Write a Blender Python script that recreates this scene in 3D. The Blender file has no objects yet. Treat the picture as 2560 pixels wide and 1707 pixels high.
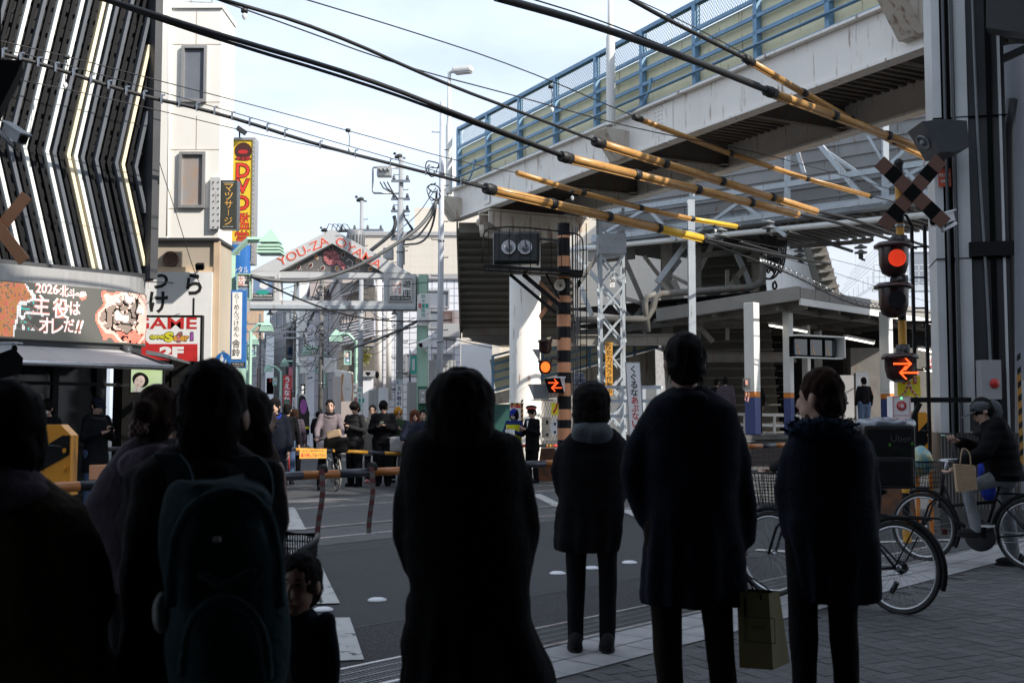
import bpy, bmesh, math, random
from math import sin, cos, pi, radians, sqrt, atan, atan2
from mathutils import Vector, Matrix, noise
V = Vector
sc = bpy.context.scene
COL = sc.collection
random.seed(7)
# ---------------- camera
F = 2844.4; CX = 1280.0; CY = 853.5; EYE = 1.42
PT = atan(188 / F)
CP, SP = cos(PT), sin(PT)
cd = bpy.data.cameras.new("camera"); cam = bpy.data.objects.new("camera", cd); COL.objects.link(cam)
cam.location = (0, 0, EYE); cam.rotation_euler = (pi / 2 + PT, 0, 0)
cd.sensor_width = 36; cd.lens = 40.0; cd.clip_end = 3000; cd.clip_start = 0.1
cd.dof.use_dof = True; cd.dof.focus_distance = 21; cd.dof.aperture_fstop = 5.6
sc.camera = cam
# ---------------- sky and sun
SUN = V((0.70, -0.47, 0.62)).normalized()
el = math.asin(SUN.z); az = atan2(SUN.x, SUN.y)
w = bpy.data.worlds.new("World"); sc.world = w; w.use_nodes = True
nt = w.node_tree; N = nt.nodes; L = nt.links; N.clear()
out = N.new("ShaderNodeOutputWorld"); bg = N.new("ShaderNodeBackground")
sky = N.new("ShaderNodeTexSky"); sky.sky_type = 'NISHITA'; sky.sun_disc = False
sky.sun_elevation = el; sky.sun_rotation = az; sky.air_density = 1.0; sky.dust_density = 2.0
tc = N.new("ShaderNodeTexCoord"); mp = N.new("ShaderNodeMapping"); mp.inputs['Scale'].default_value = (1.1, 1.1, 3.2)
mp.inputs['Location'].default_value = (0.3, 0.1, 0.0)
nz = N.new("ShaderNodeTexNoise"); nz.inputs['Scale'].default_value = 2.2; nz.inputs['Detail'].default_value = 9; nz.inputs['Roughness'].default_value = 0.55
cr = N.new("ShaderNodeValToRGB"); cr.color_ramp.elements[0].position = 0.36; cr.color_ramp.elements[0].color = (0.5, 0.5, 0.5, 1)
cr.color_ramp.elements[1].position = 0.72; cr.color_ramp.elements[1].color = (.97, .97, .97, 1)
mx = N.new("ShaderNodeMix"); mx.data_type = 'RGBA'
mx.inputs[7].default_value = (7.5, 8.5, 10.0, 1)
L.new(tc.outputs['Generated'], mp.inputs['Vector']); L.new(mp.outputs['Vector'], nz.inputs['Vector'])
L.new(nz.outputs['Fac'], cr.inputs['Fac']); L.new(cr.outputs['Color'], mx.inputs[0])
L.new(sky.outputs['Color'], mx.inputs[6]); L.new(mx.outputs[2], bg.inputs['Color'])
bg.inputs['Strength'].default_value = 0.08
L.new(bg.outputs[0], out.inputs[0])
sd = bpy.data.lights.new("sun", 'SUN'); so = bpy.data.objects.new("sun", sd); COL.objects.link(so)
sd.energy = 3.2; sd.angle = radians(0.6); sd.color = (1.0, 0.93, 0.83)
so.rotation_euler = SUN.to_track_quat('Z', 'Y').to_euler(); so.location = (20, -20, 30)
sc.view_settings.view_transform = 'Standard'; sc.view_settings.look = 'None'
sc.view_settings.exposure = 0.95; sc.view_settings.gamma = 1
sc.cycles.max_bounces = 6; sc.cycles.diffuse_bounces = 3; sc.cycles.glossy_bounces = 3
sc.cycles.transparent_max_bounces = 8; sc.cycles.use_denoising = True
# ---------------- pixel helpers (pixels of the 2560 x 1707 photograph, used as a measuring aid)
def ray(u, v):
    x = (u - CX) / F; y = (CY - v) / F
    return V((x, CP - y * SP, SP + y * CP))
def P(u, v, Y):
    r = ray(u, v); return V((0, 0, EYE)) + r * (Y / r.y)
def G(u, v, z=0.0):
    r = ray(u, v); return V((0, 0, EYE)) + r * ((z - EYE) / r.z)
def U(u, Y, z):
    return V(((u - CX) / F * (Y * CP + (z - EYE) * SP), Y, z))
def onplane(u, v, o, d):           # vertical plane through o along horizontal direction d
    n = V((-d.y, d.x, 0)); r = ray(u, v)
    return V((0, 0, EYE)) + r * ((o - V((0, 0, EYE))).dot(n) / r.dot(n))
TA = radians(42.3)
TD = V((sin(TA), cos(TA), 0)); TN = V((-cos(TA), sin(TA), 0))   # along and across the tracks
SA = radians(12.3)
SD = V((-sin(SA), cos(SA), 0)); SN = V((cos(SA), sin(SA), 0))   # along and across the street
def Yd(u, d):                       # depth where the column u meets the line at distance d across the tracks
    k = (u - CX) / F
    return d / (TN.y + TN.x * k)
def TP(a, d, z=0): return TD * a + TN * d + V((0, 0, z))
# ---------------- mesh collector
class MB:
    def __init__(s): s.v = []; s.f = []; s.m = []; s.sm = []
    def add(s, vs, fs, mi=0, smooth=False):
        n = len(s.v); s.v.extend([V(a) for a in vs])
        for f in fs:
            s.f.append([n + i for i in f]); s.m.append(mi); s.sm.append(smooth)
        return s
    def box(s, c, size, R=None, mi=0, bev=0):
        c = V(c); hx, hy, hz = size[0] / 2, size[1] / 2, size[2] / 2
        if bev:
            b = min(bev, hx * .9, hy * .9, hz * .9); bm = bmesh.new(); bmesh.ops.create_cube(bm, size=1)
            for q in bm.verts: q.co = V((q.co.x * 2 * hx, q.co.y * 2 * hy, q.co.z * 2 * hz))
            bmesh.ops.bevel(bm, geom=bm.edges[:], offset=b, segments=2, affect='EDGES', profile=.6)
            s.bm(bm, Matrix.Translation(c) @ (R.to_4x4() if R else Matrix()), mi); return s
        vs = [V((x, y, z)) for x in (-hx, hx) for y in (-hy, hy) for z in (-hz, hz)]
        if R: vs = [R @ a for a in vs]
        return s.add([a + c for a in vs], [(0, 1, 3, 2), (4, 6, 7, 5), (0, 4, 5, 1), (2, 3, 7, 6), (0, 2, 6, 4), (1, 5, 7, 3)], mi)
    def bm(s, bm, M=None, mi=0, smooth=False):
        bm.verts.ensure_lookup_table(); vs = [(M @ a.co) if M else a.co.copy() for a in bm.verts]
        s.add(vs, [[q.index for q in f.verts] for f in bm.faces], mi, smooth); bm.free(); return s
    def beam(s, p, q, w, h, mi=0, up=V((0, 0, 1)), shape='box', t=0.012):
        p = V(p); q = V(q); d = (q - p); L_ = d.length
        if L_ < 1e-5: return s
        y = d.normalized()
        if abs(y.dot(up)) > .98: up = V((0, 1, 0))
        x = y.cross(up).normalized(); z = x.cross(y).normalized()
        R = Matrix((x, y, z)).transposed(); c = (p + q) / 2
        if shape == 'box': return s.box(c, (w, L_, h), R, mi)
        if shape == 'I':
            s.box(c, (t, L_, h - 2 * t - .001), R, mi); s.box(c + z * (h / 2 - t / 2), (w, L_, t), R, mi); s.box(c - z * (h / 2 - t / 2), (w, L_, t), R, mi)
        if shape == 'L':
            s.box(c, (t, L_, h), R, mi); s.box(c + x * (w / 2 + t / 2) - z * (h / 2 - t / 2), (w, L_, t), R, mi)
        return s
    def quad(s, a, b, c, d, mi=0): return s.add([a, b, c, d], [(0, 1, 2, 3)], mi)
    def prism(s, pts, ext, mi=0):          # pts: planar 3D polygon, ext: vector
        n = len(pts); ext = V(ext)
        vs = [V(p) for p in pts] + [V(p) + ext for p in pts]
        return s.add(vs, [tuple(range(n))[::-1], tuple(range(n, 2 * n))] + [(i, (i + 1) % n, n + (i + 1) % n, n + i) for i in range(n)], mi)
    def tube(s, pts, r, n=8, mi=0, cap=True, smooth=True, sq=None):
        pts = [V(p) for p in pts]; m = len(pts)
        rs = r if isinstance(r, (list, tuple)) else [r] * m
        up = V((0, 0, 1)); vs = []; px = None
        for i, p in enumerate(pts):
            t = (pts[min(i + 1, m - 1)] - pts[max(i - 1, 0)])
            if t.length < 1e-9: t = V((0, 0, 1))
            t.normalize()
            if px is None:
                a = up if abs(t.dot(up)) < .95 else V((1, 0, 0)); x = t.cross(a).normalized()
            else:
                x = (px - t * px.dot(t)); x = x.normalized() if x.length > 1e-6 else t.orthogonal().normalized()
            px = x; y = t.cross(x)
            for k in range(n):
                a = 2 * pi * k / n; vs.append(p + x * (cos(a) * rs[i]) + y * (sin(a) * rs[i] * (sq or 1)))
        fs = [(i * n + k, i * n + (k + 1) % n, (i + 1) * n + (k + 1) % n, (i + 1) * n + k) for i in range(m - 1) for k in range(n)]
        s.add(vs, fs, mi, smooth)
        if cap:
            b = len(s.v) - len(vs)
            s.f.append([b + k for k in range(n)][::-1]); s.m.append(mi); s.sm.append(False)
            s.f.append([b + (m - 1) * n + k for k in range(n)]); s.m.append(mi); s.sm.append(False)
        return s
    def lathe(s, c, prof, n=16, axis=V((0, 0, 1)), mi=0, smooth=True):   # prof [(r,h)]
        c = V(c); axis = V(axis).normalized(); x = axis.orthogonal().normalized(); y = axis.cross(x)
        vs = [c + axis * h + x * (cos(2 * pi * k / n) * max(r, 1e-4)) + y * (sin(2 * pi * k / n) * max(r, 1e-4)) for r, h in prof for k in range(n)]
        m = len(prof)
        return s.add(vs, [(i * n + k, i * n + (k + 1) % n, (i + 1) * n + (k + 1) % n, (i + 1) * n + k) for i in range(m - 1) for k in range(n)], mi, smooth)
    def ell(s, c, r, mi=0, nu=12, nv=8, R=None, smooth=True):
        c = V(c); r = V(r) if not isinstance(r, (int, float)) else V((r, r, r)); vs = []; 
        for i in range(nv + 1):
            th = pi * i / nv
            for k in range(nu):
                a = 2 * pi * k / nu; q = V((r.x * sin(th) * cos(a), r.y * sin(th) * sin(a), r.z * cos(th)))
                if R: q = R @ q
                vs.append(c + q)
        return s.add(vs, [(i * nu + k, (i + 1) * nu + k, (i + 1) * nu + (k + 1) % nu, i * nu + (k + 1) % nu) for i in range(nv) for k in range(nu)], mi, smooth)
    def loft(s, rings, mi=0, n=20, smooth=True, sup=2.3):   # rings (z, cx, cy, rx, ry)
        vs = []
        for z, cx, cy, rx, ry in rings:
            for k in range(n):
                a = 2 * pi * k / n; ca, sa = cos(a), sin(a)
                vs.append((cx + rx * math.copysign(abs(ca) ** (2 / sup), ca), cy + ry * math.copysign(abs(sa) ** (2 / sup), sa), z))
        m = len(rings)
        s.add(vs, [(i * n + k, i * n + (k + 1) % n, (i + 1) * n + (k + 1) % n, (i + 1) * n + k) for i in range(m - 1) for k in range(n)] + [tuple(range(n))[::-1], tuple(range((m - 1) * n, m * n))], mi, smooth)
        return s
    def torus(s, c, axis, R, r, n=40, m=8, mi=0, a0=0, a1=2 * pi, sx=1.0):
        c = V(c); axis = V(axis).normalized(); x = axis.cross(V((0, 0, 1))).normalized() if abs(axis.z) < .9 else V((1, 0, 0)); y = axis.cross(x)
        full = abs(a1 - a0 - 2 * pi) < 1e-6; cnt = n if full else n + 1; vs = []
        for i in range(cnt):
            a = a0 + (a1 - a0) * i / n; d = x * cos(a) + y * sin(a)
            for k in range(m):
                b = 2 * pi * k / m; vs.append(c + d * (R + r * cos(b)) + axis * (r * sin(b) * sx))
        fs = [(i * m + k, ((i + 1) % cnt) * m + k, ((i + 1) % cnt) * m + (k + 1) % m, i * m + (k + 1) % m) for i in range(n if full else n) for k in range(m)]
        return s.add(vs, fs, mi, True)
    def text(s, txt, fr, x, y, w=None, h=1.0, mi=0, d=0.004, ext=0.002, bold=0.0, rot=0.0, shear=0.0, fitw=None, align='C'):
        vs, fs, (x0, y0, x1, y1) = glyphs(txt, bold)
        tw, th = x1 - x0, y1 - y0
        if tw < 1e-6: return s
        ky = h / th; kx = ky if w is None else w / tw
        if fitw and tw * kx > fitw: kx = fitw / tw
        ax = {'C': (x0 + x1) / 2, 'L': x0, 'R': x1}[align]; cy = (y0 + y1) / 2; cr_, sr = cos(rot), sin(rot)
        o = []
        for a, b in vs:
            p, q = (a - ax) * kx, (b - cy) * ky; p += shear * q
            o.append(fr.pt(x + p * cr_ - q * sr, y + p * sr + q * cr_, d))
        return s.add(o, fs, mi)
    def vtext(s, txt, fr, x, y, ch, cw, mi=0, gap=1.12, **k):   # vertical writing, y = top
        for i, c_ in enumerate(txt):
            if c_ == ' ': continue
            if c_ in '・、': s.text(c_, fr, x, y - ch * gap * (i + .5), None, ch * .25, mi, **k); continue
            if c_ == 'ー': s.text('|', fr, x, y - ch * gap * (i + .5), None, ch * .8, mi, **k); continue
            hh = ch * (.78 if c_ in 'っつゃ' else 1)
            s.text(c_, fr, x, y - ch * gap * (i + .5), None, hh, mi, fitw=cw, **k)
        return s
    def build(s, name, mats, parent=None, **tags):
        if not isinstance(mats, (list, tuple)): mats = [mats]
        base = V((0, 0, 0)); p = parent
        while p: base += p.location; p = p.parent
        me = bpy.data.meshes.new(name)
        me.from_pydata([tuple(a - base) for a in s.v], [], s.f)
        for m in mats: me.materials.append(M(m) if isinstance(m, str) else m)
        me.polygons.foreach_set('material_index', [min(i, len(mats) - 1) for i in s.m])
        me.polygons.foreach_set('use_smooth', s.sm); me.update()
        ob = bpy.data.objects.new(name, me); COL.objects.link(ob)
        if parent: ob.parent = parent
        if tags: tag(ob, **tags)
        return ob
class Fr:
    def __init__(s, o, r, up=V((0, 0, 1))):
        s.o = V(o); s.r = V(r).normalized(); s.up = V(up).normalized(); s.n = s.r.cross(s.up)
    def pt(s, x, y, d=0): return s.o + s.r * x + s.up * y + s.n * d
    def box(s, mb, x0, x1, y0, y1, d0, d1, mi=0):
        R = Matrix((s.r, s.up, s.n)).transposed()
        return mb.box(s.pt((x0 + x1) / 2, (y0 + y1) / 2, (d0 + d1) / 2), (abs(x1 - x0), abs(y1 - y0), abs(d1 - d0)), R, mi)
    def poly(s, mb, pts, d0, d1, mi=0): return mb.prism([s.pt(x, y, d0) for x, y in pts], s.n * (d1 - d0), mi)
    def disc(s, mb, x, y, rx, ry, d0, d1, mi=0, n=20, rot=0):
        return s.poly(mb, [(x + rx * cos(a) * cos(rot) - ry * sin(a) * sin(rot), y + rx * cos(a) * sin(rot) + ry * sin(a) * cos(rot)) for a in [2 * pi * k / n for k in range(n)]], d0, d1, mi)
def FP(uL, uR, vT, vB, YL, YR=None):   # frame whose origin is the lower left corner; returns frame, width, height
    YR = YL if YR is None else YR
    a = P(uL, vB, YL); b = P(uR, vB, YR); b.z = a.z; t = P((uL + uR) / 2, vT, (YL + YR) / 2); bb = P((uL + uR) / 2, vB, (YL + YR) / 2)
    a.z = bb.z; b.z = bb.z
    return Fr(a, b - a), (b - a).length, t.z - bb.z
_gl = {}
def glyphs(txt, bold):
    k = (txt, round(bold, 3))
    if k in _gl: return _gl[k]
    c = bpy.data.curves.new('t', 'FONT'); c.body = txt; c.size = 1; c.offset = bold; c.resolution_u = 3; c.space_line = 1.0
    o = bpy.data.objects.new('t', c); COL.objects.link(o)
    dg = bpy.context.evaluated_depsgraph_get(); me = bpy.data.meshes.new_from_object(o.evaluated_get(dg))
    vs = [(a.co.x, a.co.y) for a in me.vertices]; fs = [tuple(p.vertices) for p in me.polygons]
    bpy.data.objects.remove(o); bpy.data.curves.remove(c); bpy.data.meshes.remove(me)
    bb = (min(a[0] for a in vs), min(a[1] for a in vs), max(a[0] for a in vs), max(a[1] for a in vs)) if vs else (0, 0, 0, 0)
    _gl[k] = (vs, fs, bb); return _gl[k]
def tag(o, label=None, cat=None, group=None, kind=None):
    if label: o['label'] = label
    if cat: o['category'] = cat
    if group: o['group'] = group
    if kind: o['kind'] = kind
    return o
def thing(name, label, cat, loc=(0, 0, 0), group=None):
    o = bpy.data.objects.new(name, None); COL.objects.link(o); o.location = V(loc); o.empty_display_size = .2
    return tag(o, label, cat, group)
def copy_tree(o, parent=None):
    c = o.copy(); COL.objects.link(c)
    if parent: c.parent = parent
    for ch in [x for x in bpy.data.objects if x.parent == o]: copy_tree(ch, c)
    return c
# ---------------- materials
_M = {}
SPEC = {}
def M(name):
    if name in _M: return _M[name]
    sp = SPEC[name]; _M[name] = mk(name, **sp); return _M[name]
def mk(name, c, c2=None, r=.6, metal=0, ns=6, amt=.5, bump=0, bs=None, em=0, spec=.5, sc3=(1, 1, 1), rust=0, alpha=1, wave=None, coat=0, trans=0, speck=0, wear=0):
    m = bpy.data.materials.new(name); m.use_nodes = True; nt = m.node_tree; N = nt.nodes; L = nt.links
    b = N['Principled BSDF']; b.inputs['Roughness'].default_value = r; b.inputs['Metallic'].default_value = metal
    b.inputs['Specular IOR Level'].default_value = spec; b.inputs['Coat Weight'].default_value = coat
    if trans: b.inputs['Transmission Weight'].default_value = trans
    if alpha < 1: b.inputs['Alpha'].default_value = alpha
    c = tuple(c); c2 = tuple(c2) if c2 else tuple(x * .78 for x in c)
    tc = N.new('ShaderNodeTexCoord'); mp = N.new('ShaderNodeMapping'); mp.inputs['Scale'].default_value = sc3
    nz = N.new('ShaderNodeTexNoise'); nz.inputs['Scale'].default_value = ns; nz.inputs['Detail'].default_value = 6; nz.inputs['Roughness'].default_value = .6
    L.new(tc.outputs['Object'], mp.inputs['Vector']); L.new(mp.outputs['Vector'], nz.inputs['Vector'])
    rp = N.new('ShaderNodeValToRGB'); rp.color_ramp.elements[0].position = .5 - amt * .5 + .05; rp.color_ramp.elements[1].position = .5 + amt * .4
    rp.color_ramp.elements[0].color = (*c2, 1); rp.color_ramp.elements[1].color = (*c, 1)
    L.new(nz.outputs['Fac'], rp.inputs['Fac']); col = rp.outputs['Color']
    if rust:
        mp2 = N.new('ShaderNodeMapping'); mp2.inputs['Scale'].default_value = (3.5, 3.5, .55); n2 = N.new('ShaderNodeTexNoise'); n2.inputs['Scale'].default_value = 2.4; n2.inputs['Detail'].default_value = 8
        L.new(tc.outputs['Object'], mp2.inputs['Vector']); L.new(mp2.outputs['Vector'], n2.inputs['Vector'])
        r2 = N.new('ShaderNodeValToRGB'); r2.color_ramp.elements[0].position = .64 - rust * .1; r2.color_ramp.elements[1].position = .72 - rust * .04
        L.new(n2.outputs['Fac'], r2.inputs['Fac']); x = N.new('ShaderNodeMix'); x.data_type = 'RGBA'; x.inputs[7].default_value = (.17, .07, .03, 1)
        mu = N.new('ShaderNodeMath'); mu.operation = 'MULTIPLY'; mu.inputs[1].default_value = .75; L.new(r2.outputs['Color'], mu.inputs[0])
        L.new(mu.outputs[0], x.inputs[0]); L.new(col, x.inputs[6]); col = x.outputs[2]
    if speck:
        n5 = N.new('ShaderNodeTexNoise'); n5.inputs['Scale'].default_value = 130; n5.inputs['Detail'].default_value = 2; L.new(tc.outputs['Object'], n5.inputs['Vector'])
        r5 = N.new('ShaderNodeValToRGB'); r5.color_ramp.elements[0].position = .42; r5.color_ramp.elements[1].position = .66; r5.color_ramp.elements[0].color = (1 - speck,) * 3 + (1,); r5.color_ramp.elements[1].color = (1 + speck * 1.6,) * 3 + (1,)
        x = N.new('ShaderNodeMix'); x.data_type = 'RGBA'; x.blend_type = 'MULTIPLY'; x.inputs[0].default_value = 1; L.new(n5.outputs['Fac'], r5.inputs['Fac']); L.new(col, x.inputs[6]); L.new(r5.outputs['Color'], x.inputs[7]); col = x.outputs[2]
    if wear:
        n6 = N.new('ShaderNodeTexNoise'); n6.inputs['Scale'].default_value = wear; n6.inputs['Detail'].default_value = 9; n6.inputs['Roughness'].default_value = .72; n6.inputs['Distortion'].default_value = .6; L.new(tc.outputs['Object'], n6.inputs['Vector'])
        r6 = N.new('ShaderNodeValToRGB'); r6.color_ramp.elements[0].position = .56; r6.color_ramp.elements[1].position = .585; x = N.new('ShaderNodeMix'); x.data_type = 'RGBA'; x.inputs[7].default_value = (.06, .062, .066, 1); L.new(n6.outputs['Fac'], r6.inputs['Fac']); L.new(r6.outputs['Color'], x.inputs[0]); L.new(col, x.inputs[6]); col = x.outputs[2]
    if wave:      # (kind, scale, dark colour, vector scale xyz) brick grid of tiles
        sx, sz, dark, mort = wave
        sep = N.new('ShaderNodeSeparateXYZ'); L.new(tc.outputs['Object'], sep.inputs[0]); ad = N.new('ShaderNodeMath'); ad.operation = 'ADD'
        L.new(sep.outputs[0], ad.inputs[0]); L.new(sep.outputs[1], ad.inputs[1])
        def gridline(o, s_):
            a = N.new('ShaderNodeMath'); a.operation = 'MULTIPLY'; a.inputs[1].default_value = 1 / s_; L.new(o, a.inputs[0])
            f = N.new('ShaderNodeMath'); f.operation = 'FRACT'; L.new(a.outputs[0], f.inputs[0])
            g = N.new('ShaderNodeMath'); g.operation = 'LESS_THAN'; g.inputs[1].default_value = mort / s_; L.new(f.outputs[0], g.inputs[0]); return g.outputs[0]
        mxx = N.new('ShaderNodeMath'); mxx.operation = 'MAXIMUM'
        L.new(gridline(ad.outputs[0], sx), mxx.inputs[0]); L.new(gridline(sep.outputs[2], sz), mxx.inputs[1])
        x = N.new('ShaderNodeMix'); x.data_type = 'RGBA'; x.inputs[7].default_value = (*dark, 1); L.new(mxx.outputs[0], x.inputs[0]); L.new(col, x.inputs[6]); col = x.outputs[2]
    L.new(col, b.inputs['Base Color'])
    if em:
        L.new(col, b.inputs['Emission Color']); b.inputs['Emission Strength'].default_value = em
    if bump:
        n3 = N.new('ShaderNodeTexNoise'); n3.inputs['Scale'].default_value = bs or ns * 6; n3.inputs['Detail'].default_value = 4
        L.new(tc.outputs['Object'], n3.inputs['Vector']); bp = N.new('ShaderNodeBump'); bp.inputs['Strength'].default_value = bump; bp.inputs['Distance'].default_value = .02
        L.new(n3.outputs['Fac'], bp.inputs['Height']); L.new(bp.outputs[0], b.inputs['Normal'])
    return m
def S(name, *c, **k): SPEC[name] = dict(c=c if len(c) > 1 else (c[0],) * 3, **k)
S('asphalt', .060, .063, .069, c2=(.038, .04, .044), r=.85, ns=.9, amt=.8, bump=.8, bs=110, speck=.6)
S('asphalt_coarse', .05, .05, .053, c2=(.022, .022, .024), r=.85, ns=70, amt=.35, bump=.9, bs=90, speck=.6)
S('asphalt_panel', .1, .1, .103, c2=(.075, .075, .08), r=.8, ns=3, bump=.4, bs=120, speck=.35)
S('road_paint', .52, .52, .5, c2=(.36, .36, .35), r=.7, ns=9, amt=.7, bump=.3, wear=7)
S('tar', .02)
S('tile_white', .34, .34, .34, c2=(.24, .24, .25), r=.6, ns=5, bump=.2)
S('grout', .04)
S('brick_a', 0.077, 0.079, 0.084, c2=(0.060, 0.060, 0.065), r=.75, ns=12, bump=.3)
S('brick_b', 0.065, 0.067, 0.072, c2=(0.051, 0.051, 0.055), r=.75, ns=12, bump=.3)
S('brick_c', 0.092, 0.092, 0.097, c2=(0.070, 0.070, 0.076), r=.75, ns=12, bump=.3)
S('steel', .33, .34, .36, r=.35, metal=.9, ns=8)
S('steel_bright', .62, .62, .64, r=.25, metal=.9, ns=8)
S('iron_dark', .028, .029, .031, r=.5, ns=10)
S('black_paint', .008, .008, .009, r=.5, ns=6, spec=.2)
S('black_matte', .006, r=.9, spec=.1)
S('white_paint', .72, .72, .7, c2=(.6, .6, .58), r=.5, ns=3, amt=.8)
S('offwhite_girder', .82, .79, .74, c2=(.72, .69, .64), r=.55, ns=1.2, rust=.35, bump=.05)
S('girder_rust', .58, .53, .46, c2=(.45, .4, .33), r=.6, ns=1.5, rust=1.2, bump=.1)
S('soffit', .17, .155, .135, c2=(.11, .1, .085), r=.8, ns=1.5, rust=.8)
S('rail_blue', .17, .32, .48, c2=(.12, .25, .39), r=.5, ns=4, rust=.1)
S('cream_panel', .78, .74, .53, c2=(.6, .56, .36), r=.8, ns=2.2, amt=.9, bump=.15, rust=.15)
S('mesh_green', .02, .09, .075, r=.6)
S('tube_yellow', .56, .31, .10, c2=(.42, .21, .06), r=.35, ns=4, trans=0)
S('tube_sunlit', .82, .52, .05, c2=(.75, .44, .04), r=.3, ns=4)  # sunlit copy of tube_yellow, sun painted into the last sleeve sections
S('rubber', .012, r=.55)
S('cable', .014, .014, .016, r=.5)
S('cable_grey', .09, .095, .1, r=.5)
S('wall_white', .84, .83, .79, c2=(.76, .75, .71), r=.8, ns=.8, amt=.9, bump=.05)
S('wall_beige', .46, .40, .32, c2=(.4, .35, .28), r=.8, ns=1)
S('trim_tan', .62, .47, .32, c2=(.52, .39, .27), r=.7, ns=2)
S('wall_tile', .66, .68, .74, c2=(.6, .62, .68), r=.5, ns=1, wave=(.3, .3, (.2, .22, .27), .03))
S('wall_panel_beige', .56, .52, .46, c2=(.52, .48, .42), r=.7, ns=.5, wave=(1.2, .6, (.45, .41, .36), .02))
S('wall_tan', .42, .37, .345, c2=(.37, .32, .3), r=.8, ns=1)
S('wall_greyviolet', .48, .47, .5, c2=(.42, .41, .44), r=.8, ns=1, wave=(1.5, 1.5, (.2, .2, .22), .03))
S('wall_grey', .36, .36, .37, c2=(.3, .3, .31), r=.8, ns=1)
S('wall_brick', .5, .36, .25, c2=(.42, .3, .2), r=.8, ns=2, wave=(.4, .25, (.35, .25, .18), .03))
S('wall_blueish', .55, .6, .68, c2=(.5, .55, .62), r=.6, ns=.6, wave=(1.8, 3, (.42, .46, .52), .03))
S('wall_bright', .86, .86, .84, c2=(.8, .8, .78), r=.6, ns=.7, wave=(.45, 30, (.62, .62, .6), .012))
S('glass_dark', .02, .024, .03, r=.08, spec=.8, ns=1)
S('glass_grey', .22, .24, .28, c2=(.14, .16, .19), r=.12, spec=.8, ns=1.4, amt=.9)
S('glass_sky', .3, .36, .42, c2=(.42, .3, .22), r=.15, spec=.8, ns=2.2, amt=.6)
S('aluminium', .42, .42, .42, c2=(.34, .34, .34), r=.4, metal=.4, ns=3, sc3=(6, 6, .5))
S('louvre_dark', .010, .011, .013, spec=.12, r=.6, ns=2)
S('louvre_grey', .11, .12, .14, c2=(.085, .095, .11), spec=.2, r=.55, ns=2)
S('louvre_white', .78, .8, .76, c2=(.7, .72, .68), r=.45, ns=2)
S('louvre_gold', .86, .74, .5, c2=(.8, .68, .45), r=.45, ns=2)
S('frame_grey', .045, .048, .055, r=.5)
S('mint', .36, .55, .44, c2=(.3, .47, .38), r=.5, ns=2, amt=.8)
S('mint_dark', .02, .12, .07, r=.5)
S('gate_grey', .56, .57, .58, c2=(.47, .48, .49), r=.5, ns=1.6, amt=.9, rust=.12)
S('gate_dark', .2, .19, .19, c2=(.05, .048, .05), r=.5, ns=1.2, amt=1)
S('red_letter', .72, .12, .07, r=.5)
S('red_sign', .56, .03, .03, r=.45)
S('red_bright', .75, .05, .03, r=.4)
S('pink', .62, .22, .24, c2=(.2, .06, .06), r=.5, ns=14, amt=.25)
S('bean', .14, .055, .04, r=.5)
S('bean_light', .55, .28, .12, r=.5)
S('sign_white', .78, .78, .78, c2=(.72, .72, .72), r=.5)
S('sign_blue', .03, .16, .46, c2=(.025, .13, .4), r=.35)
S('sign_blue_soft', .2, .3, .48, r=.45)
S('salmon', .72, .36, .3, r=.5)
S('teal', .03, .36, .28, r=.5)
S('sign_yellow', .8, .56, .04, c2=(.76, .5, .03), r=.45)
S('yellow_pure', .85, .72, .03, r=.45)
S('ink', .01, r=.6)
S('orange_sign', .66, .33, .05, c2=(.6, .28, .04), r=.5)
S('orange', .62, .2, .015, c2=(.5, .15, .01), r=.45, ns=5)
S('orange_machine', .85, .36, .03, c2=(.74, .29, .02), r=.4, ns=3, rust=.1)
S('pole_orange', .70, .33, .17, c2=(.6, .26, .13), r=.5, ns=4, amt=.8)
S('pole_amber', .62, .3, .03, r=.45)
S('cross_brown', .13, .06, .04, r=.6)
S('concrete', .30, .29, .27, c2=(.22, .21, .2), r=.85, ns=2.5, amt=.9, bump=.2)
S('concrete_pole', .33, .345, .36, c2=(.27, .28, .3), r=.75, ns=2, amt=.8)
S('concrete_dark', .085, .083, .08, c2=(.05, .05, .048), r=.9, ns=2, bump=.3)
S('grey_panel', .27, .27, .275, c2=(.21, .21, .21), r=.7, ns=1.2, amt=.8, rust=.1)
S('steel_paint', .44, .49, .53, c2=(.36, .4, .44), r=.5, ns=3, rust=.15)
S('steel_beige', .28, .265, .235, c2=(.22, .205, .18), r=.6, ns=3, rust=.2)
S('steel_shade', .17, .162, .148, c2=(.12, .115, .105), r=.6, ns=3, rust=.3)  # steel_beige darkened, shade put into the colour
S('dark_void', .022, .021, .02, r=.9)  # shade under roof and platform painted as near-black
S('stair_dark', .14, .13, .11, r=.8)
S('platform_blue', .012, .035, .17, r=.35)
S('led_face', .085, .085, .075, c2=(.07, .07, .062), r=.4, em=.45, ns=1)
S('led_white', .8, .78, .74, r=.5, em=.55)
S('led_red', .8, .25, .18, c2=(.6, .12, .08), r=.5, em=.4, ns=6)
S('led_pink', .85, .6, .52, c2=(.7, .35, .28), r=.5, em=.35, ns=3, amt=.8)
S('led_dim', .3, .2, .16, c2=(.16, .15, .13), r=.5, em=.3, ns=2, amt=.9)
S('led_orange', .7, .22, .05, c2=(.5, .3, .12), r=.5, em=.35, ns=9, amt=.8)
S('led_teal', .05, .5, .45, r=.5, em=.6)
S('led_amber', .55, .3, .07, r=.5, em=.5)
S('lamp_red', 1.0, .06, .015, r=.5, em=.9)
S('lamp_orange', 1.0, .09, .015, r=.5, em=1.6)
S('lamp_core', .10, .006, .004, r=.3, em=.15)
S('tube_light', 1, .93, .8, r=.5, em=2.2)
S('green_led', .1, 1, .3, em=2)
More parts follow.
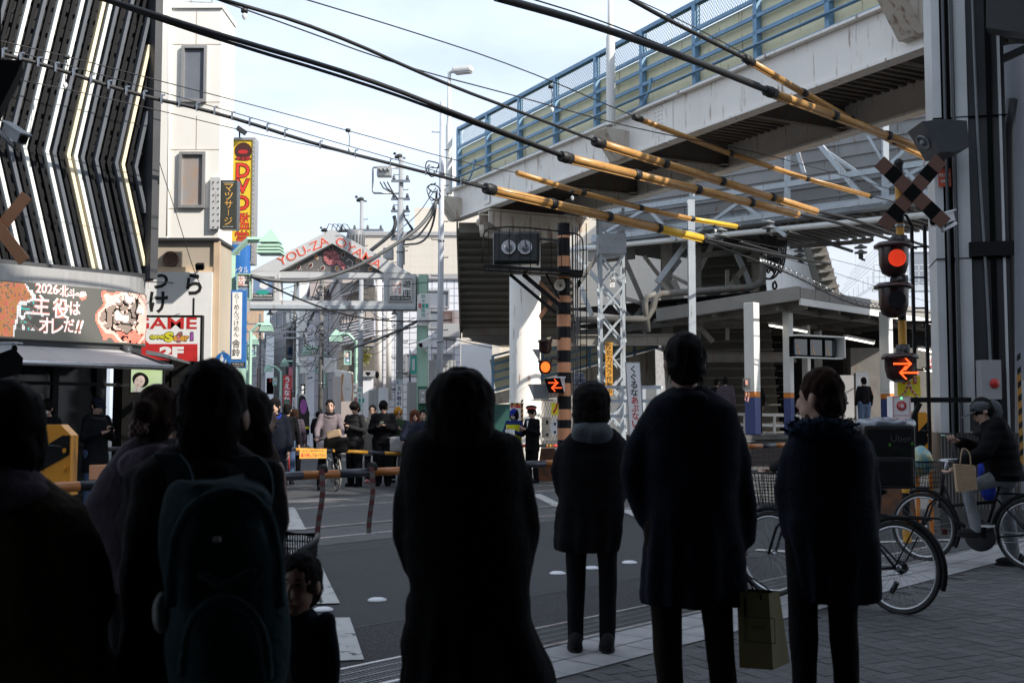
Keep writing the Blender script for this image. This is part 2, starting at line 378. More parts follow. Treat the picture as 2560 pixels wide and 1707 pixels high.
S('awning', .42, .41, .41, c2=(.38, .37, .37), r=.7, ns=2)
S('poster_green', .5, .52, .06, c2=(.25, .28, .05), r=.5, ns=2, amt=.9)
S('poster_text', .8, .85, .9, r=.5)
S('ad_green', .33, .45, .12, c2=(.42, .5, .44), r=.4, ns=2.5, amt=.8, em=.25)  # advert board given a faint glow of its own
S('skin', .52, .34, .26, c2=(.47, .29, .21), r=.55, ns=8)
S('skin_shaded', .3, .17, .12, c2=(.26, .14, .1), r=.55, ns=8)  # skin darkened for the front crowd, shade put into the colour
S('lip', .3, .1, .08, r=.5)
S('hair', .012, .010, .010, c2=(.006, .005, .005), r=.85, spec=.12, ns=30, sc3=(1, 1, .2))
S('hair_brown', .035, .017, .011, c2=(.018, .009, .006), r=.85, spec=.12, ns=30, sc3=(1, 1, .2))
S('hair_red', .12, .04, .025, c2=(.07, .025, .015), r=.85, spec=.12, ns=30, sc3=(1, 1, .2))
for nm, c_ in dict(black=(.010, .010, .012), navy=(.011, .013, .022), olive=(.05, .042, .022), coatblack=(.006, .006, .007), char=(.028, .028, .03), mauve=(.20, .165, .18),
                   grey=(.13, .14, .15), hood=(.12, .135, .15), teal=(.026, .05, .058), tealstrap=(.045, .07, .085), jeans=(.07, .11, .2), sweat=(.27, .29, .31), brownc=(.07, .05, .04),
                   yellow=(.6, .5, .03), royal=(.02, .04, .28), cream=(.35, .34, .32), purple=(.085, .07, .09), furblue=(.02, .03, .05), green=(.04, .07, .04), mustard=(.45, .2, .02),
                   cap=(.10, .105, .115), red=(.5, .04, .03), lightgrey=(.4, .4, .4), white=(.7, .7, .7)).items():
    S('cloth_' + nm, *c_, c2=tuple(x * .72 for x in c_), r=.85, ns=9, bump=.35, bs=45, spec=.08)
S('paper', .40, .29, .18, c2=(.33, .23, .14), r=.8, ns=5, bump=.3)
S('paper_yellow', .15, .13, .045, c2=(.12, .1, .035), r=.8, ns=4)
S('box_black', .01, .01, .011, r=.5, bump=.2)
S('rubber_tyre', .018, r=.7)
S('silver', .55, .55, .57, r=.3, metal=.8)
S('cream_tyre', .3, .28, .24, r=.7)
S('plastic_white', .75, .75, .77, c2=(.6, .62, .66), r=.4, ns=6)
S('blue_pack', .05, .3, .42, c2=(.5, .42, .15), r=.35, ns=9, amt=.4)
S('leaf', .09, .12, .03, c2=(.2, .16, .03), r=.6, ns=9)
S('pink_light', .9, .35, .35, em=.6)
S('solar', .06, .08, .14, r=.2, wave=(.12, .12, (.5, .5, .52), .008))
S('mesh_wire', .12, .14, .17, r=.5)
S('shop_glass', .03, .035, .04, r=.05, spec=.7, alpha=.2)
S('skin_ad', .62, .5, .46, r=.6, em=.12)
S('yellow_ink', .72, .66, .04, r=.5)
S('purple_ink', .35, .09, .4, r=.5)
S('led_off', .06, .065, .055, r=.5)
S('emblem_dark', .07, .02, .015, r=.5, ns=20)
S('wall_greyblue', .52, .55, .6, c2=(.42, .45, .5), r=.7, ns=2, amt=.8)
S('cable_grey2', .2, .21, .22, r=.5)
S('concrete_dark2', .17, .165, .16, c2=(.09, .09, .088), r=.8, ns=3)
S('navy_ink', .015, .03, .16)
S('wall_tile_plain', .5, .5, .56, r=.5)
S('wall_bright2', .74, .75, .78, c2=(.68, .69, .72), r=.6, ns=1)
S('hoarding', .42, .42, .42, c2=(.35, .35, .35), r=.5, ns=1)
S('salmon2', .5, .15, .2, r=.5)
S('pillar_light', .58, .59, .59, c2=(.5, .51, .51), r=.4, ns=2)
S('base_bronze', .12, .105, .09, r=.4, metal=.3)
S('red_notice', .55, .08, .03, r=.5)
S('lamp_shell', .035, .012, .01, r=.25)
S('bar_orange', .42, .15, .03, c2=(.34, .11, .02), r=.4, ns=6)
S('bar_black', .035, .038, .055, c2=(.02, .022, .03), r=.4, ns=6)
S('orange_lit', .75, .36, .04, r=.45, ns=6)  # paler orange, sunlight on the far bars put into the colour
S('rope_red', .10, .012, .012, r=.6)
S('rope_grey', .10, .09, .085, r=.6)
S('rope_red2', .3, .03, .03, r=.6)
S('pink_rope_glow', .8, .12, .12, r=.5, em=.25)
S('signal_black', .012, .014, .016, r=.35)
S('lamp_orange2', 1, .13, .015, em=1.1)
S('orange_block', .3, .12, .05, c2=(.08, .06, .05), r=.9, ns=6, amt=.5, bump=.4)
S('plastic_sheet', .5, .5, .5, c2=(.35, .35, .36), r=.25, ns=8, bump=.8, bs=14)
for nm, c_ in dict(navy2=(.018, .022, .038), furblue2=(.03, .055, .10), purple2=(.15, .115, .15), purple3=(.26, .24, .3), grey2=(.24, .23, .21), royal2=(.02, .035, .14), yellow2=(.5, .5, .02), jeans2=(.12, .17, .27)).items():
    S('cloth_' + nm, *c_, c2=tuple(x * .7 for x in c_), r=.85, ns=9, bump=.35, bs=45, spec=.08)
S('scrunchie', .28, .17, .16, c2=(.06, .03, .03), r=.7, ns=22)
S('plastic_bag', .6, .5, .52, r=.3, bump=.4)
S('leaf_green', .12, .45, .05, r=.5)
S('asphalt_patch', .05, .052, .056, c2=(.038, .04, .044), r=.85, ns=4, bump=.5, bs=140, speck=.4)
S('asphalt_pale', .095, .097, .102, c2=(.075, .077, .082), r=.85, ns=2, bump=.5, bs=140, speck=.4)
S('cloth_brownd', .018, .013, .012, r=.85, spec=.08)
S('cloth_furdark', .018, .03, .05, c2=(.01, .016, .03), r=.9, spec=.05)
# ================= ground, road, tracks
def sheet(name, pts, z, mat, **k):
    mb = MB(); mb.add([V((p[0], p[1], z)) for p in pts], [tuple(range(len(pts)))], 0)
    return mb.build(name, mat, **k)
mb = MB(); mb.quad(V((-400, -60, 0)), V((400, -60, 0)), V((400, 900, 0)), V((-400, 900, 0)))
mb.build('ground', 'asphalt', kind='structure')
def band(d0, d1, a0, a1, z, mb, mi=0):
    mb.quad(TP(a0, d0, z), TP(a1, d0, z), TP(a1, d1, z), TP(a0, d1, z), mi)
mb = MB(); band(5.06, 6.0, -8, 16, .004, mb); mb.build('road_edge_asphalt', 'asphalt_coarse', kind='structure')
# seam of tar
mb = MB()
for d0 in (6.0, 9.5):
    pts = [TP(a * .25, d0 + .01 * noise.noise(V((a * .7, d0, 0))), 0) for a in range(-30, 60)]
    for i in range(len(pts) - 1):
        a, b = pts[i], pts[i + 1]; mb.quad(a + TN * -.008 + V((0, 0, .0082)), b + TN * -.008 + V((0, 0, .0082)), b + TN * .010 + V((0, 0, .0082)), a + TN * .010 + V((0, 0, .0082)))
mb.build('road_seam', 'tar', kind='structure')
# crossing panels and rails
mb = MB(); rl = MB(); gp = MB()
for d0 in (10.65, 14.3):
    band(d0 - .55, d0 + 1.067 + .55, -14, 26, .004, mb, 0)
    for dd in (0, 1.067):
        rl.beam(TP(-40, d0 + dd, -.02), TP(60, d0 + dd, -.02), .07, .07)
        s_ = 1 if dd == 0 else -1
        band(d0 + dd + s_ * .04, d0 + dd + s_ * .11, -40, 60, .0085, gp)
    a = -14
    while a < 26:
        for q in (-.5, .13, .53, .93, 1.2): 
            pass
        gp.quad(TP(a, d0 - .5, .0082), TP(a + .012, d0 - .5, .0082), TP(a + .012, d0 + 1.5, .0082), TP(a, d0 + 1.5, .0082)); a += .75
mb.build('crossing_panels', 'asphalt_panel', kind='structure')
rl.build('rails', 'steel_bright', kind='structure')
gp.build('flangeway', 'tar', kind='structure')
# ballast beyond crossing on the right, under the platform
mb = MB(); band(9.6, 16.9, 17, 60, .006, mb); mb.build('track_bed', 'concrete_dark', kind='structure')
# painted lines of the street
def line(pts, w0, name, mat='road_paint', z=.0122):
    mb = MB()
    for i in range(len(pts) - 1):
        a, b = V(pts[i]), V(pts[i + 1]); n = (b - a).normalized().cross(V((0, 0, 1))) * w0 / 2
        k = 6
        for j in range(k):
            p = a.lerp(b, j / k); q = a.lerp(b, (j + 1) / k); j1 = [random.uniform(-.012, .012) for _ in range(2)]
            mb.quad(V((*(p - n * (1 + j1[0])).xy, z)), V((*(q - n).xy, z)), V((*(q + n).xy, z)), V((*(p + n * (1 + j1[1])).xy, z)))
    return mb.build(name, mat, kind='structure')
A = G(852, 1655); B = G(826, 1548); line([A, B], .27, 'edge_line')
A = G(806, 1512); B = G(738, 1340); line([A, B], .26, 'edge_line')
A = G(735, 1326); B = G(712, 1270); line([A, B], .3, 'edge_line')
A = G(1338, 1236); B = G(1402, 1268); line([A, B], .2, 'edge_line')
A = G(1560, 1275); B = G(1640, 1308); line([A, B], .2, 'edge_line')
A = G(1890, 1376); B = G(2070, 1386); line([A, B], .15, 'edge_line')
A = G(2100, 1360); B = G(2400, 1350); line([A, B], .13, 'edge_line')
for (a, b) in ((( 700, 1188), (1010, 1172)), ((905, 1140), (880, 1100))): line([G(*a), G(*b)], .14, 'street_line')
# repair patches, cracks and worn tracks
random.seed(21)
mb = MB(); band(8.1, 9.9, 1.2, 4.4, .0045, mb); band(6.3, 7.0, -3.2, -2.0, .0045, mb); band(16.3, 17.8, -6, -1.5, .0045, mb); mb.build('road_patch', 'asphalt_patch', kind='structure')
mb = MB(); band(12.2, 13.9, -14, 26, .0042, mb); band(15.95, 17.2, -12, 12, .0042, mb); mb.build('road_patch', 'asphalt_pale', kind='structure')
mb = MB()
def crack(a, d, n, st, ang):
    p = V((a, d, 0)); w0 = .006
    for i in range(n):
        ang += random.uniform(-.5, .5); q = p + V((cos(ang), sin(ang), 0)) * st; k = V((-sin(ang), cos(ang), 0)) * w0; mb.quad(*[TP(z.x, z.y, .0088) for z in (p - k, q - k, q + k, p + k)]); p = q
for i in range(26): crack(random.uniform(-5, 9), random.uniform(6.1, 10), random.randint(5, 16), random.uniform(.06, .16), random.uniform(-.4, 3.5))
for i in range(30): crack(random.uniform(-8, 6), random.uniform(15.9, 22), random.randint(4, 12), random.uniform(.08, .2), random.uniform(-.4, 3.5))
mb.build('road_cracks', 'tar', kind='structure')
mb = MB()
for i in range(60):
    a, d, r = random.uniform(-5, 8), random.uniform(4.1, 16), random.uniform(.008, .022); mb.add([TP(a + cos(k) * r, d + sin(k) * r * .8, .0125) for k in range(6)], [tuple(range(6))])
mb.build('gum_spots', 'tile_white', kind='structure')
# cats eyes (raised road studs)
for k, (u, v, lb) in enumerate([(808, 1525, 'round white road stud beside the broken edge line near the drain'), (943, 1501, 'round white road stud alone on the asphalt between edge line and long black coat'),
        (1394, 1434, 'round white road stud just left of the legs of the hooded pedestrian'), (1480, 1421, 'small pale road stud seen between the legs of the hooded pedestrian'), (1574, 1407, 'round white road stud between hooded pedestrian and tall man')]):
    g = G(u, v); mb = MB(); mb.lathe(g, [(.075, 0.004), (.072, .012), (.05, .021), (.02, .025), (0, .026)], 20); mb.build('road_stud', 'plastic_white', label=lb, cat='road stud', group='road studs on the crossing')
# drain grating
t = thing('drain_grating', 'long steel drain grating strip between asphalt and white tiles', 'grating', TP(0, 4.83, 0))
mb = MB()
for d0 in (4.62, 5.05): mb.beam(TP(-6, d0, .008), TP(16, d0, .008), .03, .022)
mb.build('frame', 'steel_bright', t)
mb = MB(); band(4.63, 5.04, -6, 16, .005, mb); mb.build('trough', 'black_matte', t)
mb = MB()
for d0 in (4.72, 4.83, 4.94): mb.beam(TP(-6, d0, .012), TP(16, d0, .012), .008, .008)
a = -6
while a < 16:
    mb.beam(TP(a, 4.635, .010), TP(a, 5.035, .010), .007, .006); a += .03
mb.build('bars', 'steel', t)
# white tile strip
mb = MB(); band(4.03, 4.6, -6, 16, .004, mb); mb.build('tile_bed', 'grout', kind='structure')
mb = MB(); a = -6
while a < 16:
    for j in range(2):
        d0 = 4.035 + j * .283; z = .0085 + random.uniform(0, .0015)
        mb.quad(TP(a + .004, d0 + .004, z), TP(a + .276, d0 + .004, z), TP(a + .276, d0 + .277, z), TP(a + .004, d0 + .277, z))
    a += .28
mb.build('tile_strip', 'tile_white', kind='structure')
# herringbone paving
mb = MB(); band(-14, 4.03, -20, 18, .003, mb); mb.build('paving_bed', 'grout', kind='structure')
mb = MB(); w_, l_ = .115, .23; R45 = Matrix.Rotation(TA + radians(20), 3, 'Z')
def brick(x, y, dx, dy):
    c = [V((x + .003, y + .003, 0)), V((x + dx - .003, y + .003, 0)), V((x + dx - .003, y + dy - .003, 0)), V((x + .003, y + dy - .003, 0))]
    c = [R45.inverted() @ p + V((1.5, 4.0, 0)) for p in c]; m_ = sum(c, V()) / 4
    dd = [p.dot(TN) for p in c]
    if max(dd) > 4.03 or m_.y < 2.5 or m_.y > 12 or m_.x < -2.5 or m_.x > 7: return
    z = .0075 + random.uniform(0, .0025); mb.add([V((p.x, p.y, z)) for p in c], [(0, 1, 2, 3)], random.choice((0, 0, 1, 1, 2)))
n_ = 52
for i in range(-n_, n_):
    for j in range(-n_, n_):
        k = (i - j) % 4
        if k == 0: brick(i * w_, j * w_, l_, w_)
        elif k == 3: brick(i * w_, j * w_, w_, l_)
mb.build('brick_paving', ['brick_a', 'brick_b', 'brick_c'], kind='structure')
# ================= covered forecourt behind and above the camera (unseen, sized to shade crowd, road and pillar)
t = thing('station_building', 'unseen station building and canopy sized to shade the waiting crowd', 'building', (14, -6, 0))
mb = MB(); mb.box((16.5, -8.5, 10.2), (22, 24, 20.4)); mb.build('wall', 'wall_grey', t)
mb = MB(); mb.box((-1.5, -7.0, 5.35), (19, 24.4, .5)); mb.build('canopy', 'black_matte', t)
mb = MB(); mb.box((-2, -14, 2.7), (30, .5, 5.4)); mb.box((-9, -8, 2.5), (.5, 13, 5)); mb.build('rear_wall', 'concrete_dark', t)
# ================= footbridge
b0 = U(1145, 33, 8.08); b6 = U(1738, 22.8, 8.08); b0.z = b6.z = 0
BD = (b6 - b0) / 6; BU = BD.normalized(); BN = V((BU.y, -BU.x, 0))      # BN must point away from camera
if BN.x < 0: BN = -BN
def BP(k, off=0, z=0): return b0 + BD * k + BN * off + V((0, 0, z))
ZB, ZT, ZF = 7.2, 8.08, 9.87
KE = 13.0
t = thing('footbridge', 'long off white steel footbridge with rust streaks crossing over the tracks', 'footbridge', BP(0))
mb = MB()
for off, s_ in ((0, -1), (2.95, 1)):
    mb.beam(BP(-.15, off, (ZB + ZT) / 2), BP(KE, off, (ZB + ZT) / 2), .03, ZT - ZB - .06)
    mb.beam(BP(-.15, off + s_ * .03, ZT), BP(KE, off + s_ * .03, ZT), .24, .05)
    mb.beam(BP(-.15, off + s_ * -.06, ZB), BP(KE, off + s_ * -.06, ZB), .3, .05)
for k in (5.45,):
    a = BP(k - .16, -.024, 0); R = Matrix((BU, BN, V((0, 0, 1)))).transposed()
    mb.box(BP(k, -.024, (ZB + ZT) / 2), (.62, .015, ZT - ZB - .1), R)
    for i in range(3):
        for j in range(9): mb.ell(BP(k - .1 + i * .06 - .06, -.035, ZB + .09 + j * .088), .02, 0, 6, 4)
        for j in range(3): mb.ell(BP(k - .1 + i * .1, .0 + j * -.05, ZB - .035), .02, 0, 6, 4)
mb.build('girder', 'offwhite_girder', t)
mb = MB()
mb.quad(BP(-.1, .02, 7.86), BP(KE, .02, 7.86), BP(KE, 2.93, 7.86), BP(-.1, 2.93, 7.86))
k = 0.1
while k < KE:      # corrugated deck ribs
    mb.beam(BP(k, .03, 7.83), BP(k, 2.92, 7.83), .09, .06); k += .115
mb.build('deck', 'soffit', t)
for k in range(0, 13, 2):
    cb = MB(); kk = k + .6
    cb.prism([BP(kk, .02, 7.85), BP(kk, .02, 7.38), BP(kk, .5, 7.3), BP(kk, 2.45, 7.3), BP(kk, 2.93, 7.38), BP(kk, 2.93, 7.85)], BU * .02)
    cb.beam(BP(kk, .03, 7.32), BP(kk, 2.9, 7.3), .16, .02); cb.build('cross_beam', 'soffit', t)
mb = MB()
mb.tube([BP(9.6, .9, 7.85), BP(9.6, .9, 7.2), BP(9.75, 1.2, 6.95), BP(9.9, 2.6, 6.9)], .1, 12); mb.lathe(BP(9.6, .9, 6.95), [(0, -.12), (.11, -.12), (.11, .25)], 14)
mb.build('drain_pipe', 'cable_grey', t)
mb = MB(); fr = Fr(BP(.95, -.05, 7.55), BU); 
mb2 = MB(); fr.box(mb2, 0, .36, -.25, .27, 0, .004)
for i in range(6): fr.box(mb2, .05 + .01 * (i % 2), .3 - .03 * (i % 3), .18 - i * .06, .195 - i * .06, .005, .007, 1)
mb2.build('data_plate', ['offwhite_girder', 'cable_grey'], t)
def railing(off, side, name, label):
    f = thing(name, label, 'railing', BP(0, off, ZT), 'blue railings of the footbridge')
    for k in range(0, 13):
        p = MB(); p.box(BP(k, off, (ZT + ZF) / 2), (.11, .11, ZF - ZT), Matrix((BU, BN, V((0, 0, 1)))).transposed()); p.build('post', 'rail_blue', f)
    p = MB(); p.beam(BP(-.03, off, ZF), BP(12.2, off, ZF), .09, .09)
    for z in (9.30, 8.97, 8.65, 8.14): p.beam(BP(0, off - side * .03, z), BP(12.2, off - side * .03, z), .05, .075)
    p.build('rails', 'rail_blue', f)
    p = MB()
    for o_ in (0, .05): p.tube([BP(0, off - side * (.09 + o_), 8.38), BP(6, off - side * (.09 + o_), 8.38), BP(12.2, off - side * (.09 + o_), 8.38)], .02, 6)
    p.build('conduit', 'rail_blue', f)
    p = MB(); p.beam(BP(0, off + side * .09, 8.7), BP(12.2, off + side * .09, 8.7), .02, 1.18); p.build('panel', 'cream_panel', f)
    p = MB(); n = 300
    for i in range(n):
        k = i * 12.2 / n; zt, zb = ZF - .04, 9.34
        if 0 <= k and k + .25 < 12.2:
            p.beam(BP(k, off + side * .02, zb), BP(k + .21, off + side * .02, zt), .005, .005); p.beam(BP(k + .21, off + side * .03, zb), BP(k, off + side * .03, zt), .005, .005)
    for k in range(12):
        for z in (9.36, 9.8): p.beam(BP(k + .05, off + side * .02, z), BP(k + .95, off + side * .02, z), .015, .03)
        for kk in (.06, .94): p.beam(BP(k + kk, off + side * .02, 9.36), BP(k + kk, off + side * .02, 9.8), .015, .03)
    p.build('mesh', 'mesh_green', f)
railing(.02, 1, 'bridge_railing', 'near blue railing with cream panels and wire mesh on the footbridge')
railing(2.93, -1, 'bridge_railing', 'far side blue railing of the footbridge, seen through the mesh')
def bracket(k, lab, z0=7.75, s=1.0):
    m = MB(); o = BP(k, -.02, 0)
    pr = [(0, z0), (.62 * s, z0), (.16 * s, z0 - .62 * s), (0, z0 - .62 * s)]
    pts = [o - BN * a + V((0, 0, b)) - BU * .27 * s for a, b in pr]; m.prism(pts, BU * .54 * s)
    m.box(o - BN * .34 * s + V((0, 0, z0 + .01)), (.5 * s, .5 * s, .03), Matrix((BU, BN, V((0, 0, 1)))).transposed())
    for d_ in (-.1, .1): m.beam(o - BN * .3 * s + BU * d_ + V((0, 0, z0 + .02)), o - BN * .3 * s + BU * d_ * .4 + V((0, 0, z0 + .4)), .02, .12)
    return m
def bridge_lamp(k, label, head):
    t = thing('lamp_post', label, 'lamp post', BP(k, -.3, 7.8), 'white lamp posts bracketed to the footbridge')
    bracket(k, '').build('bracket', 'girder_rust', t)
    o = BP(k, -.32, 0); m = MB(); m.lathe(o, [(.1, 7.9), (.1, 9.9), (.075, 9.98), (.065, 10.1), (.05, 11.52), (.0, 11.54)], 14); m.build('pole', 'white_paint', t)
    h = MB(); a = o + V((0, 0, 11.48)); hd = V((1, -.35, 0)).normalized()
    h.tube([a, a + hd * .2 + V((0, 0, .05))], .05, 8); R = Matrix((hd, V((0, 0, 1)).cross(hd), V((0, 0, 1)))).transposed()
    h.box(a + hd * .42 + V((0, 0, .05)), (.6, .28, .17), R, 0, .06); h.box(a + hd * .44 + V((0, 0, -.05)), (.48, .22, .03), R, 1)
    h.build('lamp_head', ['white_paint', 'aluminium'], t)
    m = MB(); m.tube([BP(k + .25, -.2, 8.1), BP(k + .5, -.12, 8.15), BP(k + .62, -.1, 8.4), BP(k + .62, -.05, 8.7)], .025, 8); m.build('cable_hose', 'rail_blue', t)
bridge_lamp(.03, 'white lamp post with square lamp head at the left end of the footbridge', 1)
bridge_lamp(4.6, 'white lamp post bracketed to the middle of the footbridge, rising out of view', 1)
o = bracket(9.05, '', 8.0, 1.0).build('lamp_bracket', 'girder_rust', label='rusty lamp bracket box at the top right end of the footbridge girder', cat='bracket')
# crossbeam head and column at the left end
t = thing('bridge_column', 'round white steel column under the left end of the footbridge', 'column', U(1313, 31.8, 0))
c = U(1313, 31.8, 0)
mb = MB(); mb.lathe(c, [(.45, 0), (.45, 1.9), (.44, 1.92), (.44, 6.3), (.4, 6.32)], 32); mb.build('shaft', 'offwhite_girder', t)
mb = MB()
for s_ in (-.3, .3):
    a = c + BN * -1.3 + BU * s_; b_ = c + BN * 1.9 + BU * s_
    mb.prism([a + V((0, 0, 7.05)), b_ + V((0, 0, 7.05)), b_ + V((0, 0, 6.75)), c + BN * .5 + BU * s_ + V((0, 0, 6.3)), c - BN * .5 + BU * s_ + V((0, 0, 6.3)), a + V((0, 0, 6.75))], BU * .04)
mb.beam(c - BN * 1.3 + V((0, 0, 7.1)), c + BN * 1.9 + V((0, 0, 7.1)), .7, .05)
for q in (-1.2, -.5, .5, 1.5):
    mb.lathe(c + BN * q + BU * -.35 + V((0, 0, 6.85)), [(0, 0), (.12, 0), (.12, .1), (0, .1)], 12, BU * -1)
mb.tube([c - BN * 1.35 + V((0, 0, 6.7)), c - BN * 1.35 + V((0, 0, 6.45)), c - BN * .6 + V((0, 0, 6.4))], .09, 10)
mb.build('head', 'girder_rust', t)
# stair flight seen from below at the left end
t = thing('bridge_stairs', 'ribbed underside of the stairs hanging from the left end of the footbridge', 'stairs', U(1200, 34, 0))
a0, a1 = U(1145, 33.5, 7.0), U(1420, 33.5, 7.0); c0, c1 = U(1153, 39, 4.3), U(1440, 39, 4.3)
mb = MB(); mb.add([a0, a1, c1, c0], [(0, 1, 2, 3)])
for i in range(15):
    f = (i + .5) / 15; p = a0.lerp(c0, f); q = a1.lerp(c1, f); mb.beam(p - V((0, 0, .06)), q - V((0, 0, .06)), .1, .1)
mb.build('steps', 'stair_dark', t)
mb = MB(); up_ = V((0, 0, .35))
mb.prism([a0 + up_, a0 - up_ * .2, c0 - up_ * .6, c0 + up_], V((-.05, 0, 0)))
mb.beam(U(1147, 33.4, 7.0), U(1420, 33.4, 7.0), .05, .3); mb.build('stringer', 'steel_beige', t)
mb = MB(); p0, p1 = U(1156, 38.6, 4.25), U(1450, 38.6, 4.25)
rings = [(0, 0), (-.25, .3), (-.55, 1.3), (-.6, 2.6)]
for i in range(3):
    (z0, y0), (z1, y1) = rings[i], rings[i + 1]
    mb.add([p0 + V((.25 * y0, -y0, z0)), p1 + V((0, -y0, z0)), p1 + V((0, -y1, z1)), p0 + V((1.1 * y1, -y1, z1))], [(0, 1, 2, 3)])
mb.beam(p0 + V((0, -.02, .1)), p1 + V((0, -.02, .1)), .08, .5); mb.build('landing', 'soffit', t)
# lower ramp with blue rails behind the column
t = thing('stair_flight', 'lower stair flight with blue rails and cream panels behind the white column', 'stairs', U(1400, 40, 0))
q0, q1 = U(1232, 38.5, 2.2), U(1640, 42.0, 3.9)
mb = MB(); mb.prism([q0, q1, q1 - V((0, 0, 1.3)), q0 - V((0, 0, .35))], V((0, 1.6, 0))); mb.build('stringer', 'girder_rust', t)
for i in range(8):
    p = q0.lerp(q1, i / 7) + V((0, -.06, 0)); mb = MB(); mb.box(p + V((0, 0, .62)), (.09, .09, 1.3)); mb.build('post', 'rail_blue', t)
mb = MB()
for z in (1.27, .98, .7, .42, .1): mb.beam(q0 + V((0, -.1, z)), q1 + V((0, -.1, z)), .05, .07)
mb.build('rails', 'rail_blue', t)
mb = MB(); mb.beam(q0 + V((0, 0, .6)), q1 + V((0, 0, .6)), .03, 1.1); mb.build('panel', 'cream_panel', t)
# ================= station concourse across the tracks
o = U(2000, 34, 0); o.z = 0; CD = -TN      # towards the right / near
def CPt(u, v, off=0): return onplane(u, v, o + TD * off, CD)
t = thing('station_concourse', 'grey panelled concourse bridge of the station behind the footbridge', 'station bridge', o)
la = -7.6; lb = 16
def CQ(s_, off, z): return o + CD * s_ + TD * off + V((0, 0, z))
mb = MB(); mb.quad(CQ(la, 0, 7.7), CQ(lb, 0, 7.7), CQ(lb, 0, 10.6), CQ(la, 0, 10.6)); mb.quad(CQ(la, 0, 7.7), CQ(la, 0, 10.6), CQ(la, 4, 10.6), CQ(la, 4, 7.7))
mb.quad(CQ(la, 0, 10.6), CQ(lb, 0, 10.6), CQ(lb, 4, 10.6), CQ(la, 4, 10.6))
z = 7.9
while z < 10.6: mb.beam(CQ(la, -.03, z), CQ(lb, -.03, z), .05, .07); z += .38
s_ = la
while s_ < lb: mb.beam(CQ(s_, -.02, 7.7), CQ(s_, -.02, 10.6), .03, .03); s_ += 1.8
mb.build('wall', 'grey_panel', t)
mb = MB(); mb.beam(CQ(la, -.05, 7.5), CQ(lb, -.05, 7.5), .5, .34); mb.build('edge_beam', 'steel_paint', t)
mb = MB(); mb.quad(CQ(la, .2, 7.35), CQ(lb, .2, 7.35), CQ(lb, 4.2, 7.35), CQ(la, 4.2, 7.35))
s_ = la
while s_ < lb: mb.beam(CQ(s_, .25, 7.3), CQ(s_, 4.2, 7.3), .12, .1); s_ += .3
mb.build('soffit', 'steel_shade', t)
mb = MB(); mb.box(CQ(la + .7, -.1, 7.05), (1.5, .7, .6), Matrix((CD, TD, V((0, 0, 1)))).transposed()); mb.build('end_block', 'concrete', t)
mb = MB(); mb.tube([CPt(1300 + 120, 625, -.5), CPt(1640, 604, -.5), CPt(2118, 557, -.5), CPt(2360, 533, -.5)], .09, 10); mb.build('pipe', 'white_paint', t)
# truss of the concourse
t = thing('steel_truss', 'pale steel truss standing in front of the grey concourse panels', 'truss', CQ(0, -.6, 7))
def mem(a, b, w_=.12, off=-.6, mat=None, sh='box', mb=None):
    m = mb or MB(); m.beam(CPt(*a, off), CPt(*b, off), w_, w_, 0, V((0, 0, 1)), sh); return m
ch = MB()
for (v0, v1) in (((1435, 545), (2365, 400)), ((1480, 600), (2365, 478)), ): mem(v0, v1, .16, mb=ch)
ch.build('chord', 'steel_paint', t)
for (a, b, w_) in (((1730, 470), (1730, 600), .16), ((1968, 380), (1968, 545), .16), ((2213, 300), (2213, 510), .16), ((2025, 350), (2215, 480), .09), ((2040, 350), (2170, 510), .14), ((1985, 350), (2010, 433), .1), ((2170, 340), (2215, 415), .07),
                   ((2215, 420), (2290, 350), .09), ((2260, 420), (2330, 500), .1), ((1850, 480), (1740, 430), .08), ((1730, 590), (1850, 505), .1), ((1850, 505), (1965, 590), .1), ((1500, 590), (1620, 520), .1), ((1620, 520), (1690, 600), .1), ((2365, 385), (2215, 470), .1)):
    m = mem(a, b, w_); m.build('member', 'steel_paint', t)
# lattice mast
def lattice(name, label, u, Y, wpx, v0, v1, mat='steel_paint', cat='lattice mast', sign=True):
    a = U(u, Y, 0); wm = wpx * Y / F; zt = P(u, v0, Y).z
    t = thing(name, label, cat, a); h = wm / 2
    mb = MB()
    for sx in (-h, h):
        for sy in (-h, h): mb.beam(a + V((sx, sy, 0)), a + V((sx, sy, zt)), .07, .07, 0, V((0, 1, 0)))
    mb.build('legs', mat, t)
    mb = MB(); z = .3; i = 0
    while z < zt - .6:
        for sy in (-h - .04, h + .04):
            mb.beam(a + V((-h, sy, z)), a + V((h, sy, z + .7)), .05, .012, 0, V((0, 1, 0))); mb.beam(a + V((h, sy * .97, z)), a + V((-h, sy * .97, z + .7)), .05, .012, 0, V((0, 1, 0)))
        for sx in (-h - .04, h + .04): mb.beam(a + V((sx, -h, z)), a + V((sx, h, z + .7)), .012, .05, 0, V((1, 0, 0)))
        z += .75
    mb.build('lacing', mat, t); mb = MB(); zt -= .72; mb.box(a + V((0, 0, zt - .2)), (wm + .14, wm + .14, .5))
    for i in range(4):
        for j in range(2): mb.ell(a + V((-h + .05 + i * (wm - .1) / 3, -h - .08, zt - .32 + j * .24)), .018, 0, 6, 4)
    mb.build('head_plate', mat, t); return t, a, wm
t, a, wm = lattice('lattice_mast', 'pale blue grey lattice mast with number plate 30 beside the tracks', 1531, 29, 56, 525, 0)
mb = MB(); mb.beam(a + V((0, 0, 7.0)), a + V((0, 0, 6)), .3, .3)
mb = MB(); fr = Fr(U(1527, 28.6, 0) + V((-.0, 0, P(1531, 718, 28.6).z)), (1, 0, 0)); fr.box(mb, 0, .13, 0, .26, 0, .01); fr2 = fr
mb.text('30', fr, .065, .17, None, .1, 1, .012, bold=.03, fitw=.12); mb.text('m', fr, .065, .05, None, .03, 1, .012)
mb.build('number_plate', ['sign_white', 'ink'], t)
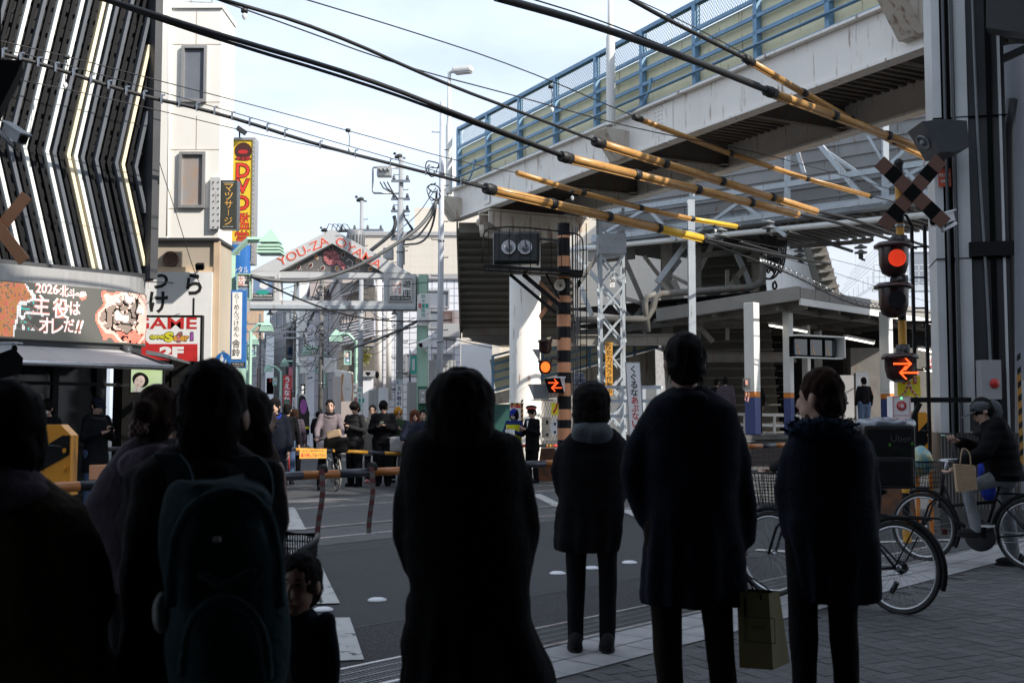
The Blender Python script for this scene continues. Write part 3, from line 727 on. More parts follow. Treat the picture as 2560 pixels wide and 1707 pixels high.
mb = MB(); fr, w_, h_ = FP(1514, 1532, 855, 988, 28.6); fr.box(mb, 0, w_, 0, h_, 0, .02); mb.vtext('防犯カメラ作動中', fr, w_ / 2, h_ - .03, .145, .14, 1, gap=1.12, d=.022, bold=.012)
mb.build('notice', ['orange_sign', 'ink'], label='narrow orange camera notice strapped to the lattice mast', cat='sign')
# pale post
def hpost(name, label, u, Y, z0, z1, w_, mat, cat='post', group=None):
    m = MB(); a = U(u, Y, (z0 + z1) / 2); m.beam(V((a.x, a.y, z0)), V((a.x, a.y, z1)), w_, w_, 0, V((0, 1, 0)), 'I', .02); return m.build(name, mat, label=label, cat=cat, **({'group': group} if group else {}))
hpost('steel_post', 'pale steel H post rising in front of the dark stair tower', 1730, 33, .9, 7.75, .2, 'steel_paint')
hpost('steel_post', 'slim beige post left of the stair tower behind a diagonal brace', 1668, 38, .5, 7.4, .35, 'steel_beige')
# ---- dark stair tower
t = thing('stair_tower', 'dark braced steel stair tower between the tracks and the station roof', 'stair tower', U(1800, 38, 0))
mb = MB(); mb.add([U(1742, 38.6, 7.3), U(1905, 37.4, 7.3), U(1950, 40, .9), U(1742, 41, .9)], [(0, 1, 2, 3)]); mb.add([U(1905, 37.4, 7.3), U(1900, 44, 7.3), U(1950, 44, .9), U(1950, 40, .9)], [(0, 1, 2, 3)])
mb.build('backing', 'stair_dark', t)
mb = MB()
for i in range(20):
    f = i / 20; z = 7.1 - 6.2 * f; yy = 38.3 + 2 * f; mb.beam(U(1745, yy, z), U(1900 + 60 * f, yy - .9, z), .22, .05)
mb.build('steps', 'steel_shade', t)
def ml(*ms): 
    for (a, b, w_, m_) in ms:
        q = MB(); q.beam(P(a[0], a[1], 37), P(b[0], b[1], 37), w_, w_ * 1.0, 0, V((0, 1, 0)), 'I' if w_ > .16 else 'box'); q.build('brace', m_, t)
ml(((1746, 615), (1746, 850), .16, 'steel_shade'), ((1888, 620), (1888, 1060), .22, 'steel_beige'), ((1818, 675), (1818, 850), .12, 'steel_beige'), ((1762, 795), (1862, 668), .17, 'steel_beige'), ((1745, 733), (1878, 810), .12, 'steel_beige'),
   ((1760, 815), (1820, 775), .1, 'steel_beige'), ((1735, 700), (1782, 607), .15, 'steel_beige'), ((1642, 706), (1714, 610), .18, 'steel_paint'), ((1560, 745), (1724, 795), .12, 'steel_beige'), ((1835, 620), (1890, 745), .16, 'steel_paint'), ((1835, 690), (1870, 790), .2, 'steel_shade'),
   ((1752, 640), (1870, 625), .18, 'steel_shade'), ((1680, 690), (1720, 710), .1, 'steel_beige'), ((1682, 700), (1725, 800), .2, 'steel_beige'), ((1642, 695), (1725, 785), .13, 'steel_beige'), ((1755, 825), (1782, 855), .16, 'steel_beige'))
for (a, b, w_, m_) in (((1560, 665), (1560, 860), .13, 'steel_beige'), ((1480, 790), (1440, 690), .15, 'steel_paint'), ((1590, 790), (1700, 650), .16, 'steel_paint'), ((1590, 800), (1615, 833), .12, 'steel_paint'), ((1440, 640), (1590, 810), .14, 'steel_paint'),
                       ((1440, 720), (1500, 630), .15, 'steel_shade'), ((1558, 640), (1610, 760), .15, 'steel_shade'), ((1610, 640), (1725, 790), .12, 'steel_beige')):
    q = MB(); q.beam(P(a[0], a[1], 38), P(b[0], b[1], 38), w_, w_, 0, V((0, 1, 0)), 'box'); q.build('brace', m_, t)
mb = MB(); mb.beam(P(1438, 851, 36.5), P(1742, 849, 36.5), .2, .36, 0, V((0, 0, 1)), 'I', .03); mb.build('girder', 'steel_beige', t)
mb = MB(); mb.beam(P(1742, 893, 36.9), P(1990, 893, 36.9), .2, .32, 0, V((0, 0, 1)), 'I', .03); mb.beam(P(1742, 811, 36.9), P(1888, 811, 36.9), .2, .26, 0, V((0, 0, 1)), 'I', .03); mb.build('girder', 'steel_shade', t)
for (pl) in ([(1738, 784), (1750, 784), (1758, 795), (1758, 823), (1750, 828), (1738, 828)], [(1868, 640), (1905, 632), (1890, 658), (1868, 655)], [(1806, 760), (1822, 760), (1828, 770), (1818, 792)], [(1700, 602), (1750, 604), (1730, 622), (1712, 622)]):
    mb = MB(); mb.prism([P(u, v, 36.75) for u, v in pl], V((0, .03, 0))); cu, cv = sum(p[0] for p in pl) / len(pl), sum(p[1] for p in pl) / len(pl)
    for i in range(3):
        for j in range(3): mb.ell(P(cu - 5 + i * 5, cv - 10 + j * 9, 36.72), .025, 0, 6, 4)
    mb.build('gusset_plate', 'steel_beige', t)
mb = MB(); mb.tube([P(1440, 800, 35.5), P(1620, 797, 35.5), P(1632, 770, 35.5), P(1640, 742, 35.5), P(1655, 735, 35.5), P(1760, 727, 35.5), P(1880, 718, 35.5), P(1902, 706, 35.5), P(1907, 690, 35.5), P(1908, 640, 35.5)], .11, 12)
mb.tube([P(1620, 830, 35.5), P(1612, 760, 35.5), P(1618, 742, 35.5), P(1640, 735, 35.5)], .1, 10); mb.build('pipe', 'steel_shade', t)
# ---- platform
Yp = Yd(1950, 17.0); 
def PL(a, d, z=0): return TP(a, d, z)
aL = (P(1800, 1085, Yd(1800, 17)).dot(TD))
mb = MB(); a1 = aL + 28
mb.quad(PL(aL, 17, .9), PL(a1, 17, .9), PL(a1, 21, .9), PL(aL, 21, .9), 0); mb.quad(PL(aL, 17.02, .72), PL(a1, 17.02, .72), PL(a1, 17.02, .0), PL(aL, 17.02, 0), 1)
mb.beam(PL(aL, 17.05, .82), PL(a1, 17.05, .82), .12, .14, 2); mb.quad(PL(aL, 17, .0), PL(aL, 17, .9), PL(aL, 21, .9), PL(aL, 21, 0), 1)
mb.build('platform', ['concrete', 'dark_void', 'concrete_dark'], label='raised station platform with dark edge beyond the tracks', cat='platform')
# roof
r0 = P(2000, 758, 33); r0.z = 0; 
def RP(s_, off, z): return r0 + TD * s_ + TN * off + V((0, 0, z))
zr = P(2000, 758, 33).z
t = thing('platform_roof', 'station platform roof with bright white fascia and ribbed coping', 'roof', r0)
mb = MB(); mb.beam(RP(0, 0, zr + .05), RP(16, 0, zr + .05), .06, .2); mb.build('fascia', 'white_paint', t)
mb = MB(); s_ = 0
while s_ < 16: mb.beam(RP(s_ + .01, .12, zr + .31), RP(s_ + .88, .12, zr + .31), .3, .3); s_ += .9
mb.beam(RP(0.0, .0, zr + .3), RP(-.02, 5, zr - .05), .2, .4); mb.build('coping', 'concrete', t)
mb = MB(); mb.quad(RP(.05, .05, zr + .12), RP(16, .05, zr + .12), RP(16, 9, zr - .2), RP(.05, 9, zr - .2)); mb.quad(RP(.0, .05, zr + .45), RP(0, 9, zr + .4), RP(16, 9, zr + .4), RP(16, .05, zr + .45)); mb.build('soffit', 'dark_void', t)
mb = MB()
for i in range(8): mb.beam(RP(.6 + i * 2.1, .1, zr + .0), RP(.6 + i * 2.1, 9, zr - .45), .1, .25)
for i in range(4): mb.beam(RP(.1, .8 + i * 2.2, zr - .1 - i * .05), RP(16, .8 + i * 2.2, zr - .1 - i * .05), .1, .12)
mb.build('rafters', 'steel_shade', t)
def pcol(u, Y, label, w_=.3):
    a = U(u, Y, 0); a.z = 0; t = thing('platform_column', label, 'column', a + V((0, 0, .9)), 'station platform columns')
    for nm, z0, z1, m_ in (('upper', 2.22, 4.75, 'white_paint'), ('orange_band', 1.98, 2.14, 'orange'), ('white_ring', 2.14, 2.22, 'white_paint'), ('lower', .9, 1.98, 'platform_blue')):
        mb = MB(); mb.box(a + V((0, 0, (z0 + z1) / 2)), (w_ * .8, w_ * .8, z1 - z0), Matrix.Rotation(-TA, 3, 'Z'), 0, .02); mb.build(nm, m_, t)
pcol(1884, 33.2, 'platform column with grey switch box, leftmost of the blue footed ones', .42); pcol(1975, 34.5, 'blue footed platform column in the middle, beside the white rail'); pcol(2020, 39, 'slim pale column behind under the dark station roof', .28); pcol(2050, 41, 'second slim pale column deep under the station roof', .28); pcol(2222, 36, 'blue footed platform column right of the man in jeans', .4)
mb = MB(); mb.box(U(1866, 32.7, P(1866, 960, 32.7).z), (.2, .15, .33)); mb.box(U(1866, 32.6, P(1866, 956, 32.6).z), (.07, .06, .14), None, 1); mb.tube([U(1866, 32.7, 2.1), U(1862, 32.7, 1.9), U(1870, 32.7, 1.85), U(1872, 32.7, 2.1)], .02, 6, 1)
mb.build('switch_box', ['cable_grey', 'salmon'], label='grey switch box with pink socket on the leftmost platform column', cat='switch box')
for (u0, v0, u1, v1, lb) in ((1925, 813, 2016, 829, 'lit fluorescent tube at the front edge of the platform roof'), (2113, 844, 2183, 858, 'lit fluorescent tube right of the platform monitors'), (2298, 872, 2350, 884, 'lit fluorescent tube behind the black ladder'), (2310, 924, 2354, 930, 'lowest lit fluorescent tube behind the arrow signal pole')):
    t = thing('strip_light', lb, 'light', P(u0, v0, 34), 'strip lights under the platform roof'); a, b = P(u0, v0, 34), P(u1, v1, 36.5)
    mb = MB(); mb.beam(a + V((0, 0, .05)), b + V((0, 0, .05)), .12, .07); mb.build('housing', 'steel_beige', t); mb = MB(); mb.tube([a, b], .035, 8); mb.build('tube', 'tube_light', t)
# monitors
t = thing('platform_monitors', 'white framed box of three dark monitors hanging under the platform roof', 'monitor', P(2050, 860, 33))
fr, w_, h_ = FP(1992, 2108, 842, 893, 33, 34); mb = MB(); fr.box(mb, 0, w_, h_, h_ + .04, -.3, .08); fr.box(mb, w_ - .04, w_, 0, h_, -.3, .1); fr.box(mb, 0, w_, -.03, 0, -.3, .0); fr.box(mb, 0, w_, 0, h_, -.3, -.28, 1); mb.build('frame', ['white_paint', 'black_matte'], t)
for i in range(3):
    m = MB(); fr.box(m, .1 + i * w_ * .32, .1 + i * w_ * .32 + w_ * .25, .06, h_ - .08, -.27, -.15); m.add([fr.pt(.14 + i * w_ * .32 + .1, .08, -.145), fr.pt(.18 + i * w_ * .32 + .1, .08, -.145), fr.pt(.12 + i * w_ * .32, h_ - .1, -.145)], [(0, 1, 2)], 1); m.build('monitor', ['glass_dark', 'orange_sign'], t)
# white rail
t = thing('platform_fence', 'white rail fence on the platform end beside the blue footed columns', 'fence', U(1920, 35.5, .9))
mb = MB()
for v in (1037, 1063, 1086): mb.beam(P(1838, v - 2, 36), P(2020, v + 2, 36.6), .06, .09)
mb.build('rails', 'white_paint', t)
for u in (1862, 1936, 2002): m = MB(); m.beam(U(u, 36.3, .9), U(u, 36.3, P(u, 1036, 36.3).z), .08, .08, 0, V((0, 1, 0))); m.build('post', 'white_paint', t)
# near-black sheet stands in for the unlit depth of the station
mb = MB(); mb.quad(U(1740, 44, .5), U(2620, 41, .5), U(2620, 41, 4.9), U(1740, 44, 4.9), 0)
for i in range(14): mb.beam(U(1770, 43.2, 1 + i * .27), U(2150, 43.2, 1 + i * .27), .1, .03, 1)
mb.build('station_interior', ['dark_void', 'steel_shade'], label='near black sheet for the unlit station interior, ribbed stair underside behind the platform', cat='building')
t = thing('ticket_kiosk', 'grey kiosk wall with glass door behind the man in jeans on the platform', 'kiosk', U(2130, 39, .9))
fr, w_, h_ = FP(2088, 2360, 930, 1085, 39.5); mb = MB(); fr.box(mb, 0, w_ * .18, 0, h_ * .95, -1, .0); fr.box(mb, w_ * .18, w_, 0, h_ * 1.4, -1.2, -.3, 1); mb.build('wall', ['wall_grey', 'steel_shade'], t)
mb = MB(); fr.box(mb, w_ * .22, w_ * .34, .1, h_, -.28, -.25); fr.box(mb, w_ * .7, w_ * .8, .3, h_, -.28, -.25); mb.build('window', 'glass_grey', t)
fr, w_, h_ = FP(2320, 2374, 888, 925, 37); mb = MB(); fr.box(mb, 0, w_, h_ * .3, h_, 0, .05); fr.box(mb, 0, w_, -h_ * .1, h_ * .3, 0, .05, 1); mb.text('docomo', fr, w_ * .5, h_ * .62, None, h_ * .3, 2, .055, bold=.01, fitw=w_ * .9)
mb.build('phone_sign', ['lightboard', 'red_sign', 'red_letter'] if 'lightboard' in SPEC else ['sign_white', 'red_sign', 'red_letter'], label='white and red phone company sign under the platform roof', cat='sign')
# background right buildings
def ring(m, fr, x0, x1, y0, y1, f, d0, d1, mi=0):      # picture-frame shaped ring
    o = [(x0 - f, y0 - f), (x1 + f, y0 - f), (x1 + f, y1 + f), (x0 - f, y1 + f)]; i_ = [(x0, y0), (x1, y0), (x1, y1), (x0, y1)]
    vs = [fr.pt(*p, d) for d in (d0, d1) for p in o + i_]; fs = []
    for k in range(4):
        j = (k + 1) % 4; fs += [(8 + k, 8 + j, 12 + j, 12 + k), (k, 4 + k, 4 + j, j), (k, j, 8 + j, 8 + k), (4 + k, 12 + k, 12 + j, 4 + j)]
    m.add(vs, fs, mi)
def wins(fr, rects, t, gm='glass_grey', fm='aluminium', d=.0, fw=.06):
    for (x0, x1, y0, y1) in rects:
        m = MB(); ring(m, fr, x0, x1, y0, y1, fw, -.05, .075 + d)
        o = m.build('window', fm, t); m = MB(); fr.box(m, x0, x1, y0, y1, -.04, .012 + d); m.build('pane', gm, o)
t = thing('office_building', 'pale blue grey building with an outside stair behind the station roof', 'building', U(2230, 62, 0))
mb = MB(); mb.box(U(2300, 66, 9), (26, 8, 18)); mb.build('wall', 'wall_blueish', t)
fr = Fr(U(2080, 61.98, 0), (1, 0, 0)); wins(fr, [(4.6, 6.6, 8.4, 10.4)], t)
mb = MB()
for i in range(5):
    a, b = P(2098 + i * 7, 742, 58), P(2185 + i * 6, 665 - i * 1, 58)
    mb.beam(a + V((0, 0, i * .3)), b + V((0, 0, i * .3)), .05, .05)
mb.beam(P(2140, 745, 58), P(2185, 715, 58), .3, .12); mb.beam(P(2180, 722, 58), P(2372, 718, 58), .1, .3)
for u in range(2185, 2370, 14): mb.beam(P(u, 662, 58), P(u, 722, 58), .04, .04, 0, V((0, 1, 0)))
for v in (662, 677, 692, 707): mb.beam(P(2185, v, 58), P(2370, v, 58), .04, .04)
for u in range(2110, 2190, 12): mb.beam(P(u, 745 - (u - 2105) * .85, 58), P(u, 775 - (u - 2105) * .85, 58), .04, .04, 0, V((0, 1, 0)))
mb.build('outside_stair', 'steel_paint', t)
t = thing('white_building', 'bright sunlit white wall between the stair tower and the station roof', 'building', U(1960, 48, 0))
mb = MB(); mb.prism([P(1875, 640, 48), P(1905, 575, 48), P(2030, 565, 48), P(2068, 760, 48), P(1870, 790, 48)], V((0, 5, 0))); mb.build('wall', 'wall_bright', t)
mb = MB(); mb.prism([P(2010, 560, 47), P(2050, 560, 47), P(2110, 770, 47), P(2068, 770, 47)], V((0, 1, 0)))
for i in range(9): mb.beam(P(2014 + i * 6.5, 580 + i * 20, 46.8), P(2050 + i * 6.5, 575 + i * 20, 46.8), .3, .12, 1)
mb.build('escape_stair', ['stair_dark', 'steel_shade'], t)
mb = MB(); mb.box(U(1560, 72, 7), (26, 8, 14)); mb.build('apartment_building', 'wall_panel_beige', label='plain beige panel building far behind the lattice mast', cat='building')
mb = MB(); mb.prism([P(1620, 800, 50), P(1760, 760, 50), P(1760, 775, 50), P(1620, 818, 50)], V((0, 3, 0))); mb.prism([P(1620, 818, 50.2), P(1760, 775, 50.2), P(1760, 860, 50.2), P(1620, 870, 50.2)], V((0, 3, 0)), 1)
mb.build('low_house', ['cross_brown', 'wall_grey'], label='low house with a reddish roof behind the stair tower', cat='house')
# ================= louvred building on the left
C0 = V(((370 - CX) / F * 18, 18, 0)); FD = -TD        # a runs to the left / nearer
fl = Fr(C0 + FD * 6, TD)                               # x = 6 - a
def LA(a): return 6 - a
t = thing('louvred_building', 'dark shop building clad in chevron louvres of black, grey, white and gold', 'building', C0)
mb = MB(); fl.box(mb, 0, 5.92, 3.66, 11, -6, -.35); fl.box(mb, 0, 5.85, 0, 2.6, -6, -1.6); fl.box(mb, 0, 6, 2.55, 3.6, -6, -.2); fl.box(mb, 4.75, 5.58, 0, 2.5, -1.59, -.52); mb.build('wall', 'black_paint', t)
mb = MB(); fl.box(mb, 5.93, 6.06, 3.6, 11, -.5, .12); fl.box(mb, 0, 6.06, 3.58, 3.68, -.5, .0); mb.build('frame', 'frame_grey', t)
mb = MB()
for i in range(16): 
    z = 3.95 + i * .42; mb.beam(fl.pt(0, z + .22, -.16), fl.pt(5.9, z, -.16), .04, .05)
mb.build('rails', 'black_paint', t)
mi = {'D': 'louvre_dark', 'G': 'louvre_grey', 'W': 'louvre_white', 'Y': 'louvre_gold'}
seq = "GDYGDDGDGWYDGWDDWDGDWDDGWDGDDWGDGD"
zk = 5.37; pitch = .1115
for i in range(34):
    a = .27 + i * pitch; m_ = mi[seq[i % len(seq)]]
    zt = 11.0; at = a - .205 * (zt - zk)
    if at < .08: zt = zk + (a - .08) / .205; at = .08
    zb = 3.68; ab = a - .265 * (zk - zb)
    if ab < .08: zb = zk - (a - .08) / .265; ab = .08
    w2 = .027; mb = MB(); x = LA(a); xt, xb = LA(at), LA(ab); dp = .1 if m_ != 'louvre_dark' else .06
    if a < .12: continue
    def sl(x0, z0, x1, z1):
        pts = [fl.pt(x0 - w2, z0, -.12), fl.pt(x0 + w2, z0, -.12), fl.pt(x1 + w2, z1, -.12), fl.pt(x1 - w2, z1, -.12)]; mb.prism(pts, fl.n * (dp))
    sl(xt, zt, x, zk + .002) if False else mb.prism([fl.pt(xt - w2, zt, -.12), fl.pt(x - w2, zk, -.12), fl.pt(xb - w2, zb, -.12), fl.pt(xb + w2, zb, -.12), fl.pt(x + w2, zk, -.12), fl.pt(xt + w2, zt, -.12)], fl.n * dp)
    mb.build('louvre', m_, t)
# extra louvres that start right of the kink line are cut by the frame: upper triangle
for j, (zs, m_) in enumerate(((6.3, 'louvre_grey'), (6.9, 'louvre_dark'), (7.5, 'louvre_grey'), (8.1, 'louvre_dark'), (8.7, 'louvre_white'))):
    pass
# curved path for band and display
def curve(d, inset=0):
    pts = [fl.pt(0, 0, d), fl.pt(5.45, 0, d)]; cx = 5.45; r = .5 + d; c = fl.pt(cx, 0, -.5)
    for i in range(1, 9):
        th = radians(88) * i / 8; pts.append(c + (fl.r * sin(th) + fl.n * cos(th)) * r)
    pts.append(pts[-1] + (-fl.n) * 3); return pts
def cband(name, d, z0, z1, m, parent, mi=0, cap=True):
    mb = MB(); p = curve(d); q = curve(d - .3)
    for i in range(len(p) - 1):
        up = V((0, 0, 1)); mb.add([p[i] + up * z0, p[i + 1] + up * z0, p[i + 1] + up * z1, p[i] + up * z1], [(0, 1, 2, 3)], mi, False)
        mb.add([p[i] + up * z0, p[i + 1] + up * z0, q[i + 1] + up * z0, q[i] + up * z0], [(0, 3, 2, 1)], mi); mb.add([p[i] + up * z1, p[i + 1] + up * z1, q[i + 1] + up * z1, q[i] + up * z1], [(0, 1, 2, 3)], mi)
    return mb.build(name, m, parent)
cband('metal_band', .16, 3.36, 3.60, 'aluminium', t)
cband('plinth', .12, 2.42, 2.535, 'frame_grey', t)
t2 = thing('led_display', 'long curved LED display with white Japanese lettering above the shop awning', 'display', C0 + V((0, 0, 2.5)))
cband('screen', .18, 2.54, 3.355, 'led_face', t2)
# lettering laid on the straight face
def xa(u, v): 
    p = onplane(u, v, fl.pt(0, 0, .18), TD); return (p - fl.o).dot(fl.r), p.z
def ltext(s_, u, v, hpx, mb, mi=0, bold=.02, fitpx=None, d=.185, shear=0):
    x, z = xa(u, v); h = hpx * 17 / F; fit = None
    if fitpx: fit = xa(u + fitpx, v)[0] - x
    mb.text(s_, fl, x, z, None, h, mi, d=d, bold=bold, fitw=fit, shear=shear)
for (mi_, bold, d, nm) in ((0, .035, .186, 'letter_glow'), (1, .01, .19, 'lettering')):
    mb = MB()
    ltext('2026', 117, 722, 24, mb, 0, bold, 54 if mi_ else 58, d); ltext('年', 146, 727, 9, mb, 0, bold, None, d); ltext('北', 160, 728, 28, mb, 0, bold, 22, d); ltext('斗', 180, 734, 24, mb, 0, bold, 18, d); ltext('の', 193, 736, 9, mb, 0, bold, None, d); ltext('拳', 207, 740, 24, mb, 0, bold, 20, d)
    ltext('主', 103, 762, 50, mb, 0, bold, 42, d); ltext('役', 152, 771, 50, mb, 0, bold, 42, d); ltext('は', 187, 771, 34, mb, 0, bold, 26, d)
    ltext('オ', 112, 813, 40, mb, 0, bold, 32, d); ltext('レ', 143, 816, 38, mb, 0, bold, 30, d); ltext('だ', 172, 814, 34, mb, 0, bold, 26, d); ltext('!!', 197, 817, 34, mb, 0, bold, 16, d, .25)
    mb.build(nm, 'led_red' if mi_ == 0 else 'led_white', t2)
# abstract glowing picture made of LED cells that follow the curve
def cpt(x, z, d):
    if x <= 5.45: return fl.pt(x, z, d)
    th = (x - 5.45) / .68; c = fl.pt(5.45, 0, -.5); q = c + (fl.r * sin(th) + fl.n * cos(th)) * (.5 + d); q.z = z; return q
mb = MB(); cs = .021
XL = xa(66, 770)[0]
def pic(x, z):
    n1 = noise.noise(V((x * 4, z * 4, 1))); n2 = noise.noise(V((x * 7, z * 7, 4))); n3 = noise.noise(V((x * 15, z * 15, 9)))
    zc = 2.95
    r = sqrt(((x - 5.6) / .52) ** 2 + ((z - zc) / .42) ** 2) + n1 * .5
    if x < XL + .25:
        if x < XL - .12 + n1 * .3 + (z - 2.9) * .15: return [4, 0, 4, 6, 4, 0][int(abs(n2 * 11)) % 6]
        if x < XL - .05 + n1 * .3 + (z - 2.9) * .15: return 2
        if x < XL + .22 + n2 * .35 and abs(z - 2.95) < .3 and abs(n3) > .12: return 2 if n3 > .2 else (5 if n3 < -.42 else 6)
    if r < 1.12:
        if r > 1.02: return 0
        if r > .9: return 3
        if z < 2.72 + n2 * .25 + (x - 5.6) * .1: return 0 if n3 < .28 else 7
        if x > 5.8 + n2 * .25: return 1 if n3 < .1 else 3
        if n2 > .25: return 2
        if n2 > .02: return 6
        if n2 > -.25: return 1 if n3 > .15 else 7
        return 6
    return None
x = 2.9
while x < 6.3:
    z = 2.56
    while z < 3.33:
        k = pic(x, z)
        if k is not None: mb.add([cpt(x, z, .183), cpt(x + cs * .93, z, .183), cpt(x + cs * .93, z + cs * .93, .183), cpt(x, z + cs * .93, .183)], [(0, 1, 2, 3)], k)
        z += cs
    x += cs
mb.build('moving_picture', ['led_red', 'led_pink', 'led_white', 'led_pink', 'led_orange', 'led_teal', 'led_dim', 'black_matte'], t2)
# awning
t = thing('awning', 'pale grey fabric awning with a silver roller above the shop window', 'awning', fl.pt(3, 2.4, .5))
mb = MB(); xr = 5.5
for i in range(4):
    x0, x1 = i * xr / 4, (i + 1) * xr / 4 - .008; o = .16 * (i == 3)
    mb.prism([fl.pt(x0, 2.44, .15), fl.pt(x1, 2.44, .15), fl.pt(x1 + o, 2.17, 1.15), fl.pt(x0, 2.17, 1.15)], V((0, 0, -.02)))
mb.build('fabric', 'awning', t)
mb = MB(); mb.tube([fl.pt(0, 2.15, 1.2), fl.pt(xr + .2, 2.15, 1.2)], .045, 12); mb.build('roller', 'steel_bright', t)
mb = MB(); mb.beam(fl.pt(xr + .05, 2.42, .15), fl.pt(xr + .18, 2.16, 1.15), .03, .08); mb.lathe(fl.pt(xr - .05, 2.42, .2), [(0, 0), (.1, 0), (.1, .12), (0, .12)], 14, fl.r); mb.build('arm', 'frame_grey', t)
mb = MB(); mb.prism([onplane(365, 875, fl.pt(6, 0, .3), TD), onplane(365, 885, fl.pt(6, 0, .3), TD), P(445, 905, 21), P(445, 900, 21)], V((0, .8, 0)))
mb.build('awning', 'cloth_grey', label='grey side awning edge passing below the red game sign', cat='awning')
# shop front
t = thing('shop_window', 'dark shop window with a yellow green poster and vertical white lettering inside', 'shop window', fl.pt(3, 0, -.4))
mb = MB()
for x in (0.4, 1.9, 3.55, 4.65, 5.35): fl.box(mb, x, x + .09, .2, 2.45, -.5, -.4)
fl.box(mb, 0, 6, 1.9, 1.95, -.5, -.41); fl.box(mb, 0, 6, .0, .22, -.6, -.38)
for i in range(14):
    x = 1 + i * .28; mb.beam(fl.pt(x, 2.28, -1), fl.pt(x + .14, 2.12, -1), .02, .02, 0); mb.beam(fl.pt(x + .14, 2.12, -1), fl.pt(x + .28, 2.28, -1), .02, .02, 0)
mb.build('frame', 'black_paint', t)
mb = MB(); fl.box(mb, .2, 5.3, .75, 1.78, -.9, -.88); mb.build('poster', 'poster_green', t)
def px(u, v):
    p = onplane(u, v, fl.pt(0, 0, -.87), TD); return (p - fl.o).dot(fl.r), p.z
mb = MB(); x, z = px(168, 985); mb.vtext('世紀末覇者拳王', fl, x, z, .068, .07, 0, gap=1.08, d=-.875, bold=.02); x, z = px(153, 1030); mb.vtext('&黒王号', fl, x, z, .068, .07, 0, gap=1.08, d=-.875, bold=.02)
mb.build('lettering', 'poster_text', t)
random.seed(4); mb = MB()
for (u, v, ru, rv, k) in ((118, 1010, 18, 34, 1), (205, 1010, 16, 30, 2), (222, 1050, 14, 30, 3), (140, 1075, 16, 30, 4)):
    x, z = px(u, v); n = 14; pts = [(x + ru / 260 * cos(2 * pi * i / n) * (1 + .6 * random.random()) * .6, z + rv / 260 * sin(2 * pi * i / n) * (1 + .6 * random.random()) * .5) for i in range(n)]
    fl.poly(mb, pts, -.879, -.873 + k * .0004)
mb.build('artwork', 'sign_blue_soft' if False else 'cloth_tealstrap', t)
mb = MB(); fl.box(mb, 0, 5.6, .22, 2.4, -.455, -.45); mb.build('glass', 'shop_glass', t)
# poster of a woman by the shop corner
t = thing('advert_poster', 'square green advert with a dark haired woman, finger at her lips', 'poster', P(366, 950, 18))
fr, w_, h_ = FP(327, 406, 919, 980, 17.6); mb = MB(); ring(mb, fr, 0, w_, 0, h_, .02, -.04, .01); mb.build('frame', 'black_paint', t)
mb = MB(); fr.box(mb, 0, w_, 0, h_, -.03, .0); mb.build('board', 'ad_green', t)
mb = MB(); fr.disc(mb, w_ * .3, h_ * .5, w_ * .27, h_ * .3, .0, .0015, 2, rot=-.5); fr.disc(mb, w_ * .27, h_ * .42, w_ * .155, h_ * .27, .0016, .003, 0, rot=-.5); fr.disc(mb, w_ * .25, h_ * .1, w_ * .2, h_ * .09, .0016, .0035, 1)
for (x, y) in ((.2, .5), (.33, .44)): fr.disc(mb, w_ * x, h_ * y, w_ * .03, h_ * .014, .003, .004, 2, rot=-.4)
fr.disc(mb, w_ * .22, h_ * .29, w_ * .03, h_ * .016, .003, .004, 3); fr.poly(mb, [(w_ * .15, 0), (w_ * .21, 0), (w_ * .23, h_ * .27), (w_ * .2, h_ * .27)], .0041, .005, 0)
fr.box(mb, w_ * .66, w_ * .95, h_ * .1, h_ * .34, .0005, .002, 1); fr.box(mb, w_ * .7, w_ * .78, h_ * .18, h_ * .3, .002, .003, 2)
mb.build('picture', ['skin_ad', 'sign_white', 'hair', 'lip'], t)
mb = MB(); fr, w_, h_ = FP(332, 410, 1000, 1130, 17.8); fr.box(mb, -.02, w_, 0, h_, -.1, 0)
for i in range(7): fr.box(mb, .0, w_ - .03, h_ * .1 + i * .1, h_ * .1 + i * .1 + .05, 0, .02, 1 + i % 3)
mb.build('shop_shelf', ['steel_shade', 'sign_white', 'red_sign', 'sign_blue_soft'], label='small shelf of red and white goods below the advert with the woman', cat='shelf')
mb = MB(); fr, w_, h_ = FP(300, 640, 903, 1230, 20.6, 23); fr.box(mb, 0, .4, 0, h_, -.3, 0); fr.box(mb, .4, w_ * .62, 0, h_, -.4, -.02)
for i in range(4): fr.box(mb, .5 + i * .5, .55 + i * .5, 0, h_, 0, .05)
mb.build('shop_shade_panel', 'black_matte', label='black panels for the unlit shop below the red game sign, behind the waiting crowd', cat='shop')  # black boxes stand in for the dim shop interior
# orange lanterns at the edge
t = thing('lantern_sign', 'stack of orange round sign letters on the edge behind the louvred building', 'sign', P(375, 560, 18.5))
for (v0, v1) in ((502, 545), (576, 640)): m = MB(); c = P(376, (v0 + v1) / 2, 18.6); m.ell(c, ((v1 - v0) * .0032 * .5, .1, (v1 - v0) * .0033)); m.build('letter', 'pole_orange', t)
mb = MB(); m0 = P(374, 680, 18.5); mb.beam(P(373, 700, 18.5), P(373, 665, 18.5), .1, .1); mb.beam(P(372, 500, 18.5), P(372, 720, 18.5), .03, .03, 0, V((0, 1, 0))); mb.build('bracket', 'white_paint', t)
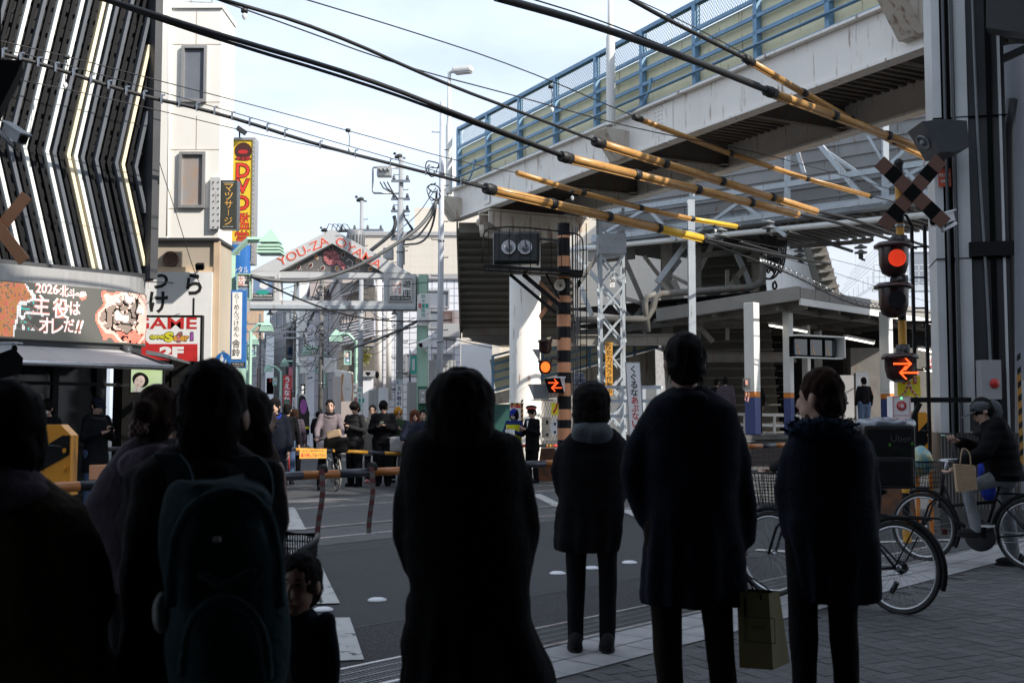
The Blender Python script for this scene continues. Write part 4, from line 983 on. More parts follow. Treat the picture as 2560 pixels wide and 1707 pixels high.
# ================= white building behind
YW = 24.0
def W(u, v, d=0): return P(u, v, YW - d)
fw_ = Fr(V((0, YW, 0)), (1, 0, 0))
def wx(u, v): p = P(u, v, YW); return p.x, p.z
def wbox(mb, u0, u1, v0, v1, d0, d1, mi=0):
    x0, z1 = wx(u0, v0); x1, z0 = wx(u1, v1); x0 = wx(u0, (v0 + v1) / 2)[0]; x1 = wx(u1, (v0 + v1) / 2)[0]; z1 = wx((u0 + u1) / 2, v0)[1]; z0 = wx((u0 + u1) / 2, v1)[1]
    fw_.box(mb, x0, x1, z0, z1, d0, d1, mi); return x0, x1, z0, z1
t = thing('white_building', 'white walled building with two tall narrow windows behind the louvred shop', 'building', (wx(460, 0)[0], YW, 0))
x0 = wx(300, 400)[0]; x1 = wx(548, 400)[0]; xm = wx(423, 400)[0]; z0 = wx(450, 596)[1]; zt = wx(480, 22)[1]
mb = MB(); fw_.box(mb, xm, x1, z0, zt, -1.2, 0); fw_.box(mb, x0, xm - .002, z0, zt + 1.6, -1.2, .06); fw_.box(mb, xm, x1 + .03, zt, zt + .1, -1.2, .05)
for z in (wx(0, 112)[1], wx(0, 256)[1], wx(0, 375)[1], wx(0, 522)[1]): fw_.box(mb, xm, x1, z, z + .012, 0, .006, 1)
for v in (112, 375): fw_.box(mb, wx(490, v)[0], wx(490, v)[0] + .012, wx(0, v)[1], wx(0, v - 85)[1], 0, .006, 1)
mb.build('wall', ['wall_white', 'wall_beige'], t)
mb = MB(); fw_.box(mb, x0, x1, 0, z0 - .06, -1.2, -.02); mb.build('lower_wall', 'wall_beige', t)
mb = MB(); fw_.box(mb, x0, x1 + .05, z0 - .06, z0, -1.2, .08); mb.build('ledge', 'frame_grey', t)
mb = MB(); wbox(mb, 533, 548, 604, 1000, -.02, .05); wbox(mb, 378, 533, 668, 682, -.02, .045); mb.build('trim', 'trim_tan', t)
for (a, b) in (((462, 120, 512, 250)), ((455, 384, 509, 516))) if False else ():
    pass
for (u0, v0, u1, v1, gm) in ((463, 123, 510, 250, 'glass_grey'), (457, 388, 506, 514, 'glass_sky')):
    xa0, za1 = wx(u0, v0); xa1, za0 = wx(u1, v1); wins(fw_, [(xa0, xa1, za0, za1)], t, gm, 'aluminium', 0, .06)
mb = MB(); c = W(428, 648); mb.lathe(c, [(.165, 0), (.165, .05), (.135, .05), (.135, 0)], 24, V((0, -1, 0)))
for i in range(5): mb.beam(c + V((-.12, -.03, -.09 + i * .045)), c + V((.12, -.03, -.09 + i * .045)), .01, .02)
mb.build('vent', 'cross_brown', t)
mb = MB(); mb.tube([W(423, 60, .05), W(422, 350, .05), W(417, 590, .05)], .02, 8); mb.tube([W(401, 5, .12), W(401, 95, .12), W(396, 112, .12), W(380, 124, .12)], .03, 8); mb.build('pipe', 'wall_white', t)
mb = MB()
for u in (428, 478, 530): mb.beam(W(u, 22, -.3), W(u, 0, -.3), .03, .03, 0, V((0, 1, 0)))
for v in (8, 2): mb.beam(W(428, v, -.3), W(530, v + 6, -.3), .02, .02)
mb.build('roof_railing', 'aluminium', t)
mb = MB(); wbox(mb, 528, 552, 446, 574, .0, .1)
for v in range(455, 570, 16):
    for u in (534, 546): mb.ell(W(u, v, .11), .015, 1, 6, 4)
mb.build('sign_backing', ['gate_grey', 'frame_grey'], t)
for (u, lb) in ((387, 'left black spotlight above the white noodle sign'), (503, 'right black spotlight above the white noodle sign')):
    mb = MB(); c = W(u, 668, .2); mb.beam(W(u, 664, 0), c, .03, .03); mb.box(c + V((0, -.1, 0)), (.17, .13, .13), Matrix.Rotation(.5, 3, 'X'), 0, .02); mb.build('spotlight', 'black_paint', label=lb, cat='spotlight')
t = thing('noodle_sign', 'large white sign with black brush strokes reading a noodle dish, above the game sign', 'sign', W(455, 800))
mb = MB(); sx0, sx1, sz0, sz1 = wbox(mb, 360, 532, 682, 960, .05, .12); mb.build('board', 'sign_white', t)
def wt(mb, s_, u, v, hpx, wpx, mi=0, d=.125, bold=.03, rot=0): x, z = wx(u, v); mb.text(s_, fw_, x, z, wpx * YW / F if wpx else None, hpx * YW / F, mi, d=d, bold=bold, rot=rot)
mb = MB(); wt(mb, 'つ', 401, 705, 37, 48); wt(mb, 'け', 401, 757, 54, 46); wt(mb, 'ら', 489, 712, 54, 40); wt(mb, '|', 488, 768, 44, 5); mb.build('lettering', 'ink', t)
t = thing('game_sign', 'red and white game hall sign reading GAME, safari and 2F with left arrow', 'sign', W(440, 850, .3))
mb = MB(); gx0, gx1, gz0, gz1 = wbox(mb, 350, 514, 791, 965, .14, .3); mb.build('frame', 'black_paint', t)
mb = MB(); wbox(mb, 352, 509, 797, 962, .3, .31); mb.build('board', 'sign_white', t)
mb = MB(); fw_.poly(mb, [wx(350, 829), wx(379, 829), wx(367, 845), wx(385, 862), wx(504, 862), wx(504, 960), wx(350, 960)], .31, .314)
wt(mb, 'GAME', 424, 811, 29, 158, 0, .314, .02); mb.build('red_parts', 'red_sign', t)
mb = MB(); wt(mb, '2F', 440, 882, 27, 60, 0, .318, .06); mb.build('floor_number', 'sign_white', t)
for s_, u, v, h_, w_, m_, d in (('GAME', 405, 845, 9, 36, 'yellow_ink', .318), ('S', 434, 845, 24, 22, 'yellow_ink', .319), ('afar', 464, 846, 17, 38, 'orange_sign', .318), ('i', 490, 843, 20, 7, 'purple_ink', .318), ('f', 459, 845, 24, 13, 'pink', .32)):
    mb = MB(); wt(mb, s_, u, v, h_ + 3, w_ + 3, 0, .3162, .1); mb.build('letter_outline', 'ink', t); mb = MB(); wt(mb, s_, u, v, h_, w_, 0, d, .06); mb.build('letter', m_, t)
# massage LED sign, DVD sign, dental sign
t = thing('massage_sign', 'narrow dark dot matrix sign with amber katakana jutting from the white building', 'sign', P(570, 510, 23))
fr, w_, h_ = FP(552, 589, 453, 570, 22.8); mb = MB(); fr.box(mb, -.02, w_ + .02, -.02, h_ + .02, -.25, -.01, 1); fr.box(mb, 0, w_, 0, h_, -.2, 0); mb.build('case', ['led_off', 'steel'], t)
mb = MB(); mb.vtext('マッサージ', fr, w_ / 2, h_ - .05, .155, .2, 0, gap=1.1, d=.004, bold=-.004); mb.build('lettering', 'led_amber', t)
mb = MB()
for i in range(9): fr.box(mb, .04 + i * .024, .055 + i * .024, h_ - .035, h_ - .025, 0, .005); fr.box(mb, .04 + i * .024, .055 + i * .024, .02, .03, 0, .005)
mb.build('light_dots', 'sign_white', t)
t = thing('dvd_sign', 'tall yellow vertical sign with red DVD lettering and a dark round emblem', 'sign', P(602, 480, 27))
fr, w_, h_ = FP(573, 634, 345, 660, 27); mb = MB(); ring(mb, fr, .06, w_ - .06, .06, h_ - .06, .06, -.35, .03); mb.build('frame', 'aluminium', t)
mb = MB(); fr.box(mb, .06, w_ - .06, .06, h_ - .06, -.3, 0); mb.build('board', 'sign_yellow', t)
mb = MB(); k = h_ / 315
for i in range(26): 
    for x in (.03, w_ - .03): fr.disc(mb, x, .1 + i * .115, .012, .012, .03, .04, 0, 6)
mb.build('bulbs', 'sign_white', t)
def yv(v): return (660 - v) * k
mb = MB(); fr.disc(mb, w_ / 2, yv(378), .21, .21, 0, .004); fr.disc(mb, w_ / 2, yv(398), .2, .05, 0, .0045); mb.build('emblem', 'emblem_dark', t)
mb = MB(); mb.text('金太郎', fr, w_ / 2, yv(397), .34, .1, 0, d=.006, bold=.02); fr.disc(mb, w_ / 2, yv(380), .12, .05, .004, .006); mb.build('emblem_mark', 'red_sign', t)
for (m_, bo, d, g) in (('ink', .06, .004, .03), ('red_bright', .02, .008, 0)):
    mb = MB()
    for s_, v, hh, ww in (('D', 427, 36, .32), ('V', 466, 36, .34), ('D', 508, 36, .32), ('鑑', 553, 40, .34), ('賞', 598, 40, .34)): mb.text(s_, fr, w_ / 2, yv(v), ww + g, hh * k + g, 0, d=d, bold=bo if s_ in 'DV' else bo * .25)
    mb.build('lettering', m_, t)
mb = MB(); fr.box(mb, -.25, 0, h_ * .93, h_ * .95, -.2, -.15); mb.tube([fr.pt(.2, h_, 0), fr.pt(.22, h_ + .15, .1)], .02, 6); R = Matrix.Rotation(.6, 3, 'Y'); mb.box(fr.pt(.28, h_ + .14, .15), (.25, .12, .12), R, 0, .02); mb.build('floodlight', 'frame_grey', t)
t = thing('dental_sign', 'curved blue dental clinic sign with white katakana behind the mint lamp bracket', 'sign', P(597, 660, 26))
mb = MB(); c = P(590, 720, 27); R_ = .34; 
for i in range(12):
    a0, a1 = pi + pi * i / 12, pi + pi * (i + 1) / 12; p0 = c + V((R_ * cos(a0), R_ * sin(a0) * .5, 0)); p1 = c + V((R_ * cos(a1), R_ * sin(a1) * .5, 0))
    for (za, zb, mi) in ((-.6, -.1, 1), (-.1, 1.02, 0), (1.02, 1.1, 1)): mb.add([p0 + V((0, 0, za)), p1 + V((0, 0, za)), p1 + V((0, 0, zb)), p0 + V((0, 0, zb))], [(0, 1, 2, 3)], mi)
mb.build('board', ['sign_blue', 'aluminium'], t); fr = Fr(c + V((-R_, -R_ * .5 - .01, 0)), (1, 0, 0)); mb = MB(); mb.text('デンタル', fr, .42, .42, .5, .17, 0, d=.0, bold=.01)
for i in range(3): mb.text('~', fr, .42, .78 + i * .05, .1, .03, 0, d=0, bold=.02)
mb.build('lettering', 'sign_white', t)
t = thing('ramen_banner', 'narrow white ramen banner with black kana on a blue framed board', 'sign', P(600, 820, 25))
fr, w_, h_ = FP(573, 613, 725, 920, 25.2); mb = MB(); fr.box(mb, 0, w_, 0, h_, -.08, 0); mb.build('frame', 'sign_blue', t); mb = MB(); fr.box(mb, .05, w_ * .74, .2, h_ - .05, 0, .02); mb.build('board', 'sign_white', t)
mb = MB(); mb.vtext('らーめんつけめん', fr, w_ * .42, h_ - .08, .115, .11, 0, gap=1.05, d=.022, bold=.005); mb.vtext('舎鈴', fr, w_ * .42, h_ - 1.1, .18, .19, 0, gap=1.08, d=.022, bold=.012); mb.build('lettering', 'ink', t)
mb = MB(); fr.box(mb, w_ * .1, w_, .02, .13, 0, .006); mb.text('03-5944-4909', fr, w_ * .55, .095, .25, .022, 1, d=.008); mb.text('www.humin2.jp', fr, w_ * .55, .05, .25, .022, 1, d=.008); mb.build('phone_strip', ['ink', 'sign_white'], t)
# pedestrian sign
t = thing('pedestrian_sign', 'round blue pedestrian sign with white adult and child figures', 'road sign', P(558, 900, 22))
c = P(558, 900, 22); fr = Fr(c, (1, 0, 0)); mb = MB(); fr.disc(mb, 0, 0, .15, .15, 0, .01, 0, 28); mb.build('disc', 'sign_blue', t)
mb = MB(); fr.disc(mb, -.025, .09, .018, .02, .01, .013, 0, 12); fr.poly(mb, [(-.05, .065), (0, .065), (.012, .02), (.0, -.02), (-.004, -.12), (-.022, -.12), (-.026, -.04), (-.03, -.12), (-.048, -.12), (-.05, -.02), (-.062, .02)], .01, .013)
fr.disc(mb, .05, -.01, .014, .015, .01, .013, 0, 10); fr.poly(mb, [(.03, -.03), (.07, -.03), (.075, -.07), (.062, -.115), (.052, -.115), (.05, -.08), (.046, -.115), (.036, -.115), (.026, -.07)], .01, .013); mb.build('figures', 'sign_white', t)
mb = MB(); mb.tube([U(558, 22.1, 0), U(558, 22.1, 2.7)], .03, 10); mb.build('pole', 'steel', t)
fr, w_, h_ = FP(563, 596, 918, 945, 22); mb = MB(); fr.box(mb, 0, w_, 0, h_, 0, .01); mb.text('除く', fr, w_ * .3, h_ * .7, None, h_ * .3, 1, d=.012); mb.build('sub_plate', ['wall_grey', 'ink'], t)
# ================= gate over the shopping street
YG = 30.0
def GP(u, v, d=0): return P(u, v, YG - d)
fg = Fr(V((0, YG, 0)), (1, 0, 0))
def gx(u, v): p = P(u, v, YG); return (p.x, p.z)
t = thing('street_gate', 'grey gabled gate over the shopping street reading YOU-ZA OYAMA in red', 'gate', U(830, YG, 0))
mb = MB()
# gable chords as prisms with a triangular opening
L0, PK, R0 = gx(630, 682), gx(834, 576), gx(1028, 686)
iL, iP, iR = gx(703, 681), gx(834, 612), gx(962, 685)
fg.poly(mb, [L0, iL, iP, PK], -.25, .25); fg.poly(mb, [PK, iP, iR, R0], -.25, .248)
fg.poly(mb, [gx(703, 681), gx(703, 697), gx(962, 697), gx(962, 685)], -.2, .2)
fg.poly(mb, [gx(623, 681), gx(703, 681), gx(703, 753), gx(619, 753)], -.25, .25); fg.poly(mb, [gx(962, 686), gx(1041, 688), gx(1041, 755), gx(962, 755)], -.25, .25)
fg.poly(mb, [gx(619, 753), gx(1041, 755), gx(1041, 768), gx(619, 764)], -.27, .27); fg.poly(mb, [gx(619, 764), gx(1041, 768), gx(1041, 776), gx(619, 774)], -.32, .33, 1)
mb.build('frame', ['gate_grey', 'steel_paint'], t)
mb = MB(); fg.poly(mb, [gx(703, 681), gx(962, 685), gx(834, 612)], -.02, .02)
mb.build('picture_board', 'gate_dark', t)
mb = MB(); c = gx(829, 645); fg.disc(mb, c[0], c[1], .21, .2, .02, .045, 0, 24); c = gx(815, 634); fg.disc(mb, c[0], c[1], .06, .06, .02, .044, 0); fg.poly(mb, [gx(840, 655), gx(850, 648), gx(868, 668), gx(858, 675)], .02, .046)
mb.build('pink_figure', 'pink', t)
for (u, v, m_, ro) in ((791, 643, 1, .5), (747, 669, 0, -.4), (777, 664, 0, -.5), (807, 671, 0, -.5), (843, 672, 1, .3), (858, 638, 0, -.4), (895, 652, 1, -.3), (893, 671, 0, .3), (926, 673, 1, -.4), (828, 620, 0, .2)):
    mb = MB(); c = gx(u, v); fg.disc(mb, c[0], c[1], .055, .078, .02, .03, 2, 14, ro); fg.disc(mb, c[0], c[1], .045, .067, .02, .036, m_, 14, ro)
    mb.beam(fg.pt(c[0] - .04, c[1] - .02, .04), fg.pt(c[0] + .04, c[1] + .02, .04), .012, .004, 2 if False else 0); mb.build('bean', ['bean', 'bean_light', 'sign_white'], t)
mb = MB()
for i in range(14):
    c = gx(740 + i * 14, 681 - abs(i % 3) * 6); fg.disc(mb, c[0], c[1], .01, .01, .02, .03, 2, 6)
mb.tube([fg.pt(*gx(868, 666), .04), fg.pt(*gx(880, 672), .04), fg.pt(*gx(882, 655), .04), fg.pt(*gx(872, 648), .04), fg.pt(*gx(866, 655), .04)], .012, 5, 2)
mb.build('line_drawing', ['bean', 'bean_light', 'sign_white'], t)
def along(mb, s_, u0, v0, u1, v1, hpx, mi, d, bold, grow=0):
    n = len(s_); a = V(gx(u0, v0)); b = V(gx(u1, v1)); ang = atan2(b.y - a.y, b.x - a.x)
    mb.text(s_, fg, (a.x + b.x) / 2, (a.y + b.y) / 2, (b - a).length + grow, hpx * YG / F + grow, mi, d=d, bold=bold, rot=ang)
for (m_, bo, d, g) in (('sign_white', .05, .256, .02), ('red_letter', .012, .26, 0)):
    mb = MB(); along(mb, 'YOU-ZA', 700, 659, 824, 603, 22, 0, d, bo, g); along(mb, 'OYAMA', 845, 603, 956, 668, 22, 0, d, bo, g); mb.build('lettering', m_, t)
# side panels
def panel(u0, u1, v0, v1, kind):
    x0, z1 = gx(u0, v0); x1, z0 = gx(u1, v1); w_, h_ = x1 - x0, z1 - z0; fr = Fr(V((x0, YG - .25, z0)), (1, 0, 0))
    m = MB(); ring(m, fr, .03, w_ - .03, .03, h_ - .03, .03, .0, .06); o = m.build('panel_frame', 'aluminium', t)
    m = MB(); fr.box(m, .03, w_ - .03, .03, h_ - .03, 0, .03, 0); fr.box(m, .05, w_ - .05, .04, .15, .03, .034, 1); m.text('YOU-ZA OYAMA', fr, w_ / 2, .095, w_ * .8, .05, 2, d=.037, bold=.02)
    if kind == 'L':
        fr.box(m, .06, w_ - .06, .16, h_ - .06, .03, .033, 3); fr.disc(m, w_ * .5, h_ * .3, w_ * .28, h_ * .1, .033, .036, 4); fr.disc(m, w_ * .55, h_ * .6, w_ * .2, h_ * .16, .033, .038, 2)
    else:
        fr.box(m, .1, w_ * .52, .2, h_ - .1, .03, .034, 5)
        for (a, b) in ((.24, .78), (.38, .78), (.2, .62), (.42, .62), (.24, .47), (.38, .47), (.31, .62), (.24, .33), (.38, .33)): fr.disc(m, w_ * a, h_ * b, w_ * .07, h_ * .07, .034, .037, 2, 12)
        m.text('遊', fr, w_ * .76, h_ * .74, w_ * .34, h_ * .3, 1, d=.035, bold=.01); m.text('座', fr, w_ * .76, h_ * .36, w_ * .34, h_ * .3, 1, d=.035, bold=.01)
    m.build('panel', ['sign_white', 'ink', 'sign_white', 'sign_blue_soft', 'teal', 'salmon'], t)
panel(634, 692, 694, 751, 'L'); panel(973, 1034, 698, 757, 'R')
# columns
for (u0, u1, v0) in ((590, 611, 700), (1048, 1069, 688)):
    x0 = gx(u0, 800)[0]; x1 = gx(u1, 800)[0]; z1 = gx(u0, v0)[1]
    mb = MB(); zs = gx(u0, 966)[1]; fg.box(mb, x0, x1, zs, z1, -.25, .2, 0); fg.box(mb, x0 - .05, x0 - .002, 0, z1 - .05, -.15, .1, 0); fg.box(mb, x0, x1, 0, zs, -.25, .21, 1); mb.build('column', ['mint', 'mint_dark'], t)
mb = MB(); 
for (u, v) in ((675, 784), (833, 783), (986, 783)): c = GP(u, v, .1); mb.lathe(c, [(.02, .12), (.03, .06), (.1, -.03), (.09, -.03), (.02, .03)], 14)
mb.build('downlights', 'aluminium', t)
# clinic sign and camera on right gate column
t = thing('clinic_sign', 'white rounded clinic sign with green characters on the mint gate column', 'sign', GP(1059, 775, .3))
fr = Fr(GP(1043, 814, .3), (1, 0, 0)); w_ = 31 * YG / F; h_ = 80 * YG / F; mb = MB(); c_ = .06; fr.poly(mb, [(c_, 0), (w_ - c_, 0), (w_, c_), (w_, h_ - c_), (w_ - c_, h_), (c_, h_), (0, h_ - c_), (0, c_)], 0, .04); mb.build('board', 'sign_white', t)
def clinic(fr, w_, h_, top, t, d=.044, s_=1.0):
    mb = MB(); mb.text('鈴', fr, w_ / 2, top - .08, None, .11 * s_, 0, d=d, bold=.01); mb.text('木', fr, w_ / 2, top - .2 * s_, None, .1 * s_, 0, d=d, bold=.01); mb.text('医', fr, w_ / 2, top - .45 * s_, None, .1 * s_, 0, d=d, bold=.01); mb.text('院', fr, w_ / 2, top - .57 * s_, None, .1 * s_, 0, d=d, bold=.01)
    for i, m_ in ((0, 1), (1, 0), (2, 0)): x = w_ / 2 + (i - 1) * .09 * s_; fr.box(mb, x - .035, x + .035, top - .38 * s_, top - .27 * s_, d, d + .003, m_)
    mb.text('歯科', fr, w_ / 2 - .09 * s_, top - .325 * s_, None, .03, 2, d=d + .004); return mb
mb = clinic(fr, w_, h_, h_, t); fr2 = fr
for i, s_ in enumerate(('第六小 そば', '大山町12-10', '03-3956-1756')): mb.text(s_, fr, w_ / 2, .16 - i * .045, w_ * .7, .026, 3, d=.044)
mb.text('→', fr, w_ * .84, .3, None, .04, 1, d=.044, bold=.02); mb.build('lettering', ['teal', 'red_sign', 'sign_white', 'cable_grey'], t)
def cctv(name, label, c, dirv, s_=1.0, mat='plastic_white', arm=None):
    t = thing(name, label, 'camera', c, None); d = V(dirv).normalized(); m = MB(); c = V(c)
    m.beam(c - d * .14 * s_, c + d * .14 * s_, .11 * s_, .11 * s_); m.beam(c - d * .16 * s_ + V((0, 0, .065 * s_)), c + d * .2 * s_ + V((0, 0, .065 * s_)), .14 * s_, .015 * s_); m.build('housing', mat, t)
    m = MB(); m.lathe(c + d * .141 * s_, [(.0, 0), (.04 * s_, 0), (.04 * s_, .01), (0, .01)], 12, d); m.build('lens', 'black_matte', t)
    m = MB(); m.tube([c - V((0, 0, .05 * s_)), c - V((0, 0, .14 * s_)), c + (V(arm) if arm else V((0, .2, -.14))) * s_], .022 * s_, 8); m.build('bracket', mat, t)
cctv('security_camera', 'white security camera high on the mint gate column', GP(1063, 858, .45), (-.6, -.8, -.35), 1.3)
t = thing('control_box', 'grey control cabinet at the foot of the right gate column', 'cabinet', GP(1061, 1000, .3)); mb = MB(); fr, w_, h_ = FP(1048, 1071, 973, 1008, 29.7); fr.box(mb, 0, w_, 0, h_, -.1, .15); mb.build('case', 'wall_grey', t)
mb = MB(); fr.box(mb, w_ * .3, w_ * .6, h_ * .7, h_ * .8, .15, .154); fr.box(mb, w_ * .3, w_ * .5, h_ * .2, h_ * .35, .15, .154); mb.build('labels', 'sign_white', t)
# ================= mint street lamps with pyramid heads
def street_lamp(u, v, Y, side, spx, label, pole_u, banner=None, z_arm=None):
    k = Y / F; t = thing('street_lamp', label, 'street lamp', U(pole_u, Y, 0), 'mint street lamps with pyramid shades'); c = P(u, v, Y); s_ = spx * k / 2
    mb = MB(); zt = c.z + s_ * .2; h = s_ * 1.05
    def ring4(z, r): return [c + V((-r, -r, z)), c + V((r, -r, z)), c + V((r, r, z)), c + V((-r, r, z))]
    a = ring4(s_ * .25, s_ * .92); ap = c + V((0, 0, s_ * 1.6)); mb.add(a + [ap], [(0, 1, 4), (1, 2, 4), (2, 3, 4), (3, 0, 4), (3, 2, 1, 0)])
    for i in range(3):
        r0 = s_ * (.95 + i * .04); z0 = -i * s_ * .3; a = ring4(z0 + s_ * .05, r0); b = ring4(z0 - s_ * .16, r0 + .02); mb.add(a + b, [(0, 1, 5, 4), (1, 2, 6, 5), (2, 3, 7, 6), (3, 0, 4, 7), (4, 5, 6, 7), (3, 2, 1, 0)])
    mb.build('shade', 'mint', t); mb = MB(); mb.lathe(c, [(0, -s_ * .8), (s_ * .5, -s_ * .75), (s_ * .5, s_ * .2)], 10); mb.build('lamp', 'sign_white', t)
    p = U(pole_u, Y, 0); az_ = c.z + s_ * .55; el_ = s_ * 1.4
    mb = MB(); e = c + V((0, 0, s_ * .55)); x1 = p.x + (el_ if c.x > p.x else -el_); w2 = .12 * s_ / .35 + .02
    mb.tube([e, V((x1, Y, az_)), V((p.x, Y, az_ - el_)), V((p.x, Y, 2.6))], w2 * .7, 4, smooth=False); mb.box(V((p.x, Y, 1.3)), (w2 * 1.6, w2 * 1.6, 2.6), None, 1); mb.build('pole', ['mint', 'concrete_pole'], t)
    if banner:
        bu0, bu1, bv0, bv1 = banner; fr, w_, h_ = FP(bu0, bu1, bv0, bv1, Y - .1); m = MB(); ring(m, fr, .03, w_ - .03, .03, h_ - .03, .03, -.05, .05); o = m.build('banner', 'mint', t)
        m = MB(); fr.box(m, .02, w_ - .02, .02, h_ - .02, -.03, .02); fr.box(m, w_ * .1, w_ * .48, h_ * .55, h_ * .94, .02, .024, 1); fr.box(m, .04, w_ - .04, h_ * .1, h_ * .46, .02, .024, 3); fr.disc(m, w_ * .55, h_ * .3, w_ * .2, h_ * .09, .024, .03, 0); fr.disc(m, w_ * .5, h_ * .16, w_ * .28, h_ * .05, .024, .028, 4)
        for (a_, b_) in ((.19, .86), (.39, .86), (.19, .74), (.39, .74), (.29, .65)): fr.disc(m, w_ * a_, h_ * b_, w_ * .08, h_ * .045, .024, .027, 0, 10)
        m.text('遊', fr, w_ * .74, h_ * .86, w_ * .36, h_ * .17, 2, d=.024, bold=.01); m.text('座', fr, w_ * .74, h_ * .66, w_ * .36, h_ * .17, 2, d=.024, bold=.01); fr.box(m, w_ * .1, w_ * .9, h_ * .48, h_ * .53, .02, .025, 2)
        m.build('banner_face', ['sign_white', 'salmon', 'ink', 'sign_blue_soft', 'teal'], o)
street_lamp(677, 615, 26, 1, 56, 'nearest mint street lamp with slatted pyramid shade in front of the gate', 572, (591, 627, 684, 750))
street_lamp(667, 818, 42, 1, 27, 'mint pyramid lamp left below the gate beam', 622, None)
street_lamp(634, 853, 50, 1, 22, 'small mint pyramid lamp at far left above a banner', 614, (620, 640, 858, 892))
street_lamp(841, 843, 40, -1, 28, 'mint pyramid lamp on the right with curved arm beside the concrete pole', 888, (860, 878, 877, 912))
street_lamp(771, 877, 46, -1, 26, 'mint pyramid lamp hanging in the middle of the street', 812, (788, 800, 905, 931))
street_lamp(712, 908, 60, -1, 18, 'small mint lamp above the red noodle banner', 744, (724, 737, 930, 955))
street_lamp(671, 922, 64, -1, 18, 'farthest mint lamp low on the left of the red banner', 700, (682, 692, 943, 963))
# ================= utility poles
def pole(label, u, Y, v_top, wpx, mat='concrete_pole', v_bot=None, steps=True, lean=0, group='utility poles'):
    k = Y / F; r = wpx * k / 2; a = U(u, Y, 0); zt = P(u, v_top, Y).z; t = thing('utility_pole', label, 'utility pole', a, group)
    mb = MB(); mb.tube([a, a + V((lean, 0, zt))], [r * 1.12, r * .85], 16); mb.build('shaft', mat, t)
    if steps:
        mb = MB(); z = 2.2; i = 0
        while z < zt - .3:
            sx = 1 if i % 2 else -1; mb.tube([a + V((0, 0, z)), a + V((sx * (r + .13), -.02, z)), a + V((sx * (r + .13), -.02, z + .03))], .012, 5); z += .45; i += 1
        mb.build('steps', 'iron_dark', t)
        mb = MB()
        for z in (zt * .35, zt * .62, zt * .8): mb.lathe(a + V((lean * z / zt, 0, z)), [(r * 1.06, 0), (r * 1.12, .0), (r * 1.12, .05), (r * 1.06, .05)], 16)
        mb.build('bands', 'steel', t)
    return t, a, r, zt
def xarm(t, a, z, w_, dy=0, ins=3, mat='steel', boxes=True):
    mb = MB(); mb.beam(a + V((-w_ / 2, -.12, z)), a + V((w_ / 2, -.12, z)), .07, .07); mb.build('cross_arm', mat, t)
    for i in range(ins):
        m = MB(); x = -w_ / 2 + w_ * (i + .2) / max(ins - .6, 1); m.lathe(a + V((x, -.12, z + .03)), [(.02, 0), (.05, .02), (.05, .06), (.03, .07), (.045, .1), (.02, .14)], 10); m.build('insulator', 'cable_grey', t)
t, a, r, zt = pole('pale concrete pole standing alone between the gate and the footbridge', 1097, 28, 256, 15, 'wall_greyblue', lean=.05)
t, a, r, zt = pole('utility pole with boxed switch gear on its left, in front of the beige building', 998, 33, 395, 14)
mb = MB(); c = P(961, 430, 33); mb.box(c, (.42, .3, .3), None, 0, .02); 
for i in range(3): mb.lathe(c + V((-.12 + i * .12, -.16, .02)), [(0, 0), (.045, 0), (.045, .08), (.02, .12)], 10, V((0, -1, 0))); 
mb.build('switch_gear', 'aluminium', t)
mb = MB(); mb.tube([P(996, 420, 33), P(934, 419, 33), P(932, 422, 33), P(932, 480, 33), P(935, 483, 33), P(996, 484, 33)], .03, 6); mb.build('bracket', 'steel', t)
mb = MB()
for i in range(3): mb.tube([P(950 + i * 9, 455, 32.8), P(958 + i * 9, 470, 32.8), P(985, 485, 32.8), P(996, 500, 32.8)], .022, 6)
for i in range(4): mb.tube([P(1003, 500 + i * 4, 32.7), P(1012, 545, 32.7), P(1032, 572 + i * 2, 32.7), P(1020, 582, 32.7), P(1006, 600 + i * 5, 32.7), P(1006, 660, 32.7)], .025, 6)
mb.build('cables', 'cable', t)
mb = MB(); mb.box(P(1004, 640, 32.6), (.18, .2, .5), None, 0, .02); mb.box(P(971, 635, 33), (.3, .25, .35), None, 0, .03); mb.build('junction_box', 'aluminium', t)
for z in (395 + 60, 500, 530, 600): xarm(t, a, P(998, z, 33).z, .55, ins=2)
t, a, r, zt = pole('concrete pole with a bird on top and a grey transformer behind the gate peak', 899, 38, 503, 11, v_bot=0)
mb = MB(); c = P(890, 600, 37.6); mb.lathe(c, [(0, -.42), (.28, -.42), (.3, -.35), (.3, .25), (.26, .32), (0, .34)], 18)
for i in range(10): an = pi + pi * i / 10; mb.beam(c + V((cos(an) * .31, sin(an) * .31, -.3)), c + V((cos(an) * .31, sin(an) * .31, .15)), .02, .05, 0, V((0, 1, 0)))
mb.build('transformer', 'cable_grey2', t)
xarm(t, a, P(899, 577, 38).z, 1.5, ins=4)
mb = MB()
for i in range(4): mb.tube([P(815 + i * 12, 578, 37.5), P(822 + i * 12, 560, 37.5), P(832 + i * 12, 562, 37.5), P(845 + i * 11, 578, 37.5)], .014, 5)
mb.beam(P(812, 580, 37.6), P(900, 578, 37.6), .05, .05); mb.build('jumper_wires', 'cable', t)
